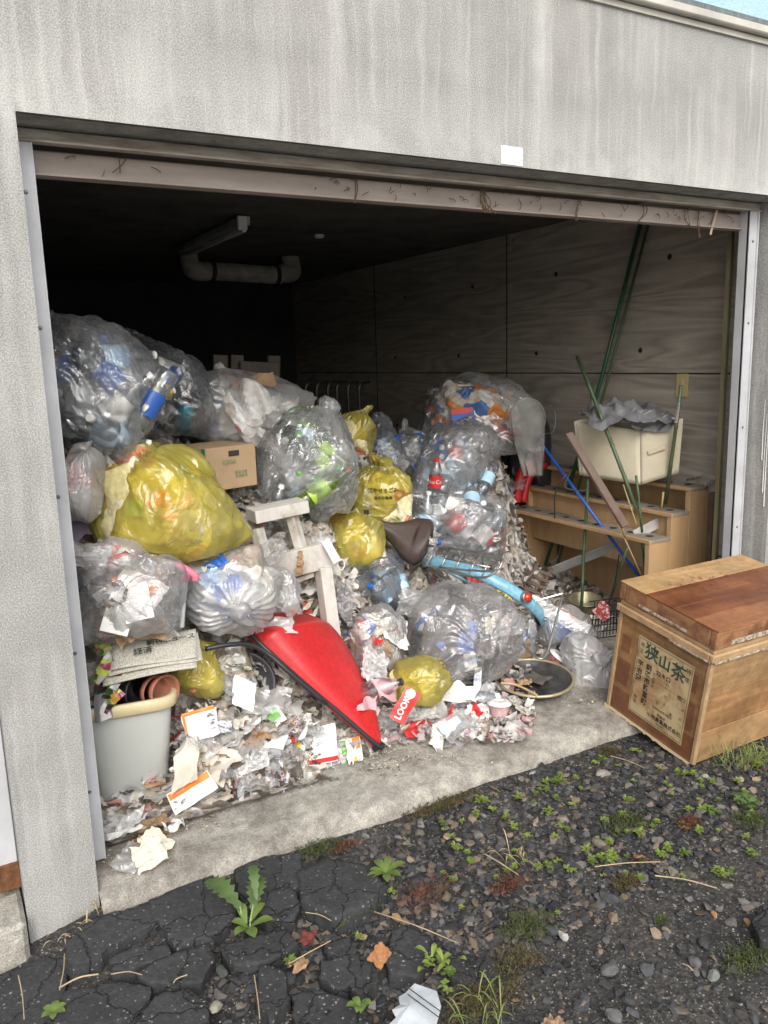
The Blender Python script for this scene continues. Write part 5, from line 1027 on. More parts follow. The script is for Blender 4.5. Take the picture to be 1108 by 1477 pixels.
# poles, canes, planks
M_cane=mat('green cane',(.05,.10,.045),.45,.2,9,.15,40,stretch=(1,1,.2),col2=(.075,.10,.055)); M_caned=mat('dark green cane',(.02,.10,.05),.4,.2,9,.1,40)
M_bamb=mat('dry bamboo',(.45,.34,.17),.6,.2,9,.1); M_bluep=mat('blue coated pole',(.02,.09,.42),.35,.1)
def pole(name,label,cat,pts,r,m,node=True,tape=None):
    pts=[Vector(p) for p in pts]; o=empty(name,label,cat,tuple(pts[-1])); bm=bmesh.new()
    if node and len(pts)==2:
        n=max(3,int((pts[1]-pts[0]).length/.16)); P=[];T=[]
        for i in range(n+1):
            c=pts[0].lerp(pts[1],i/n); d=(pts[1]-pts[0]).normalized()
            wob=Vector((math.sin(i*2.1),math.cos(i*1.3),0))*.0018; c=c+wob
            if 0<i<n: P+= [c-d*.006,c,c+d*.006]; T+=[1,1.22,1]
            else: P.append(c);T.append(1)
        tube(bm,P,r,8,taper=T)
    else: tube(bm,pts,r,8)
    setp(bmo('shaft',bm,m,smooth=True),o)
    if tape:
        a,b=pts[0].lerp(pts[1],tape[0]),pts[0].lerp(pts[1],tape[1]); bm=bmesh.new(); tube(bm,[a,b],r*1.25,8); setp(bmo('tape',bm,M_foil),o)
    return o
pole('garden_pole','tall dark green pole leaning to the lintel, left of the pair','garden pole',[WX(924,322,3.06),WX(868,545,3.0),WX(787,815,2.87)],.011,M_caned,False)
pole('garden_pole','tall dark green pole leaning to the lintel, right of the pair','garden pole',[WX(935,324,3.06),WX(877,545,3.0),WX(803,820,2.88)],.008,M_cane,False)
pole('garden_pole','green cane crossing in front of the cream box from upper left to lower right','garden pole',[P3(833,514,1.0),P3(919,735,.52)],.0095,M_cane)
pole('garden_pole','green cane standing upright through the front step of the shelf','garden pole',[P3(855,552,1.06),P3(838,888,.93)],.0085,M_cane)
pole('garden_pole','green cane with silver tape leaning at the right of the cream box','garden pole',[P3(983,556,.50),P3(960,727,.60)],.009,M_cane,tape=(.14,.3))
pole('garden_pole','short green cane stub standing in the front step','garden pole',[P3(918,686,.52),P3(926,768,.50)],.006,M_cane)
pole('garden_pole','thin green cane inside the shelf slanting down to the floor','garden pole',[P3(905,790,.62),P3(880,865,.80)],.007,M_cane)
pole('garden_pole','second thin green cane inside the shelf beside the right panel','garden pole',[P3(926,782,.56),P3(932,840,.60)],.006,M_caned)
pole('garden_pole','dark green pole standing inside the shelf behind the grey board','garden pole',[P3(836,690,1.45),P3(798,815,1.60)],.007,M_caned)
pole('bamboo_stick','thin tan bamboo stick leaning from the front step to the floor','bamboo stick',[P3(879,728,.62),P3(925,830,.56)],.004,M_bamb,False)
pole('bamboo_stick','short tan bamboo stick behind the brown plank','bamboo stick',[P3(899,699,.70),P3(918,756,.60)],.0035,M_bamb,False)
pole('bamboo_stick','tiny tan bamboo stub in the middle step','bamboo stick',[P3(957,710,.56),P3(954,734,.57)],.005,M_bamb,False)
pole('bamboo_stick','short tan bamboo tip beside the brown plank foot','bamboo stick',[P3(889,739,.60),P3(903,776,.58)],.004,M_bamb,False)
M_plank=woodmat('stained brown board',(.17,.125,.10),(.10,.07,.055),axis=0,rough=.7,dirt=(.12,.06,.045)); M_gplank=woodmat('weathered grey board',(.40,.39,.38),(.26,.25,.24),axis=0,rough=.85,dirt=(.48,.46,.44))
def board(name,label,a,b,w_,h_,m,up=(0,-1,.3)):
    a,b=Vector(a),Vector(b); o=empty(name,label,'board'); 
    M_=frame(b-a,up,(a+b)/2); o.matrix_world=M_; bm=bmesh.new(); xbox(bm,0,0,0,(b-a).length,w_,h_,.002)
    bmo('plank',bm,m,o); return o
board('wood_board','brown stained plank leaning across the steps in front of the cream box',P3(820,625,.82),P3(902,760,.52),.045,.018,M_plank)
board('wood_board','grey weathered board lying slanted through the shelf, lower length',P3(795,824,1.28),P3(902,781,.84),.055,.012,M_gplank)
board('wood_board','grey weathered board end showing through the right of the middle step',P3(915,772,.66),P3(958,750,.60),.05,.012,M_gplank)
bpp=empty('wood_post','narrow brown post standing against the wall right of the shelf','board',tuple(W(1020,760,.47))); bm=bmesh.new(); beam(bm,(3.075,.462,.08),(3.075,.462,.80),.03,.03,(1,0,0)); setp(bmo('post',bm,M_plank),bpp)
# bag scraps on the top step
scrap('film_scrap',(3.05,.56,.86),.09,F_white,'white film scrap on the right end of the top step','film scrap',k=3)
scrap('film_scrap',(3.075,.49,.84),.07,F_clear2,'pale film scrap tucked behind the right end of the shelf','film scrap',k=5)
# cable
bm=bmesh.new(); tube(bm,spline([W(800,748,1.0),W(801,712,.98),W(812,690,.95),W(822,682,.95),W(815,702,.95),W(838,708,.9),W(850,704,.88)],5),.0035,6); tag(bmo('black_cable',bm,M_blk),'thin black cable looped over the steps of the shelf','cable')
# landing net
LN=empty('landing_net','white gauze landing net on a blue pole leaning beside the shelf','net',tuple(W(775,635,1.45)))
bm=bmesh.new(); tube(bm,[W(775,632,1.26),WX(922,832,2.80)],.0085,10); setp(bmo('net_pole',bm,M_bluep,smooth=True),LN)
cN=W(761,606,1.22); rx=27/S(cN); Rv=RC[0]; ring=[]
for k in range(28): a=k*2*math.pi/28; ring.append(cN+Rv*rx*math.cos(a)*1.0+np.array([0,0,1])*rx*1.1*math.sin(a)+RC[2]*.05*math.cos(a+1))
bm=bmesh.new(); tube(bm,ring,.0035,6,closed=True); setp(bmo('net_hoop',bm,mat('grey wire',(.35,.35,.33),.4,metal=.5)),LN)
bm=bmesh.new(); rows=[]
for j in range(16):
    t=j/15; row=[]
    for k in range(56):
        a=k*2*math.pi/56; c_=np.array(ring[0])*0+cN; sc_=1-.45*t**1.2; fold=1+.10*math.sin(a*9+t*2)*t+.05*math.sin(a*17)*t
        p=cN+Rv*rx*math.cos(a)*sc_*fold*.95+np.array([0,0,1])*rx*1.1*math.sin(a)*(1-t)**1.3+RC[2]*(.05*math.cos(a+1)*(1-t)+.06*math.sin(a)*t*fold)+np.array([0,0,-1])*(.30*t)+Rv*.03*t
        row.append(bm.verts.new(p))
    rows.append(row)
for j in range(15):
    for k in range(56): bm.faces.new((rows[j][k],rows[j][(k+1)%56],rows[j+1][(k+1)%56],rows[j+1][k]))
setp(bmo('net_bag',bm,F_net,smooth=True),LN)
bm=bmesh.new(); tube(bm,spline([W(783,590,1.25),W(795,585,1.25),W(801,600,1.25),W(798,622,1.25),W(786,626,1.25)],5),.003,6); setp(bmo('hoop_cord',bm,F_net),LN)
# red round chair back behind the shelf
RT=empty('red_stool','rounded red plastic seat edge standing behind the left end of the shelf','stool',tuple(W(765,700,1.68)))
bm=bmesh.new(); c0=W(780,700,1.68)
tube(bm,spline([W(744,724,1.50),W(750,690,1.50),W(762,668,1.50),W(782,660,1.52)],6),.030,10); tube(bm,spline([W(754,724,1.53),W(761,694,1.53),W(772,676,1.54),W(786,672,1.56)],6),.024,10); setp(bmo('seat_edge',bm,M_red,smooth=True),RT)
# ================= tea chest
TF=Vector((2.007,-.350,.004)); Rm=np.array(Matrix.Rotation(1.547,3,'Z')@Matrix.Rotation(-.158,3,'Y')@Matrix.Rotation(-.012,3,'X'))
u_=Vector(Rm[:,0]); n_=Vector(Rm[:,2]); v_=-Vector(Rm[:,1]); WL,LL,HH=.469,.69,.553
# local frame: x along the long side, y into the label face's left, z up
MT=Matrix.Identity(4)
for i in range(3): MT[i][0]=v_[i]; MT[i][1]=u_[i]; MT[i][2]=n_[i]; MT[i][3]=TF[i]
TC=empty('tea_chest','old wooden tea chest with lid and paper label tilted on the threshold edge','tea chest'); TC.rotation_mode='QUATERNION'; TC.matrix_world=MT
def tw(name,a,b,ax,**k): return woodmat(name,a,b,axis=ax,**k)
T_l=tw('cedar light',(.44,.26,.12),(.24,.115,.045),0,rough=.6,dirt=(.30,.17,.08)); T_l2=tw('cedar pale side',(.49,.32,.16),(.30,.165,.07),0,rough=.6,dirt=(.33,.2,.1))
T_y=tw('cedar light end',(.38,.215,.09),(.20,.10,.04),1,rough=.6,dirt=(.26,.14,.065)); T_yr=tw('cedar red end',(.26,.11,.05),(.16,.062,.03),1,rough=.55,dirt=(.16,.06,.03))
T_t=tw('cedar red lid',(.30,.11,.042),(.13,.04,.016),0,rough=.42,dirt=(.16,.05,.022),ring=7); T_t2=tw('cedar orange lid',(.34,.145,.06),(.20,.075,.03),0,rough=.42,ring=7); T_tp=tw('cedar sapwood lid',(.52,.35,.18),(.38,.23,.10),0,rough=.5,dirt=(.42,.24,.11))
for _m in (T_l,T_l2,T_y,T_yr,T_t,T_t2,T_tp): speck(_m,5,.72,1.12,(34,.82,1.08))
T_rim=mat('rubbed kraft edging',(.36,.23,.12),.6,.3,12,.3,60,col2=(.46,.31,.17),lo=.42,hi=.6)
T_lr=mat('scuffed lid edging',(.33,.17,.08),.5,.3,14,.3,60,col2=(.16,.065,.035),lo=.40,hi=.6)
HB=HH-.115
def tbox(name,x0,x1,y0,y1,z0,z1,m,bev=.002,par=TC):
    bm=bmesh.new(); xbox(bm,(x0+x1)/2,(y0+y1)/2,(z0+z1)/2,x1-x0,y1-y0,z1-z0,bev); return bmo(name,bm,m,par)
ins=.014
# long side boards (the side facing the road), other long side
zs=[(.002,.13),(.1315,.285),(.2865,HB)]
for i,(a,b) in enumerate(zs): tbox('side_board',ins,LL-ins,ins,ins+.012,a,b,[T_l2,T_l,T_l2][i]); tbox('side_board',ins,LL-ins,WL-ins-.012,WL-ins,a,b,T_l)
# label end: light frame with red boards showing
tbox('end_board',ins,ins+.012,ins+.0125,WL-ins-.0125,.002,HB,T_y)
for (ya,yb,za,zb) in ((.03,WL-.03,.012,.105),(.045,.10,.12,.235),(.055,.11,.275,.345),(WL-.10,WL-.035,.13,.235),(WL-.085,WL-.04,.27,.34)): tbox('red_patch',ins-.0015,ins+.002,ya,yb,za,zb,T_yr,.0005)
tbox('end_board',LL-ins-.012,LL-ins,ins+.0125,WL-ins-.0125,.002,HB,T_y)
tbox('bottom_board',ins+.013,LL-ins-.013,ins+.013,WL-ins-.013,.004,.016,T_l)
for (x,y) in ((0,0),(0,WL-.0),(LL,0),(LL,WL)):
    x0=x-.0 if x==0 else x-.026; y0=y if y==0 else y-.026
    tbox('corner_edging',x0+.008*(x==0)-.0,x0+.026-.008*(x!=0)*0,y0+.008*(y==0),y0+.026-.008*(y!=0),.0,HB-.001,T_rim,.003)
# torn paper at the bottom edge
bm=bmesh.new(); rr=np.random.RandomState(8); pr=None
for i in range(41):
    y=WL*i/40; a=(bm.verts.new((.0085,y,.006)),bm.verts.new((.0075,y,-.004-rr.rand()*.008-.012*(i>37))))
    if pr: bm.faces.new((pr[0],a[0],a[1],pr[1]))
    pr=a
bmo('torn_paper',bm,mat('pale torn paper',(.62,.48,.30),.8,.15),TC)
# shoulder rim under the lid
def ringbox(name,z0,z1,o0,th,m,bev=.003):
    bm=bmesh.new(); zc=(z0+z1)/2; h=z1-z0
    xbox(bm,LL/2,o0+th/2,zc,LL-2*o0,th,h,bev); xbox(bm,LL/2,WL-o0-th/2,zc,LL-2*o0,th,h,bev); xbox(bm,o0+th/2,WL/2,zc,th,WL-2*o0-2*th-.0008,h,bev); xbox(bm,LL-o0-th/2,WL/2,zc,th,WL-2*o0-2*th-.0008,h,bev); return bmo(name,bm,m,TC)
ringbox('shoulder_rim',HB-.010,HB+.020,-.002,.020,T_rim,.004)
ringbox('shoulder_step',HB+.0205,HB+.040,.008,.02,T_rim,.003)
LDm=ringbox('lid_edge',HB+.0405,HH-.006,.001,.03,T_lr,.004)
LID=LDm; LID.name='lid'
for i,(ya,yb,m) in enumerate(((0,.105,T_t2),(.1055,.20,T_t),(.2005,.335,T_t),(.3355,WL,T_tp))):
    o=tbox('lid_board',0,LL,ya,yb,HH-.0055,HH,m,.0012); o.parent=LID
# peeled silver paper along the shoulder
for (pts,lab_) in (([(.5,.04),(.0,.30)],0),([(.04,.5),(.30,.0)],1)): pass
M_peel=mat('peeled white lining',(.50,.46,.38),.8,.5,60,.3,80,col2=(.20,.12,.07),lo=.42,hi=.6)
tbox('peeled_lining',-.0035,.0,.01,.20,HB-.014,HB-.007,M_peel,.0005); tbox('peeled_lining',.01,LL-.1,-.0035,.0,HB-.014,HB-.007,M_peel,.0005)
tbox('scuffed_band',-.0008,.0025,.13,.36,HB+.050,HB+.060,M_peel,.0005); tbox('scuffed_band',.08,LL-.12,-.0008,.0025,HB+.048,HB+.066,M_peel,.0005)
# nails and bits on the lid
bm=bmesh.new()
for k in range(26): 
    x=.22+rr.normal()*.06+.16*(k%2); y=.335+rr.normal()*.022; a=rr.uniform(0,6.3); l=rr.uniform(.008,.02); tube(bm,[(x,y,HH+.001),(x+l*math.cos(a)*.6,y+l*math.sin(a)*.6,HH+.004),(x+l*math.cos(a+.8),y+l*math.sin(a+.8),HH+.0012)],.0007,4)
tag(bmo('red_threads',bm,mat('dark red thread',(.18,.02,.015),.8)),'thin dark red threads scattered on top of the tea chest lid','threads',kind='stuff'); bpy.data.objects['red_threads'].matrix_world=MT
# label
LY0,LY1,LZ0,LZ1=.075,.345,.045,.375   # along y (from the corner), z
M_lab=mat('stained label paper',(.50,.39,.22),.7,.2,7,.1,60,col2=(.34,.205,.095),lo=.45,hi=.60,distort=1.2)
LB=mesh('paper_label',[(0,0,0),(0,LY1-LY0,0),(0,LY1-LY0,LZ1-LZ0),(0,0,LZ1-LZ0)],[(0,3,2,1)],M_lab,TC,loc=(ins-.0032,LY0,LZ0))
LWd,LHt=LY1-LY0,LZ1-LZ0
def lt(s,size,u,vv,m=M_ink,bold=0,sx=1):
    """u: from the left edge of the label, vv: down from its top, both 0..1"""
    M_=Matrix.Translation((-.0014,LWd*(1-u),LHt*(1-vv)))@Matrix(((0,0,-1,0),(-1,0,0,0),(0,1,0,0),(0,0,0,1)))
    return text('lettering',s,size,m,M_,LB,bold=bold,sx=sx)
M_ing=mat('dark green ink',(.02,.06,.04),.6)
bm=bmesh.new()
for (a,b,c_,d_) in ((.02,.98,.02,.026),(.02,.98,.974,.98),(.02,.026,.02,.98),(.974,.98,.02,.98),(.2,.97,.44,.443)):
    bm.faces.new([bm.verts.new((-.0010,LWd*(1-q[0]),LHt*(1-q[1]))) for q in ((a,c_),(b,c_),(b,d_),(a,d_))])
bmo('label_border',bm,M_ing,LB)
lt('狭',.070,.27,.15,M_ing,.0010); lt('山',.060,.51,.17,M_ing,.0014); lt('茶',.072,.76,.19,M_ing,.0010)
lt('埼',.020,.09,.10); lt('玉',.020,.09,.18); lt('特',.024,.92,.10); lt('産',.022,.92,.20)
for i,ch in enumerate('宇治園'): lt(ch,.030,.10,.34+.095*i,bold=.0005)
for i,ch in enumerate('釧路市新富町'): lt(ch,.029,.26,.33+.09*i,bold=.0005)
for i,ch in enumerate('取扱'): lt(ch,.016,.10,.78+.06*i)
for i,ch in enumerate('支店御中'): lt(ch,.014,.37,.37+.05*i)
lt('22キロ',.024,.53,.33,bold=.0004); lt('入',.018,.62,.39); lt('個口',.020,.88,.46)
for (ch,u,vv) in (('印',.62,.55),('正',.62,.65),('元',.50,.68),('月',.93,.58),('日',.92,.70),('番',.75,.72)): lt(ch,.013,u,vv)
lt('茶業組合員製茶販売',.011,.60,.76); lt('茶業部',.014,.60,.83); lt('☖',.022,.34,.84); lt('小林農業株式会社',.021,.66,.89,bold=.0003); lt('電話番号',.010,.6,.945)
# ================= bicycle lying in the heap (its front is buried)
WR=.33; p_c=W(690,862,.92); s0=S(p_c)
av=(RC[0]*95.7+RC[1]*50.2)/s0; av=av/np.linalg.norm(av)
bv=(RC[0]*15.8+RC[1]*-30.1)/s0; bv=bv/np.linalg.norm(bv)*.34-RC[2]*.94; bv-=av*(bv@av); bv/=np.linalg.norm(bv)
BK=empty('bicycle','light blue bicycle lying buried in the heap with its dark saddle and rear rack showing','bicycle'); MB=Matrix.Identity(4)
U_=(bv-av)/2**.5; F_=-(bv+av)/2**.5; Sd=np.cross(U_,F_)
for i in range(3): MB[i][0]=F_[i]; MB[i][1]=Sd[i]; MB[i][2]=U_[i]; MB[i][3]=p_c[i]
BK.rotation_mode='QUATERNION'; BK.matrix_world=MB
M_bl=speck(mat('light blue enamel',(.26,.55,.72),.34,.1,6,.04,30,col2=(.20,.43,.57),coat=.2),50,.75,1.08); M_chr=mat('dull chrome',(.55,.55,.53),.28,.2,12,.1,metal=.85,col2=(.35,.33,.3)); M_tyre=mat('tyre rubber',(.02,.02,.02),.75,.2)
def bp_(name,fn,m,par=BK,smooth=True): bm=bmesh.new(); fn(bm); return bmo(name,bm,m,par,smooth=smooth)
def circ(r,y=0,n=48,a0=0,a1=2*math.pi,closed=True): return [(r*math.cos(a0+(a1-a0)*k/n),y,r*math.sin(a0+(a1-a0)*k/n)) for k in range(n if closed else n+1)]
WH=bp_('wheel',lambda bm:tube(bm,circ(WR-.028),.008,8,True),M_chr)
bp_('tyre',lambda bm:tube(bm,circ(WR-.01),.019,10,True),M_tyre,WH)
def spokes(bm):
    for k in range(28): a=k*2*math.pi/28; b=a+.35*(1 if k%2 else -1); tube(bm,[(.02*math.cos(b),.03*(1 if k%4<2 else -1),.02*math.sin(b)),((WR-.035)*math.cos(a),0,(WR-.035)*math.sin(a))],.0011,4)
    tube(bm,[(0,-.04,0),(0,.04,0)],.017,10)
bp_('spokes',spokes,M_chr,WH)
# mudguard: arc of curved section, from behind the seat tube round to the rear
bm=bmesh.new(); rows=[]; g0,g1=math.radians(62),math.radians(209)
for k in range(41):
    a=g0+(g1-g0)*k/40; ca,sa=math.cos(a),math.sin(a); wd=.030*(1 if k<38 else (41-k)/3*.5+.5); row=[]
    for j in range(9): t=(j/8-.5)*2; rr_=WR+.022-.016*t*t; row.append(bm.verts.new((rr_*ca,wd*t,rr_*sa)))
    rows.append(row)
for A,B in zip(rows[:-1],rows[1:]):
    for j in range(8): bm.faces.new((A[j],A[j+1],B[j+1],B[j]))
MG=bmo('mudguard',bm,M_bl,BK,smooth=True); md=MG.modifiers.new('s','SOLIDIFY'); md.thickness=.0015
RFa=math.radians(158); RFp=Vector(((WR+.030)*math.cos(RFa),0,(WR+.030)*math.sin(RFa)))
def refl(bm): M_=Matrix.Translation(RFp)@Matrix.Rotation(-RFa+math.pi/2,4,'Y'); lathe(bm,[(.0,.028),(.012,.026),(.022,.014),(.024,0)],18,M_)
bp_('reflector',refl,mat('red reflector',(.55,.03,.01),.15,.1,coat=.5),BK)
bp_('reflector_bracket',lambda bm:tube(bm,[RFp*0.99,RFp*1.04],.026,18),M_chr,BK)
bp_('guard_bolt',lambda bm:[tube(bm,[((WR+.02)*math.cos(a),y,(WR+.02)*math.sin(a)),((WR+.032)*math.cos(a),y,(WR+.032)*math.sin(a))],.005,8) for a in (math.radians(190),) for y in (-.008,.008)],M_chr,BK)
# rack
def rack(bm):
    z=WR+.055; tube(bm,spline([(.10,-.05,z),(-.10,-.06,z),(-.25,-.055,z),(-.30,-.02,z),(-.30,.02,z),(-.25,.055,z),(-.10,.06,z),(.10,.05,z)],5),.005,8)
    for x in (.06,-.02,-.10,-.18,-.25): tube(bm,[(x,-.058,z),(x,.058,z)],.004,6)
    tube(bm,[(-.02,0,z+.002),(-.27,0,z+.002)],.004,6)
    for y in (-.06,.06): tube(bm,[(-.20,y,z),(0,y,.01)],.004,6); tube(bm,[(-.05,y,z),(0,y,.01)],.004,6)
    tube(bm,spline([(-.02,-.05,z+.01),(-.2,-.045,z+.03),(-.33,-.03,z+.045),(-.35,0,z+.05),(-.33,.03,z+.045),(-.2,.045,z+.03),(-.02,.05,z+.01)],5),.0045,8)
bp_('rear_rack',rack,M_chr)
bp_('carrier_spring',lambda bm:tube(bm,[(.06+.004*math.cos(k*.9),-.06+k*.0015,WR+.06+.012*math.sin(k*.9)) for k in range(80)],.0018,5),M_chr)
def frame_(bm):
    for y in (-.05,.05): tube(bm,[(0,y,0),(.42,y*.4,-.03)],.009,8); tube(bm,[(0,y,0),(.30,y*.4,.36)],.008,8)
    tube(bm,[(.42,0,-.03),(.29,0,.43)],.015,10); tube(bm,spline([(.42,0,-.03),(.62,0,.06),(.85,0,.30),(.95,0,.52)],5),.018,10); tube(bm,[(.35,0,.18),(.62,0,.13)],.013,10)
bp_('frame',frame_,M_bl)
bp_('seat_post',lambda bm:tube(bm,[(.29,0,.42),(.265,0,.50)],.0125,10),M_chr)
# saddle
sd_f=Vector(W(533,748,1.00)-W(600,770,.86)).normalized(); sd_u=Vector(TOCAM)*.62+Vector((0,0,1))*.45+Vector(RC[0])*-.05
MS=frame(sd_f,sd_u,W(575,766,.88))@Matrix.Scale(1.22,4); bm=bmesh.new(); rows=[]; nU=26; nV=16
for i in range(nU+1):
    t=i/nU; x=.125-.25*t; hw=(.022+.012*t+.072*(1/(1+math.exp(-(t-.55)*12))))*math.sqrt(max(0,1-max(0,(t-.86)/.14)**2*.92))*math.sqrt(min(1,t*14+.12)); row=[]
    for j in range(nV+1):
        s_=(j/nV-.5)*2; z=.022*(1-abs(s_)**2.6)-.038*(abs(s_)**5)-.018*math.sin(math.pi*t)*(1-s_*s_)*.9+.014*t; row.append(bm.verts.new((x-.012*(1-abs(s_))*(t>.8)*(-1),hw*s_,z)))
    rows.append(row)
for A,B in zip(rows[:-1],rows[1:]):
    for j in range(nV): bm.faces.new((A[j],A[j+1],B[j+1],B[j]))
o=bmo('saddle',bm,mat('brown saddle vinyl',(.060,.042,.036),.5,.15,20,.2,150),smooth=True); md=o.modifiers.new('s','SOLIDIFY'); md.thickness=.008; md.offset=-1; o.parent=BK; o.matrix_parent_inverse=MB.inverted(); o.matrix_basis=MS
# kick stand and wires near the reflector
q=empty('bicycle_stand','bent chrome stand wire hooking down beside the fallen cups','wire'); bm=bmesh.new(); tube(bm,spline([W(812,858,.52),W(806,880,.48),W(797,915,.42),W(788,944,.38),W(778,950,.38),W(762,938,.44),W(748,920,.52)],5),.0055,8); bmo('bent_wire',bm,M_chr,q,smooth=True)
bm=bmesh.new(); tube(bm,[W(706,884,.72),W(812,856,.56)],.004,6); bmo('stay_wire',bm,M_chr,q)
# tray-like wheel rim with debris
WB=empty('wheel_rim','black round basin with a brass coloured rim lying on the threshold','basin',tuple(WZ(770,986,.105)),(R_(5),R_(-3),0))
bm=bmesh.new(); lathe(bm,[(.001,.004),(.12,.002),(.150,.010),(.158,.028),(.163,.030)],44); bmo('basin_shell',bm,mat('black worn enamel',(.03,.03,.032),.35,.4,20,.2,col2=(.08,.075,.07)),WB,smooth=True)
bm=bmesh.new(); tube(bm,[(.165*math.cos(a),.165*math.sin(a),.030) for a in [k*2*math.pi/44 for k in range(44)]],.0065,8,True); bmo('basin_rim',bm,mat('brass rim',(.42,.36,.22),.4,.2,12,metal=.4),WB,smooth=True); WB.name='black_basin'
pb=WZ(770,986,.12)
scrap('leather_scrap',tuple(pb+np.array([.03,.02,.01])),.13,mat('grey leather',(.10,.085,.075),.8,.2),'grey leathery sheet lying in the black basin','scrap',rot=(.1,.1,.5),k=1)
scrap('clear_wrap',tuple(pb+np.array([-.04,.07,.02])),.11,F_clear,'clear film scrap lying in the black basin','film scrap',k=5)
scrap('dry_leaf',tuple(pb+np.array([-.05,.00,.02])),.06,M_brn,'dry brown leaf lying in the black basin','leaf',k=7)
bm=bmesh.new(); tube(bm,spline([WZ(722,985,.145),WZ(745,988,.135),WZ(775,1003,.13)],5),.005,6); tag(bmo('bent_stick',bm,M_bamb),'bent tan stick lying across the black basin','stick')
# cups
def cup(label,p,axis,m1,s=1.):
    o=empty('noodle_cup',label,'cup'); place(o,p,axis); o.scale=(s,)*3
    bm=bmesh.new(); lathe(bm,[(.001,0),(.031,0),(.033,.004),(.046,.058),(.049,.060),(.046,.060),(.031,.006),(.001,.004)],28); bmo('cup_wall',bm,m1,o,smooth=True)
    bm=bmesh.new(); lathe(bm,[(.051,.058),(.051,.064),(.042,.066),(.040,.072),(.022,.072),(.020,.069),(.001,.069)],28); bmo('cup_lid',bm,M_white,o,smooth=True); return o
M_pkf=mat('pink foam',(.62,.30,.34),.6,.2,40,.1,col2=(.74,.60,.58)); M_rdf=mat('red printed foam',(.55,.06,.09),.6,.4,30,.1,col2=(.72,.55,.52))
cup('pink foam cup with a white lid lying at the front edge of the heap',WZ(720,1035,.09),(.1,.1,1),M_pkf,.95)
cup('red printed foam cup with a white lid tipped beside the white carrier bag',WZ(795,960,.10),(.45,-.35,.8),M_rdf,.95)
# glass jar / clear bottle at the front
bottle('ribbed',WZ(682,1010,.13),(.8,-.4,.1),F_pet,None,M_white,'small clear bottle lying left of the pink foam cup','loose bottles')
bottle('square',W(395,735,.92),(.3,-.2,.9),F_pet,M_wht,M_white,'clear bottle standing behind the broken white chair top',None)
bottle('large',W(528,1000,.40),(.6,-.5,.3),F_pet,None,M_blk,'clear bottle neck between the scoop and the pink cloth',None)
q=BAGS['bulging clear bottle bag under the blue label bottles']
bottle('ribbed',W(628,692,1.24),(.05,-.1,1),F_pet,M_redp,M_redp,'cola bottle with a red label standing in the bag beside the shelf',None,'Coke',M_wht)
bottle('large',W(462,706,.86),(.7,-.2,.45),F_petg,M_lime,M_orange,'green tea bottle with a bright lime label low in the cloudy bag',None,'お茶',M_green)
can(W(226,562,1.10),(.9,-.1,-.25),M_yelp,'yellow drink can lying high in the dark can bag'); can(W(266,603,1.14),(.1,-.3,1),M_teal,'teal drink can standing low in the dark can bag')
# cooking pot, pallet, wire basket, foil
PT=empty('cooking_pot','dented brass coloured cooking pot on the floor behind the tea chest','pot',tuple(WZ(843,882,.10)+np.array([-.0,0,0])),(R_(8),R_(-6),0)); bm=bmesh.new(); lathe(bm,[(.001,0),(.065,.0),(.085,.03),(.088,.075),(.094,.078),(.092,.081),(.084,.078),(.080,.034),(.001,.006)],32); bmo('pot_body',bm,mat('dull brass',(.36,.33,.22),.4,.25,15,.2,metal=.6),PT,smooth=True)
bm=bmesh.new(); tube(bm,spline([(.088,.02,.06),(.12,.012,.066),(.12,-.012,.066),(.088,-.02,.06)],4),.005,6); bmo('pot_handle',bm,M_blk,PT)
WK=empty('wire_basket','dark wire basket crushed between the pot and the tea chest','basket',tuple(W(878,900,.55)))
bm=bmesh.new(); rb=np.random.RandomState(3)
for i in range(10):
    a=W(858+i*4,868+i,.62-.02*i); b=W(852+i*4.6,925-i*1.5,.50); tube(bm,[a,b],.0028,5)
for i in range(7): tube(bm,[W(850,868+i*9,.62),W(896,862+i*9,.44)],.0028,5)
setp(bmo('wire_mesh',bm,M_blk),WK)
bm=bmesh.new(); tube(bm,spline([W(868,890,.6),W(885,850,.55),W(893,800,.50)],5),.0035,6); setp(bmo('basket_handle',bm,M_blk),WK)
sheet('checked_cloth','dark red checked cloth crumpled in the wire basket','cloth',868,880,.54,.09,.08,mat('red check',(.25,.03,.03),.9,.5,60,.2,col2=(.5,.4,.38),lo=.5,hi=.6),face(50,0,10),amt=.5,seed=61,n=20)
PL=empty('small_pallet','small slatted wooden grating propped against the shelf foot','pallet',tuple(W(772,830,1.05)))
for i in range(2): bpart('runner',[(P3(757+20*i,846+8*i,1.02),P3(776+20*i,812+8*i,1.12),.02,.015)],M_plank,PL,up=(0,-1,.5))
for i in range(4): bpart('slat',[(P3(756+5*i,848-9*i,1.0),P3(782+5*i,858-9*i,.98),.018,.008)],M_plank,PL,up=(0,-1,.5))
APP=empty('grill_plate','black ribbed appliance plate leaning left of the sagging bag','appliance'); a,b=P3(690,880,.86),P3(768,925,.70); APP.matrix_world=frame(b-a,(-.1,-.6,.8),(a+b)/2)
bm=bmesh.new(); xbox(bm,0,0,0,.30,.17,.04,.01,seg=2); bmo('appliance_body',bm,M_blk,APP)
bm=bmesh.new()
for i in range(14): xbox(bm,-.12+.016*i,.02,.022,.006,.13,.004,.001)
bmo('vent_ribs',bm,M_gry,APP)
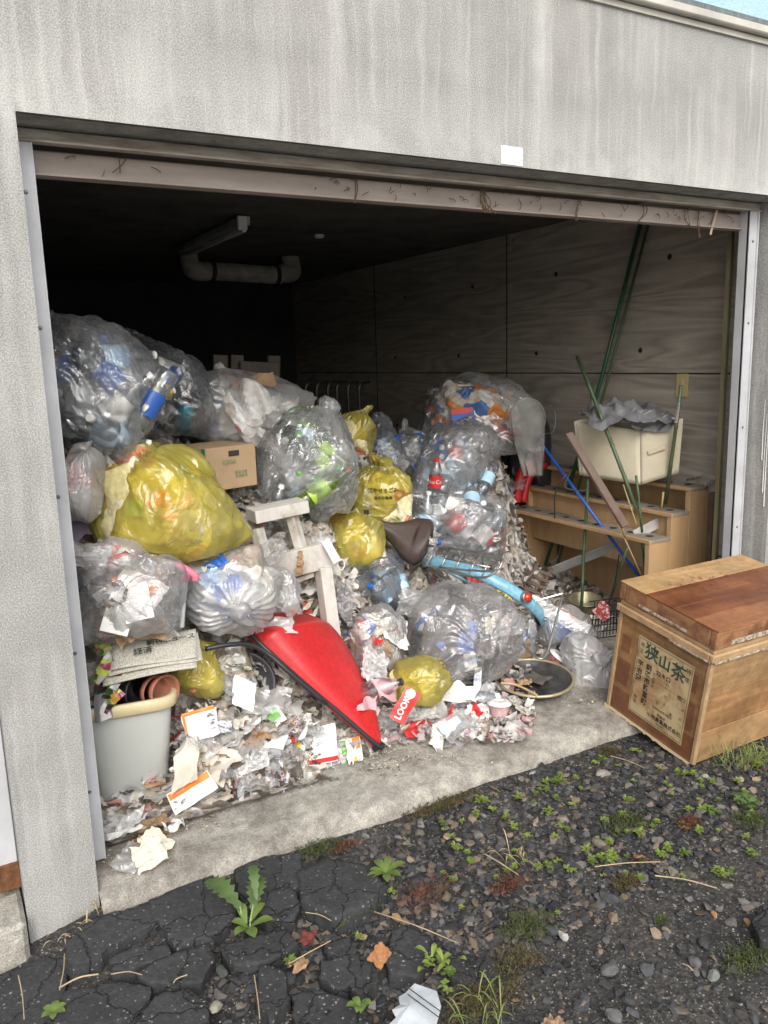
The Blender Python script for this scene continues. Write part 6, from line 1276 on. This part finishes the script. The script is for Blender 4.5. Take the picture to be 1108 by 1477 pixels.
# bags and papers right of the bicycle
scrap('foil_scrap',tuple(W(800,860,.75)),.13,M_foil,'crumpled silver foil under the bamboo sticks','foil',k=5); scrap('white_film_scrap',tuple(W(765,830,.95)),.12,F_white,'white film scrap above the grating','film scrap',k=7)
sheet('clear_sheet','long clear stiff plastic sheet slanting down right of the bicycle','plastic sheet',805,888,.60,.30,.07,F_clear2,face(50,0,-32),amt=.1,seed=62)
sheet('yellow_mesh','yellow and black patterned wrapper behind the mudguard','wrapper',715,862,.98,.16,.10,mat('yellow black print',(.62,.52,.05),.5,.3,60,.1,col2=(.05,.05,.04),lo=.5,hi=.53),face(55,0,-20),amt=.35,seed=63)
sheet('red_packet','red packet with white marks behind the bicycle rack','packet',688,835,1.0,.11,.10,M_redp,face(60,0,-15),amt=.25,seed=64)
sheet('blue_sheet','blue plastic scrap under the lower bottle bag','sheet',672,790,1.25,.14,.05,M_blue,face(60,0,0),amt=.4,seed=65)
sheet('blue_red_packet','blue and red snack packet in the bag topping the right pile','packet',668,602,1.42,.12,.10,M_blue,face(75,-10,8),amt=.12,seed=66); 
o=bpy.data.objects['blue_red_packet']; band(o,-.055,.02,.055,.048,M_redp); band(o,-.01,-.045,.05,-.025,M_wht)
sheet('brown_wrapper','brown and orange wrapper at the top right of the right pile','wrapper',728,578,1.45,.11,.10,mat('orange brown print',(.45,.22,.10),.5,.3,25,.1,col2=(.62,.50,.38)),face(70,0,20),amt=.3,seed=67)
sheet('white_wrapper','white cup wrapper at the right of the right pile','wrapper',708,635,1.42,.09,.09,M_wht,face(70,0,20),amt=.3,seed=68)
sheet('brown_wrapper','brown paper piece lying on top of the top middle bag','wrapper',378,548,1.15,.12,.06,M_brn,face(60,0,10),amt=.35,seed=69)
sheet('purple_sheet','faded purple plastic film at the far left under the tall bottle bag','film',118,750,.72,.16,.14,mat('faded purple film',(.38,.33,.44),.4,.2,6,.3,14,trans=.3),face(60,0,10),amt=.35,seed=70)
o=can(W(160,692,.80),(.8,-.5,.2),M_blue,'blue and white can lying under the flattened yellow bag')
print('objects',time.time()-T0)
# ================= ground: broken asphalt, stones, weeds
def crackmat(m):
    nt=m.node_tree; p=[n for n in nt.nodes if n.type=='BSDF_PRINCIPLED'][0]; bp=[n for n in nt.nodes if n.type=='BUMP'][0]; tc=[n for n in nt.nodes if n.type=='TEX_COORD'][0]
    ns=N(nt,'ShaderNodeTexNoise'); ns.inputs['Scale'].default_value=22; ns.inputs['Detail'].default_value=4; L(nt,tc.outputs['Object'],ns.inputs['Vector'])
    va=N(nt,'ShaderNodeVectorMath',operation='MULTIPLY_ADD'); va.inputs[1].default_value=(.07,.07,.07); L(nt,ns.outputs['Color'],va.inputs[0]); L(nt,tc.outputs['Object'],va.inputs[2])
    v=N(nt,'ShaderNodeTexVoronoi',feature='DISTANCE_TO_EDGE'); v.inputs['Scale'].default_value=5.5; L(nt,va.outputs[0],v.inputs['Vector'])
    r=N(nt,'ShaderNodeMapRange'); r.inputs['From Max'].default_value=.022; L(nt,v.outputs['Distance'],r.inputs['Value'])
    b2=N(nt,'ShaderNodeBump'); b2.inputs['Strength'].default_value=1; b2.inputs['Distance'].default_value=.004; L(nt,r.outputs[0],b2.inputs['Height']); L(nt,bp.outputs[0],b2.inputs['Normal']); L(nt,b2.outputs[0],p.inputs['Normal'])
    src=p.inputs['Base Color'].links[0].from_socket; r2=N(nt,'ShaderNodeMapRange'); r2.inputs['From Max'].default_value=.012; r2.inputs['To Min'].default_value=.35; L(nt,v.outputs['Distance'],r2.inputs['Value'])
    mu=N(nt,'ShaderNodeMix',data_type='RGBA',blend_type='MULTIPLY'); mu.inputs[0].default_value=1; L(nt,src,mu.inputs[6]); L(nt,r2.outputs[0],mu.inputs[7]); L(nt,mu.outputs[2],p.inputs['Base Color'])
M_chunk=bpy.data.materials['weathered asphalt and grit'].copy(); M_chunk.name='asphalt chunk'
def setmix(m,a,b):
    mx=[n for n in m.node_tree.nodes if n.type=='MIX'][0]; mx.inputs[6].default_value=c4(a); mx.inputs[7].default_value=c4(b)
setmix(M_chunk,(.030,.031,.033),(.044,.045,.047)); [n for n in M_chunk.node_tree.nodes if n.type=='BUMP'][0].inputs['Strength'].default_value=.3
crackmat(M_chunk); _q=[n for n in M_chunk.node_tree.nodes if n.type=='MAP_RANGE'][2]; _q.inputs['To Min'].default_value=.82; _q.inputs['To Max'].default_value=1.2
_n=[n for n in M_chunk.node_tree.nodes if n.type=='MAP_RANGE'][1]; _n.inputs['From Min'].default_value=.975; _n.inputs['From Max'].default_value=.999
CH_=[[(217,1299),(300,1263),(336,1285),(339,1317),(307,1350),(253,1360),(242,1339),(224,1321)],
[(112,1335),(213,1305),(231,1328),(202,1342),(159,1364),(144,1382),(108,1391),(96,1382)],
[(159,1384),(202,1362),(240,1359),(243,1375),(217,1386),(188,1398),(162,1400)],
[(217,1390),(249,1373),(300,1357),(307,1375),(289,1411),(253,1418),(217,1413),(199,1402)],
[(94,1425),(159,1411),(215,1418),(213,1436),(188,1463),(119,1476),(79,1469)],
[(235,1429),(274,1425),(300,1447),(296,1469),(253,1483),(188,1480),(195,1464)],
[(-60,1405),(20,1380),(92,1352),(92,1385),(84,1430),(66,1500),(-60,1530)],
[(340,1247),(382,1238),(434,1236),(436,1278),(400,1290),(345,1283)],
[(430,1263),(473,1241),(524,1251),(555,1282),(531,1309),(486,1330),(437,1306)],
[(375,1296),(419,1286),(433,1306),(423,1328),(387,1332),(375,1320)],
[(372,1350),(414,1343),(428,1361),(387,1385),(340,1390),(320,1368)],
[(466,1359),(507,1349),(515,1369),(497,1383),(473,1374)],
[(462,1387),(483,1383),(517,1376),(519,1402),(490,1427),(462,1409)],
[(526,1380),(541,1387),(545,1409),(519,1431),(503,1419)],
[(565,1347),(586,1337),(620,1350),(623,1371),(599,1405),(565,1405),(558,1374)],
[(421,1435),(462,1428),(514,1443),(510,1476),(425,1480)],
[(75,1480),(150,1474),(190,1490),(180,1530),(70,1530)],[(200,1488),(300,1478),(330,1500),(300,1530),(200,1530)],
[(1086,1330),(1108,1312),(1140,1320),(1140,1365),(1098,1362)],[(375,1390),(410,1400),(418,1440),(390,1470),(368,1440)],
[(647,1376),(709,1371),(719,1398),(689,1417),(654,1405)]]
CL=['large triangular slab of cracked asphalt against the threshold','long asphalt slab at the foot of the left pillar','small asphalt slab in the middle of the cracked patch','asphalt slab right of the middle one in the cracked patch','asphalt slab low at the left of the cracked patch','asphalt slab at the bottom edge right of the low left slab','broad unbroken asphalt sheet at the lower left corner','asphalt slab behind the thistle leaves by the threshold','big raised asphalt block right of the thistle plant','small asphalt block left of the big raised one','low asphalt block below the thistle plant','small rounded asphalt lump under the big raised block','cracked asphalt block in the lower middle','narrow asphalt lump right of the cracked block','upright asphalt block right of the dry brown leaf','asphalt block at the bottom edge in the middle','asphalt slab cut by the bottom left edge','asphalt slab cut by the bottom edge beside the corner slab','dark rock at the right edge of the ground','thin asphalt piece left of the lower middle block','flat asphalt patch right of the upright block']
for ci,pol in enumerate(CH_):
    R=np.random.RandomState(300+ci); P=np.array([WZ(a,b,.02)[:2] for a,b in pol]); c=P.mean(0)
    h=[.026,.022,.018,.020,.018,.020,.014,.020,.052,.032,.028,.026,.032,.028,.040,.028,.02,.02,.06,.024,.012][ci]*.52
    base=float(groundz(c[0],c[1]))+.006; flat=ci in(0,1,4,6)
    out=[]; 
    for i in range(len(P)):
        a,b=P[i],P[(i+1)%len(P)]
        k=max(3,int(np.linalg.norm(b-a)/.012)); nr=np.array([-(b-a)[1],(b-a)[0]])/np.linalg.norm(b-a); off=0
        for j in range(k): off=off*.6+R.normal()*.0022; t=j/k; out.append(a*(1-t)+b*t+nr*off*(0 if j==0 else 1))
    out=np.array(out); n=len(out); V=[];F=[]
    prof=[(1.055,-.05),(1.05,.45*h),(1.04,.88*h),(1.02,h),(.86,h*1.02),(.70,h),(.5,h*1.03),(.3,h),(.12,h)]
    tx,ty=R.normal()*.05*(not flat),R.normal()*.05*(not flat)
    for (s_,z) in prof:
        q=c+(out-c)*s_; zz=base+z+(q[:,0]-c[0])*tx+(q[:,1]-c[1])*ty
        pp=np.stack([q[:,0],q[:,1],zz],1); pp[:,2]+= (.0007*vnoise(pp,ci+9,30,15,60)+.0016*vnoise(pp,ci,12,4,10))*(z>0)
        if 0<z<h: pp[:,:2]+=R.normal(size=(n,2))*.0012
        V.append(pp)
    V=np.vstack(V+[np.array([[c[0],c[1],base+h]])]); L_=len(prof)
    me=bpy.data.meshes.new('asphalt_chunk'); fs=[(k*n+i,k*n+(i+1)%n,(k+1)*n+(i+1)%n,(k+1)*n+i) for k in range(L_-1) for i in range(n)]+[((L_-1)*n+i,(L_-1)*n+(i+1)%n,L_*n) for i in range(n)]
    me.from_pydata([tuple(x) for x in V],[],fs); me.update(); me.shade_smooth(); o=objm('asphalt_chunk' if ci!=18 else 'rock',me,M_chunk); tag(o,CL[ci],'asphalt slab' if ci!=18 else 'rock')
# hairline cracks in the slabs
bm=bmesh.new()
def crack(pts,w_=.0035):
    P=[Vector(WZ(a,b,.02)) for a,b in pts]; q=[]
    for a,b in zip(P[:-1],P[1:]):
        for k in range(5): t=k/5; q.append(a.lerp(b,t)+Vector((HRR.normal()*.003,HRR.normal()*.003,0)))
    q.append(P[-1]); return q
# gravel -----------------------------------------------------------------
r=np.random.RandomState(77)
def stones(name,N_,region,smin,smax,pal,label,kindlab='gravel',seed=0,ang=.32,sink=.3):
    bm=bmesh.new(); bmesh.ops.create_icosphere(bm,subdivisions=1,radius=.5); iv=np.array([x.co[:] for x in bm.verts]); fi=np.array([[q.index for q in p.verts] for p in bm.faces]); bm.free(); nv=len(iv)
    V=[];F=[];K=[]; c=0; R=np.random.RandomState(seed); prot=[]
    for i in range(20):
        q=iv*(1+R.normal(size=(nv,1))*.24); q+=R.normal(size=q.shape)*.05; q*=[1,R.uniform(.6,.95),R.uniform(.22,.55)]; prot.append(q)
    while c<N_:
        x,y=region(R); 
        if x is None: continue
        s_=smin+(smax-smin)*R.beta(1.0,2.1); a=R.uniform(0,6.28); q=prot[R.randint(20)]*s_; t=R.normal()*ang; t2=R.normal()*ang
        Rm_=np.array(Matrix.Rotation(a,3,'Z')@Matrix.Rotation(t,3,'X')@Matrix.Rotation(t2,3,'Y')); q=q@Rm_.T+[x,y,float(groundz(x,y)-dip(x,y))+s_*.5*(.5-sink)]
        V.append(q); F.append(fi+c*nv); K.append(np.repeat((np.array(pal[R.randint(len(pal))])*R.uniform(.55,1.35))[None],len(fi),0)); c+=1
    me=smoothmesh(name,np.vstack(V),np.vstack(F)); me.shade_flat(); colattr(me,np.vstack(K)); o=objm(name,me,M_stone); return tag(o,label,kindlab,kind='stuff')
M_stone=attmat('stones',.8,.3,90,dirt=.3)
PG=[(.11,.10,.095),(.15,.14,.13),(.18,.15,.12),(.045,.046,.05),(.06,.06,.062),(.035,.035,.037),(.08,.075,.07),(.05,.05,.055),(.10,.09,.08),(.04,.04,.045),(.07,.07,.075),(.16,.12,.08),(.12,.11,.10),(.055,.058,.065),(.04,.045,.05),(.20,.15,.11),(.05,.05,.05),(.14,.13,.12)]
def reg(R):
    # gravel belt between the threshold and the smoother asphalt
    for _ in range(50):
        px,py=R.uniform(240,1180),R.uniform(1060,1500)
        low=1500-(px-560)*.42 if px>560 else 1500
        lim=1057+(915-px)*.343+2
        if py<lim-18: continue
        dens=1.0 if py<low-60 else .07
        if px<430: dens=.35 if py>1330 else .06
        if px>930 and py>1260: dens=.10
        if R.rand()>dens: continue
        q=WZ(px,py,0)
        if q[1]>-.055 and q[0]<2.3: continue
        if q[1]>-.02: continue
        return q[0],q[1]
    return None,None
stones('gravel',5200,reg,.010,.045,PG,'loose dark gravel and grit between the threshold and the asphalt',seed=5)
def reg2(R):
    q=WZ(R.uniform(-60,1200),R.uniform(1080,1520),0)
    if q[1]>-.06: return None,None
    return q[0],q[1]
stones('grit',6000,reg2,.002,.008,PG+[(.3,.28,.25)],'fine grit scattered over the asphalt in front of the garage','grit',seed=6)
# single stones
ST=[(645,1200,.030,(.30,.22,.15),'tan rounded stone at the threshold foot'),(690,1198,.035,(.15,.15,.14),'grey green stone beside the tan stone'),(575,1200,.025,(.14,.14,.15),'small grey stone near the dandelion rosette'),(592,1232,.028,(.22,.17,.12),'brown flat stone right of the rosette'),(768,1112,.030,(.25,.24,.23),'pale grey stone among the seedlings'),(871,1118,.050,(.24,.22,.20),'long pale stone under the tea chest corner'),(812,1178,.04,(.20,.17,.14),'long tan stone beside the dark block'),(862,1150,.05,(.04,.04,.042),'black stone block among the seedlings'),(865,1215,.05,(.17,.14,.12),'brown grey angular stone in the gravel'),(948,1208,.035,(.14,.13,.12),'flat brown grey stone near the reddish weeds'),(878,1290,.055,(.045,.047,.05),'faceted black rock above the smooth asphalt'),(981,1311,.03,(.045,.045,.047),'dark thin stone by the tan stick'),(995,1289,.030,(.12,.12,.12),'grey rounded stone below the tan stick'),(1050,1272,.030,(.16,.15,.14),'pale flat stone at the right side'),(1031,1312,.024,(.34,.17,.08),'orange brown pebble on the asphalt'),(1080,1305,.032,(.13,.11,.10),'brown angular stone beside the edge rock'),(1078,1325,.025,(.30,.19,.08),'ochre pebble under the edge rock'),(1015,1355,.04,(.04,.04,.042),'dark flat stone in the lower right'),(1002,1382,.035,(.09,.09,.09),'grey disc stone in the lower right'),(1028,1402,.035,(.16,.17,.15),'pale green grey stone at the lower right'),(880,1396,.045,(.09,.09,.09),'flat dark grey stone on the smooth asphalt'),(886,1460,.04,(.12,.12,.12),'pale angular stone at the bottom edge'),(812,1342,.035,(.40,.39,.36),'white chip lying on the smooth asphalt'),(795,1337,.04,(.05,.055,.06),'blue grey flat stone beside the white chip'),(311,1450,.040,(.22,.21,.16),'olive grey stone between the asphalt slabs'),(523,1347,.025,(.26,.19,.11),'small tan stone above the dry leaf'),(1068,1125,.03,(.30,.24,.18),'cream pointed stone near the grass'),(1016,1120,.028,(.30,.27,.24),'pale stone below the tea chest'),(1090,1125,.03,(.30,.22,.14),'ochre stone by the grass tuft'),(572,1318,.03,(.30,.20,.10),'ochre leaf shaped stone beside the block'),(660,1205,.022,(.2,.17,.13),'brown pebble in the upper gravel'),(905,1440,.03,(.05,.05,.05),'small dark stone at the bottom edge'),(320,1400,.04,(.05,.06,.05),'dark green grey stone left of the low block'),(700,1060,.0,(.1,.1,.1),'')]
bm=bmesh.new(); bmesh.ops.create_icosphere(bm,subdivisions=2,radius=.5); IV=np.array([x.co[:] for x in bm.verts]); IF=np.array([[q.index for q in p.verts] for p in bm.faces]); bm.free()
for i,(px,py,s_,col,lab_) in enumerate(ST):
    if not s_: continue
    R=np.random.RandomState(i); q=IV.copy()
    for _ in range(7):
        n_=R.normal(size=3); n_/=np.linalg.norm(n_); d_=q@n_; lim=.5*R.uniform(.45,.85); q-=np.clip(d_-lim,0,None)[:,None]*n_
    q*=[1.25,R.uniform(.7,1),R.uniform(.45,.7)]; q*=s_; p=WZ(px,py,.01); g=float(groundz(p[0],p[1]))
    o=objm('stone',smoothmesh('stone',q,IF),mat('stone %s'%('abcdefghij'[i%10]*(1+i//10)),col,.8,.3,60,.3,80),loc=(p[0],p[1],g+s_*.17)); o.rotation_euler=(0,0,R.uniform(0,6)); o.data.shade_flat(); tag(o,lab_,'stone')
# ---------------- weeds
def leafmat(n,a,b): return mat(n,a,.5,.2,25,.1,40,col2=b,trans=.35)
G_lt=leafmat('seedling green',(.30,.38,.09),(.20,.29,.06)); G_md=leafmat('leaf green',(.20,.29,.07),(.13,.20,.05)); G_th=leafmat('thistle green',(.14,.22,.075),(.09,.15,.05)); G_mo=leafmat('moss green',(.10,.11,.035),(.16,.10,.05)); G_ms2=leafmat('moss olive',(.11,.14,.04),(.07,.09,.03)); G_rd=leafmat('reddish weed',(.22,.07,.05),(.14,.08,.04)); G_gr=leafmat('grass green',(.22,.32,.08),(.30,.30,.12)); G_st=mat('dry straw stem',(.36,.28,.17),.85,.35,9)
def leaf(V,F,o,dirn,ln,wd,arch=.4,n=5,serr=0,cup=.25,R=None):
    """adds one arched leaf; o base point, dirn heading angle, wd half width"""
    b=len(V); ca,sa=math.cos(dirn),math.sin(dirn)
    for i in range(n+1):
        t=i/n; r_=ln*t; z=arch*ln*math.sin(t*2.2)*.6; w_=wd*math.sin(math.pi*min(1,(t*.86+.14))**1.5)**.8
        if serr: w_*=1+serr*(1 if i%2 else -.8)
        if i==n: w_=wd*.05
        for s_ in (-1,0,1): V.append((o[0]+ca*r_-sa*w_*s_,o[1]+sa*r_+ca*w_*s_,o[2]+z+cup*w_*abs(s_)))
    for i in range(n):
        for k in range(2): a=b+i*3+k; F.append((a,a+1,a+4,a+3))
def seedmesh(i):
    R=np.random.RandomState(i); V=[];F=[]
    for s in range(R.randint(2,5)):
        ox,oy=np.clip(R.normal(size=2),-1.5,1.5)*.0045; 
        for k in range(R.randint(4,8)): leaf(V,F,(ox,oy,.002+.004*s),k*2.4+R.uniform(0,1),R.uniform(.008,.017),R.uniform(.0028,.0045),arch=R.uniform(.1,.7),n=3)
    return smoothmesh('seedling_leaves',np.array(V),np.array(F))
SEED=[seedmesh(i) for i in range(9)]
R=np.random.RandomState(5); cl=[(868,1102),(892,1110),(905,1075),(925,1090),(915,1085),(950,1112),(975,1118),(800,1130),(815,1132),(830,1128),(850,1100),(860,1107),(960,1135),(985,1122),(1000,1118),(905,1160),(915,1132),(810,1193),(820,1200),(800,1210),(880,1245),(870,1240),(850,1238),(905,1205),(890,1203),(940,1195),(950,1190),(1010,1175),(1030,1180),(1035,1203),(905,1238),(780,1140),(760,1205),(742,1225),(775,1250),(790,1250),(735,1238),(805,1315),(1012,1142),(970,1150),(968,1140),(990,1172),(700,1160),(712,1170),(690,1178),(728,1180),(660,1225),(680,1245),(655,1270),(640,1260),(740,1195),(750,1232),(1080,1160),(1090,1110),(560,1290),(618,1395),(635,1390),(650,1405),(630,1380),(645,1430),(520,1355),(665,1310),(420,1395),(735,1255),(790,1140),(1080,1190),(1098,1195)]
for (px,py) in cl+[(R.uniform(640,1090),R.uniform(1120,1270)) for _ in range(70)]:
    if py<1057+(915-px)*.343+22: continue
    a=WZ(px,py,0); 
    if a[1]>-.06: continue
    o=bpy.data.objects.new('seedling',mesh_with(SEED[R.randint(9)],G_lt if R.rand()<.8 else G_md)); C.objects.link(o); s_=R.uniform(.6,1.3); o.scale=(s_,)*3; o.rotation_euler=(0,0,R.uniform(0,6.3)); o.location=(a[0],a[1],float(groundz(a[0],a[1]))+.008)
    tag(o,'small light green seedling growing in the dark gravel','seedling','light green seedlings in the gravel')
def plant(name,label,px,py,specs,m,z=.0,stem=None):
    a=WZ(px,py,.01); o=empty(name,label,'plant',(a[0],a[1],float(groundz(a[0],a[1]))+z)); V=[];F=[]
    for (ang,ln,wd,arch,n,serr,oo) in specs: leaf(V,F,oo,math.radians(ang),ln,wd,arch,n,serr)
    objm('leaves',smoothmesh('leaves',np.array(V),np.array(F)),m,o)
    if stem: bm=bmesh.new(); [tube(bm,spline(s_,4),.0022,6) for s_ in stem]; bmo('stems',bm,mat('pale stem',(.25,.30,.12),.6),o)
    return o
plant('leafy_weed','bright green rosette weed growing beside the big asphalt block',557,1262,[(-170,.075,.013,.35,6,0,(0,0,.01)),(-115,.055,.012,.3,6,0,(0,0,.01)),(-60,.05,.012,.3,6,0,(0,0,.01)),(-5,.065,.013,.4,6,0,(0,0,.01)),(50,.06,.011,.5,6,0,(0,0,.01)),(100,.055,.012,.5,6,0,(0,0,.01)),(150,.05,.010,.4,6,0,(0,0,.01))],G_md,.015)
plant('thistle_plant','serrated thistle leaves growing up between the asphalt slabs and the threshold',360,1345,[(118,.13,.028,.55,14,.30,(-.01,.03,.05)),(60,.12,.024,.35,14,.30,(.02,.02,.04)),(75,.10,.014,.8,12,.25,(.035,.03,.06))],G_th,.01,stem=[[(0,0,0),(-.01,.02,.03),(-.01,.035,.055)],[(0,0,0),(.01,.01,.03),(.025,.03,.05)]])
plant('leafy_weed','smooth leaved weed growing at the foot of the thistle leaves',358,1348,[(-150,.05,.013,.5,6,0,(0,0,.015)),(-90,.055,.015,.3,6,0,(0,0,.015)),(-20,.06,.014,.4,6,0,(.01,0,.015)),(30,.065,.014,.5,6,0,(.01,.01,.02)),(90,.06,.014,.7,6,0,(0,.01,.02)),(140,.045,.012,.6,6,0,(0,0,.015))],G_md,.012)
plant('leafy_weed','small four leaved weed near the bottom left corner',78,1458,[(k*62+10,.030,.009,.4,5,0,(0,0,.01)) for k in range(6)],G_md,.018)
plant('leafy_weed','young leafy weed at the bottom edge in the middle',520,1468,[(k*70+20,.032,.009,.8,5,0,(0,0,.02+.006*k)) for k in range(5)],G_md,.01)
plant('fern_weed','ruffled green weed near the right edge above the asphalt',1075,1165,[(k*27+R.uniform(-8,8),R.uniform(.03,.05),.010,R.uniform(.3,1.0),9,.5,(R.normal()*.012,R.normal()*.012,.005)) for k in range(22)],G_th,.01)
plant('fern_weed','fine feathery weed lying beside the raised asphalt block',515,1330,[(k*40,.03,.004,.4,7,.6,(.02*(k-3),.004*k,.005)) for k in range(8)],G_ms2,.012)
plant('leafy_weed','small bushy weed right of the broken white plastic',640,1398,[(k*50,R.uniform(.02,.035),.007,.8,5,0,(R.normal()*.02,R.normal()*.015,.01+.003*k)) for k in range(11)],G_lt,.01)
def tuft(name,label,cat,px,py,n,w_,h_,m,ln=(.006,.014),wd=.0016,seed=0):
    R=np.random.RandomState(seed); V=[];F=[]
    for k in range(n): x,y=np.clip(R.normal(size=2),-1.8,1.8)*[w_/2,h_/2]; leaf(V,F,(x,y,R.uniform(0,.012)*(1-min(1,abs(x)/w_))),R.uniform(0,6.3),R.uniform(*ln),wd*R.uniform(.7,1.4),arch=R.uniform(.2,1.6),n=2)
    a=WZ(px,py,0); o=objm(name,smoothmesh(name,np.array(V),np.array(F)),m,loc=(a[0],min(a[1],-.06),float(groundz(a[0],a[1]))+.008)); return tag(o,label,cat)
for i,(px,py,n,w_,h_,m,l_) in enumerate([(640,1163,900,.16,.035,G_mo,'brownish moss clump against the threshold face'),(460,1232,420,.08,.04,G_ms2,'feathery moss clump at the threshold left of the rosette'),(905,1190,520,.10,.05,G_ms2,'low olive moss cushion among the seedlings'),(760,1335,600,.09,.06,G_ms2,'olive moss clump left of the white chip'),(745,1385,420,.07,.05,G_mo,'brown green moss clump in the lower middle'),(905,1275,320,.05,.03,G_mo,'reddish green moss clump above the smooth asphalt'),(1078,1385,500,.09,.05,G_ms2,'yellow green moss patch at the lower right'),(690,1450,900,.14,.07,G_mo,'mixed moss and reddish weed patch at the bottom edge'),(615,1290,360,.10,.06,G_rd,'dark red weed patch below the rosette'),(995,1192,260,.05,.03,G_rd,'reddish weed patch near the pale stones'),(735,1275,300,.07,.04,G_rd,'rust coloured moss patch in the gravel'),(500,1225,260,.06,.02,G_rd,'reddish dry weed at the foot of the threshold'),(1085,1190,420,.06,.05,G_ms2,'grey green weed patch at the right edge'),(952,1330,90,.02,.012,G_ms2,'tiny moss spot on the smooth asphalt'),(880,1088,260,.05,.03,G_mo,'moss patch near the tea chest corner')]): tuft('moss_clump',l_,'moss',px,py,n,w_,h_,m,seed=i)
# clover-like stuff: pinkish flowers by the bottom edge
def grass(name,label,px,py,n,spread,ln,m,seed,y0=None):
    R=np.random.RandomState(seed); V=[];F=[]
    for k in range(n): x,y=R.normal(size=2)*spread; leaf(V,F,(x,y,0),R.uniform(0,6.3),R.uniform(*ln),.0018,arch=R.uniform(.5,1.7),n=5)
    a=WZ(px,py,0); o=objm(name,smoothmesh(name,np.array(V),np.array(F)),m,loc=(a[0],a[1],float(groundz(a[0],a[1])))); return tag(o,label,'grass')
grass('grass_tuft','pale green grass tuft growing against the long side of the tea chest',1065,1108,60,.03,(.05,.11),G_gr,1); grass('grass_tuft','grass tuft at the right edge beside the tea chest',1100,1100,45,.03,(.05,.10),G_gr,2)
grass('grass_tuft','thin grass blades at the bottom edge right of the white plastic',698,1470,26,.03,(.04,.10),G_gr,3); grass('grass_tuft','dry straw tuft at the pillar foot',108,1352,16,.02,(.03,.06),G_st,4); grass('grass_tuft','dry straw blades at the corner of pillar and threshold',145,1318,10,.01,(.03,.05),G_st,5)
grass('grass_tuft','dry tangled stems in the middle gravel',742,1235,14,.03,(.04,.08),G_st,6)
STK=[((85,1425),(142,1405),'straw stick lying on the left asphalt slabs'),((93,1376),(86,1428),'straw stick crossing the left slab crack'),((945,1263),(1034,1281),'straight tan stick lying on the smooth asphalt'),((858,1250),(952,1243),'brown twig lying across the gravel edge'),((417,1390),(477,1357),'straw stick between the low asphalt blocks'),((441,1316),(478,1328),'short straw at the edge of the raised block'),((540,1315),(660,1360),'thin brown stalk lying across the middle gravel'),((35,1470),(43,1408),'dry stalk standing near the lower left corner'),((250,1418),(270,1406),'short straw right of the middle slabs'),((700,1232),(748,1262),'dry stem in the gravel left of the seedlings'),((880,1090),(930,1108),'thin straw under the tea chest edge'),((1000,1400),(985,1390),'short twig at the lower right'),((160,1405),(205,1406),'pale straw on the cracked slabs'),((375,1470),(388,1396),'upright straw in the lower middle')]
for i,(a,b,l_) in enumerate(STK):
    A=WZ(a[0],a[1],.04 if i in(7,13) else .03); B=WZ(b[0],b[1],.03)
    if i in (7,13): B=A+np.array([.0,.02,.10])
    mid=(A+B)/2+np.array([HRR.normal()*.004,HRR.normal()*.004,.004]); bm=bmesh.new(); tube(bm,spline([A,mid,B],4),.0013 if i not in(0,2,9) else .0020,6); tag(bmo('dry_stick',bm,G_st),l_,'stick')
for i,(px,py,l_,m) in enumerate([(548,1378,'curled orange brown dead leaf in the lower middle',mat('orange dead leaf',(.30,.13,.05),.7,.3)),(445,1352,'dark red dead leaf left of the small lump',mat('dark red leaf',(.16,.04,.03),.7,.3)),(430,1390,'brown dead leaf beside the low block',M_brn),(795,1480,'dead leaf at the bottom edge',M_brn),(924,1236,'rusty brown wood chip in the gravel',mat('rusty chip',(.22,.10,.05),.8,.3))]):
    a=WZ(px,py,.03); scrap('dead_leaf',tuple(a),.055,m,l_,'leaf',k=(3,7,9,5,11)[i])
# broken white plastic disc
pl=[(598,1417),(630,1428),(636,1450),(628,1482),(600,1500),(555,1500),(560,1478),(572,1466),(566,1455),(578,1447),(576,1436),(586,1430)]
P=[Vector(WZ(a,b,.05)) for a,b in pl]; bm=bmesh.new(); c=sum(P,Vector())/len(P)+Vector((0,0,.008)); vs=[bm.verts.new(p+Vector((0,0,-.006))) for p in P]; vc=bm.verts.new(c)
for i in range(len(vs)): bm.faces.new((vs[i],vs[(i+1)%len(vs)],vc))
bmesh.ops.subdivide_edges(bm,edges=bm.edges,cuts=2); o=bmo('broken_plastic',bm,mat('weathered white plastic',(.50,.54,.57),.45,.2,14,.1)); md=o.modifiers.new('s','SOLIDIFY'); md.thickness=.003; tag(o,'broken piece of grey white plastic disc at the bottom edge','plastic piece')
bm=bmesh.new()
for off in (0,.012): tube(bm,[WZ(588,1434,.062)+np.array([off,off,0]),WZ(634,1468,.064)+np.array([off,off,0])],.0012,5)
bmo('score_line',bm,M_blk); bpy.data.objects['score_line'].parent=o
print('ground',time.time()-T0)
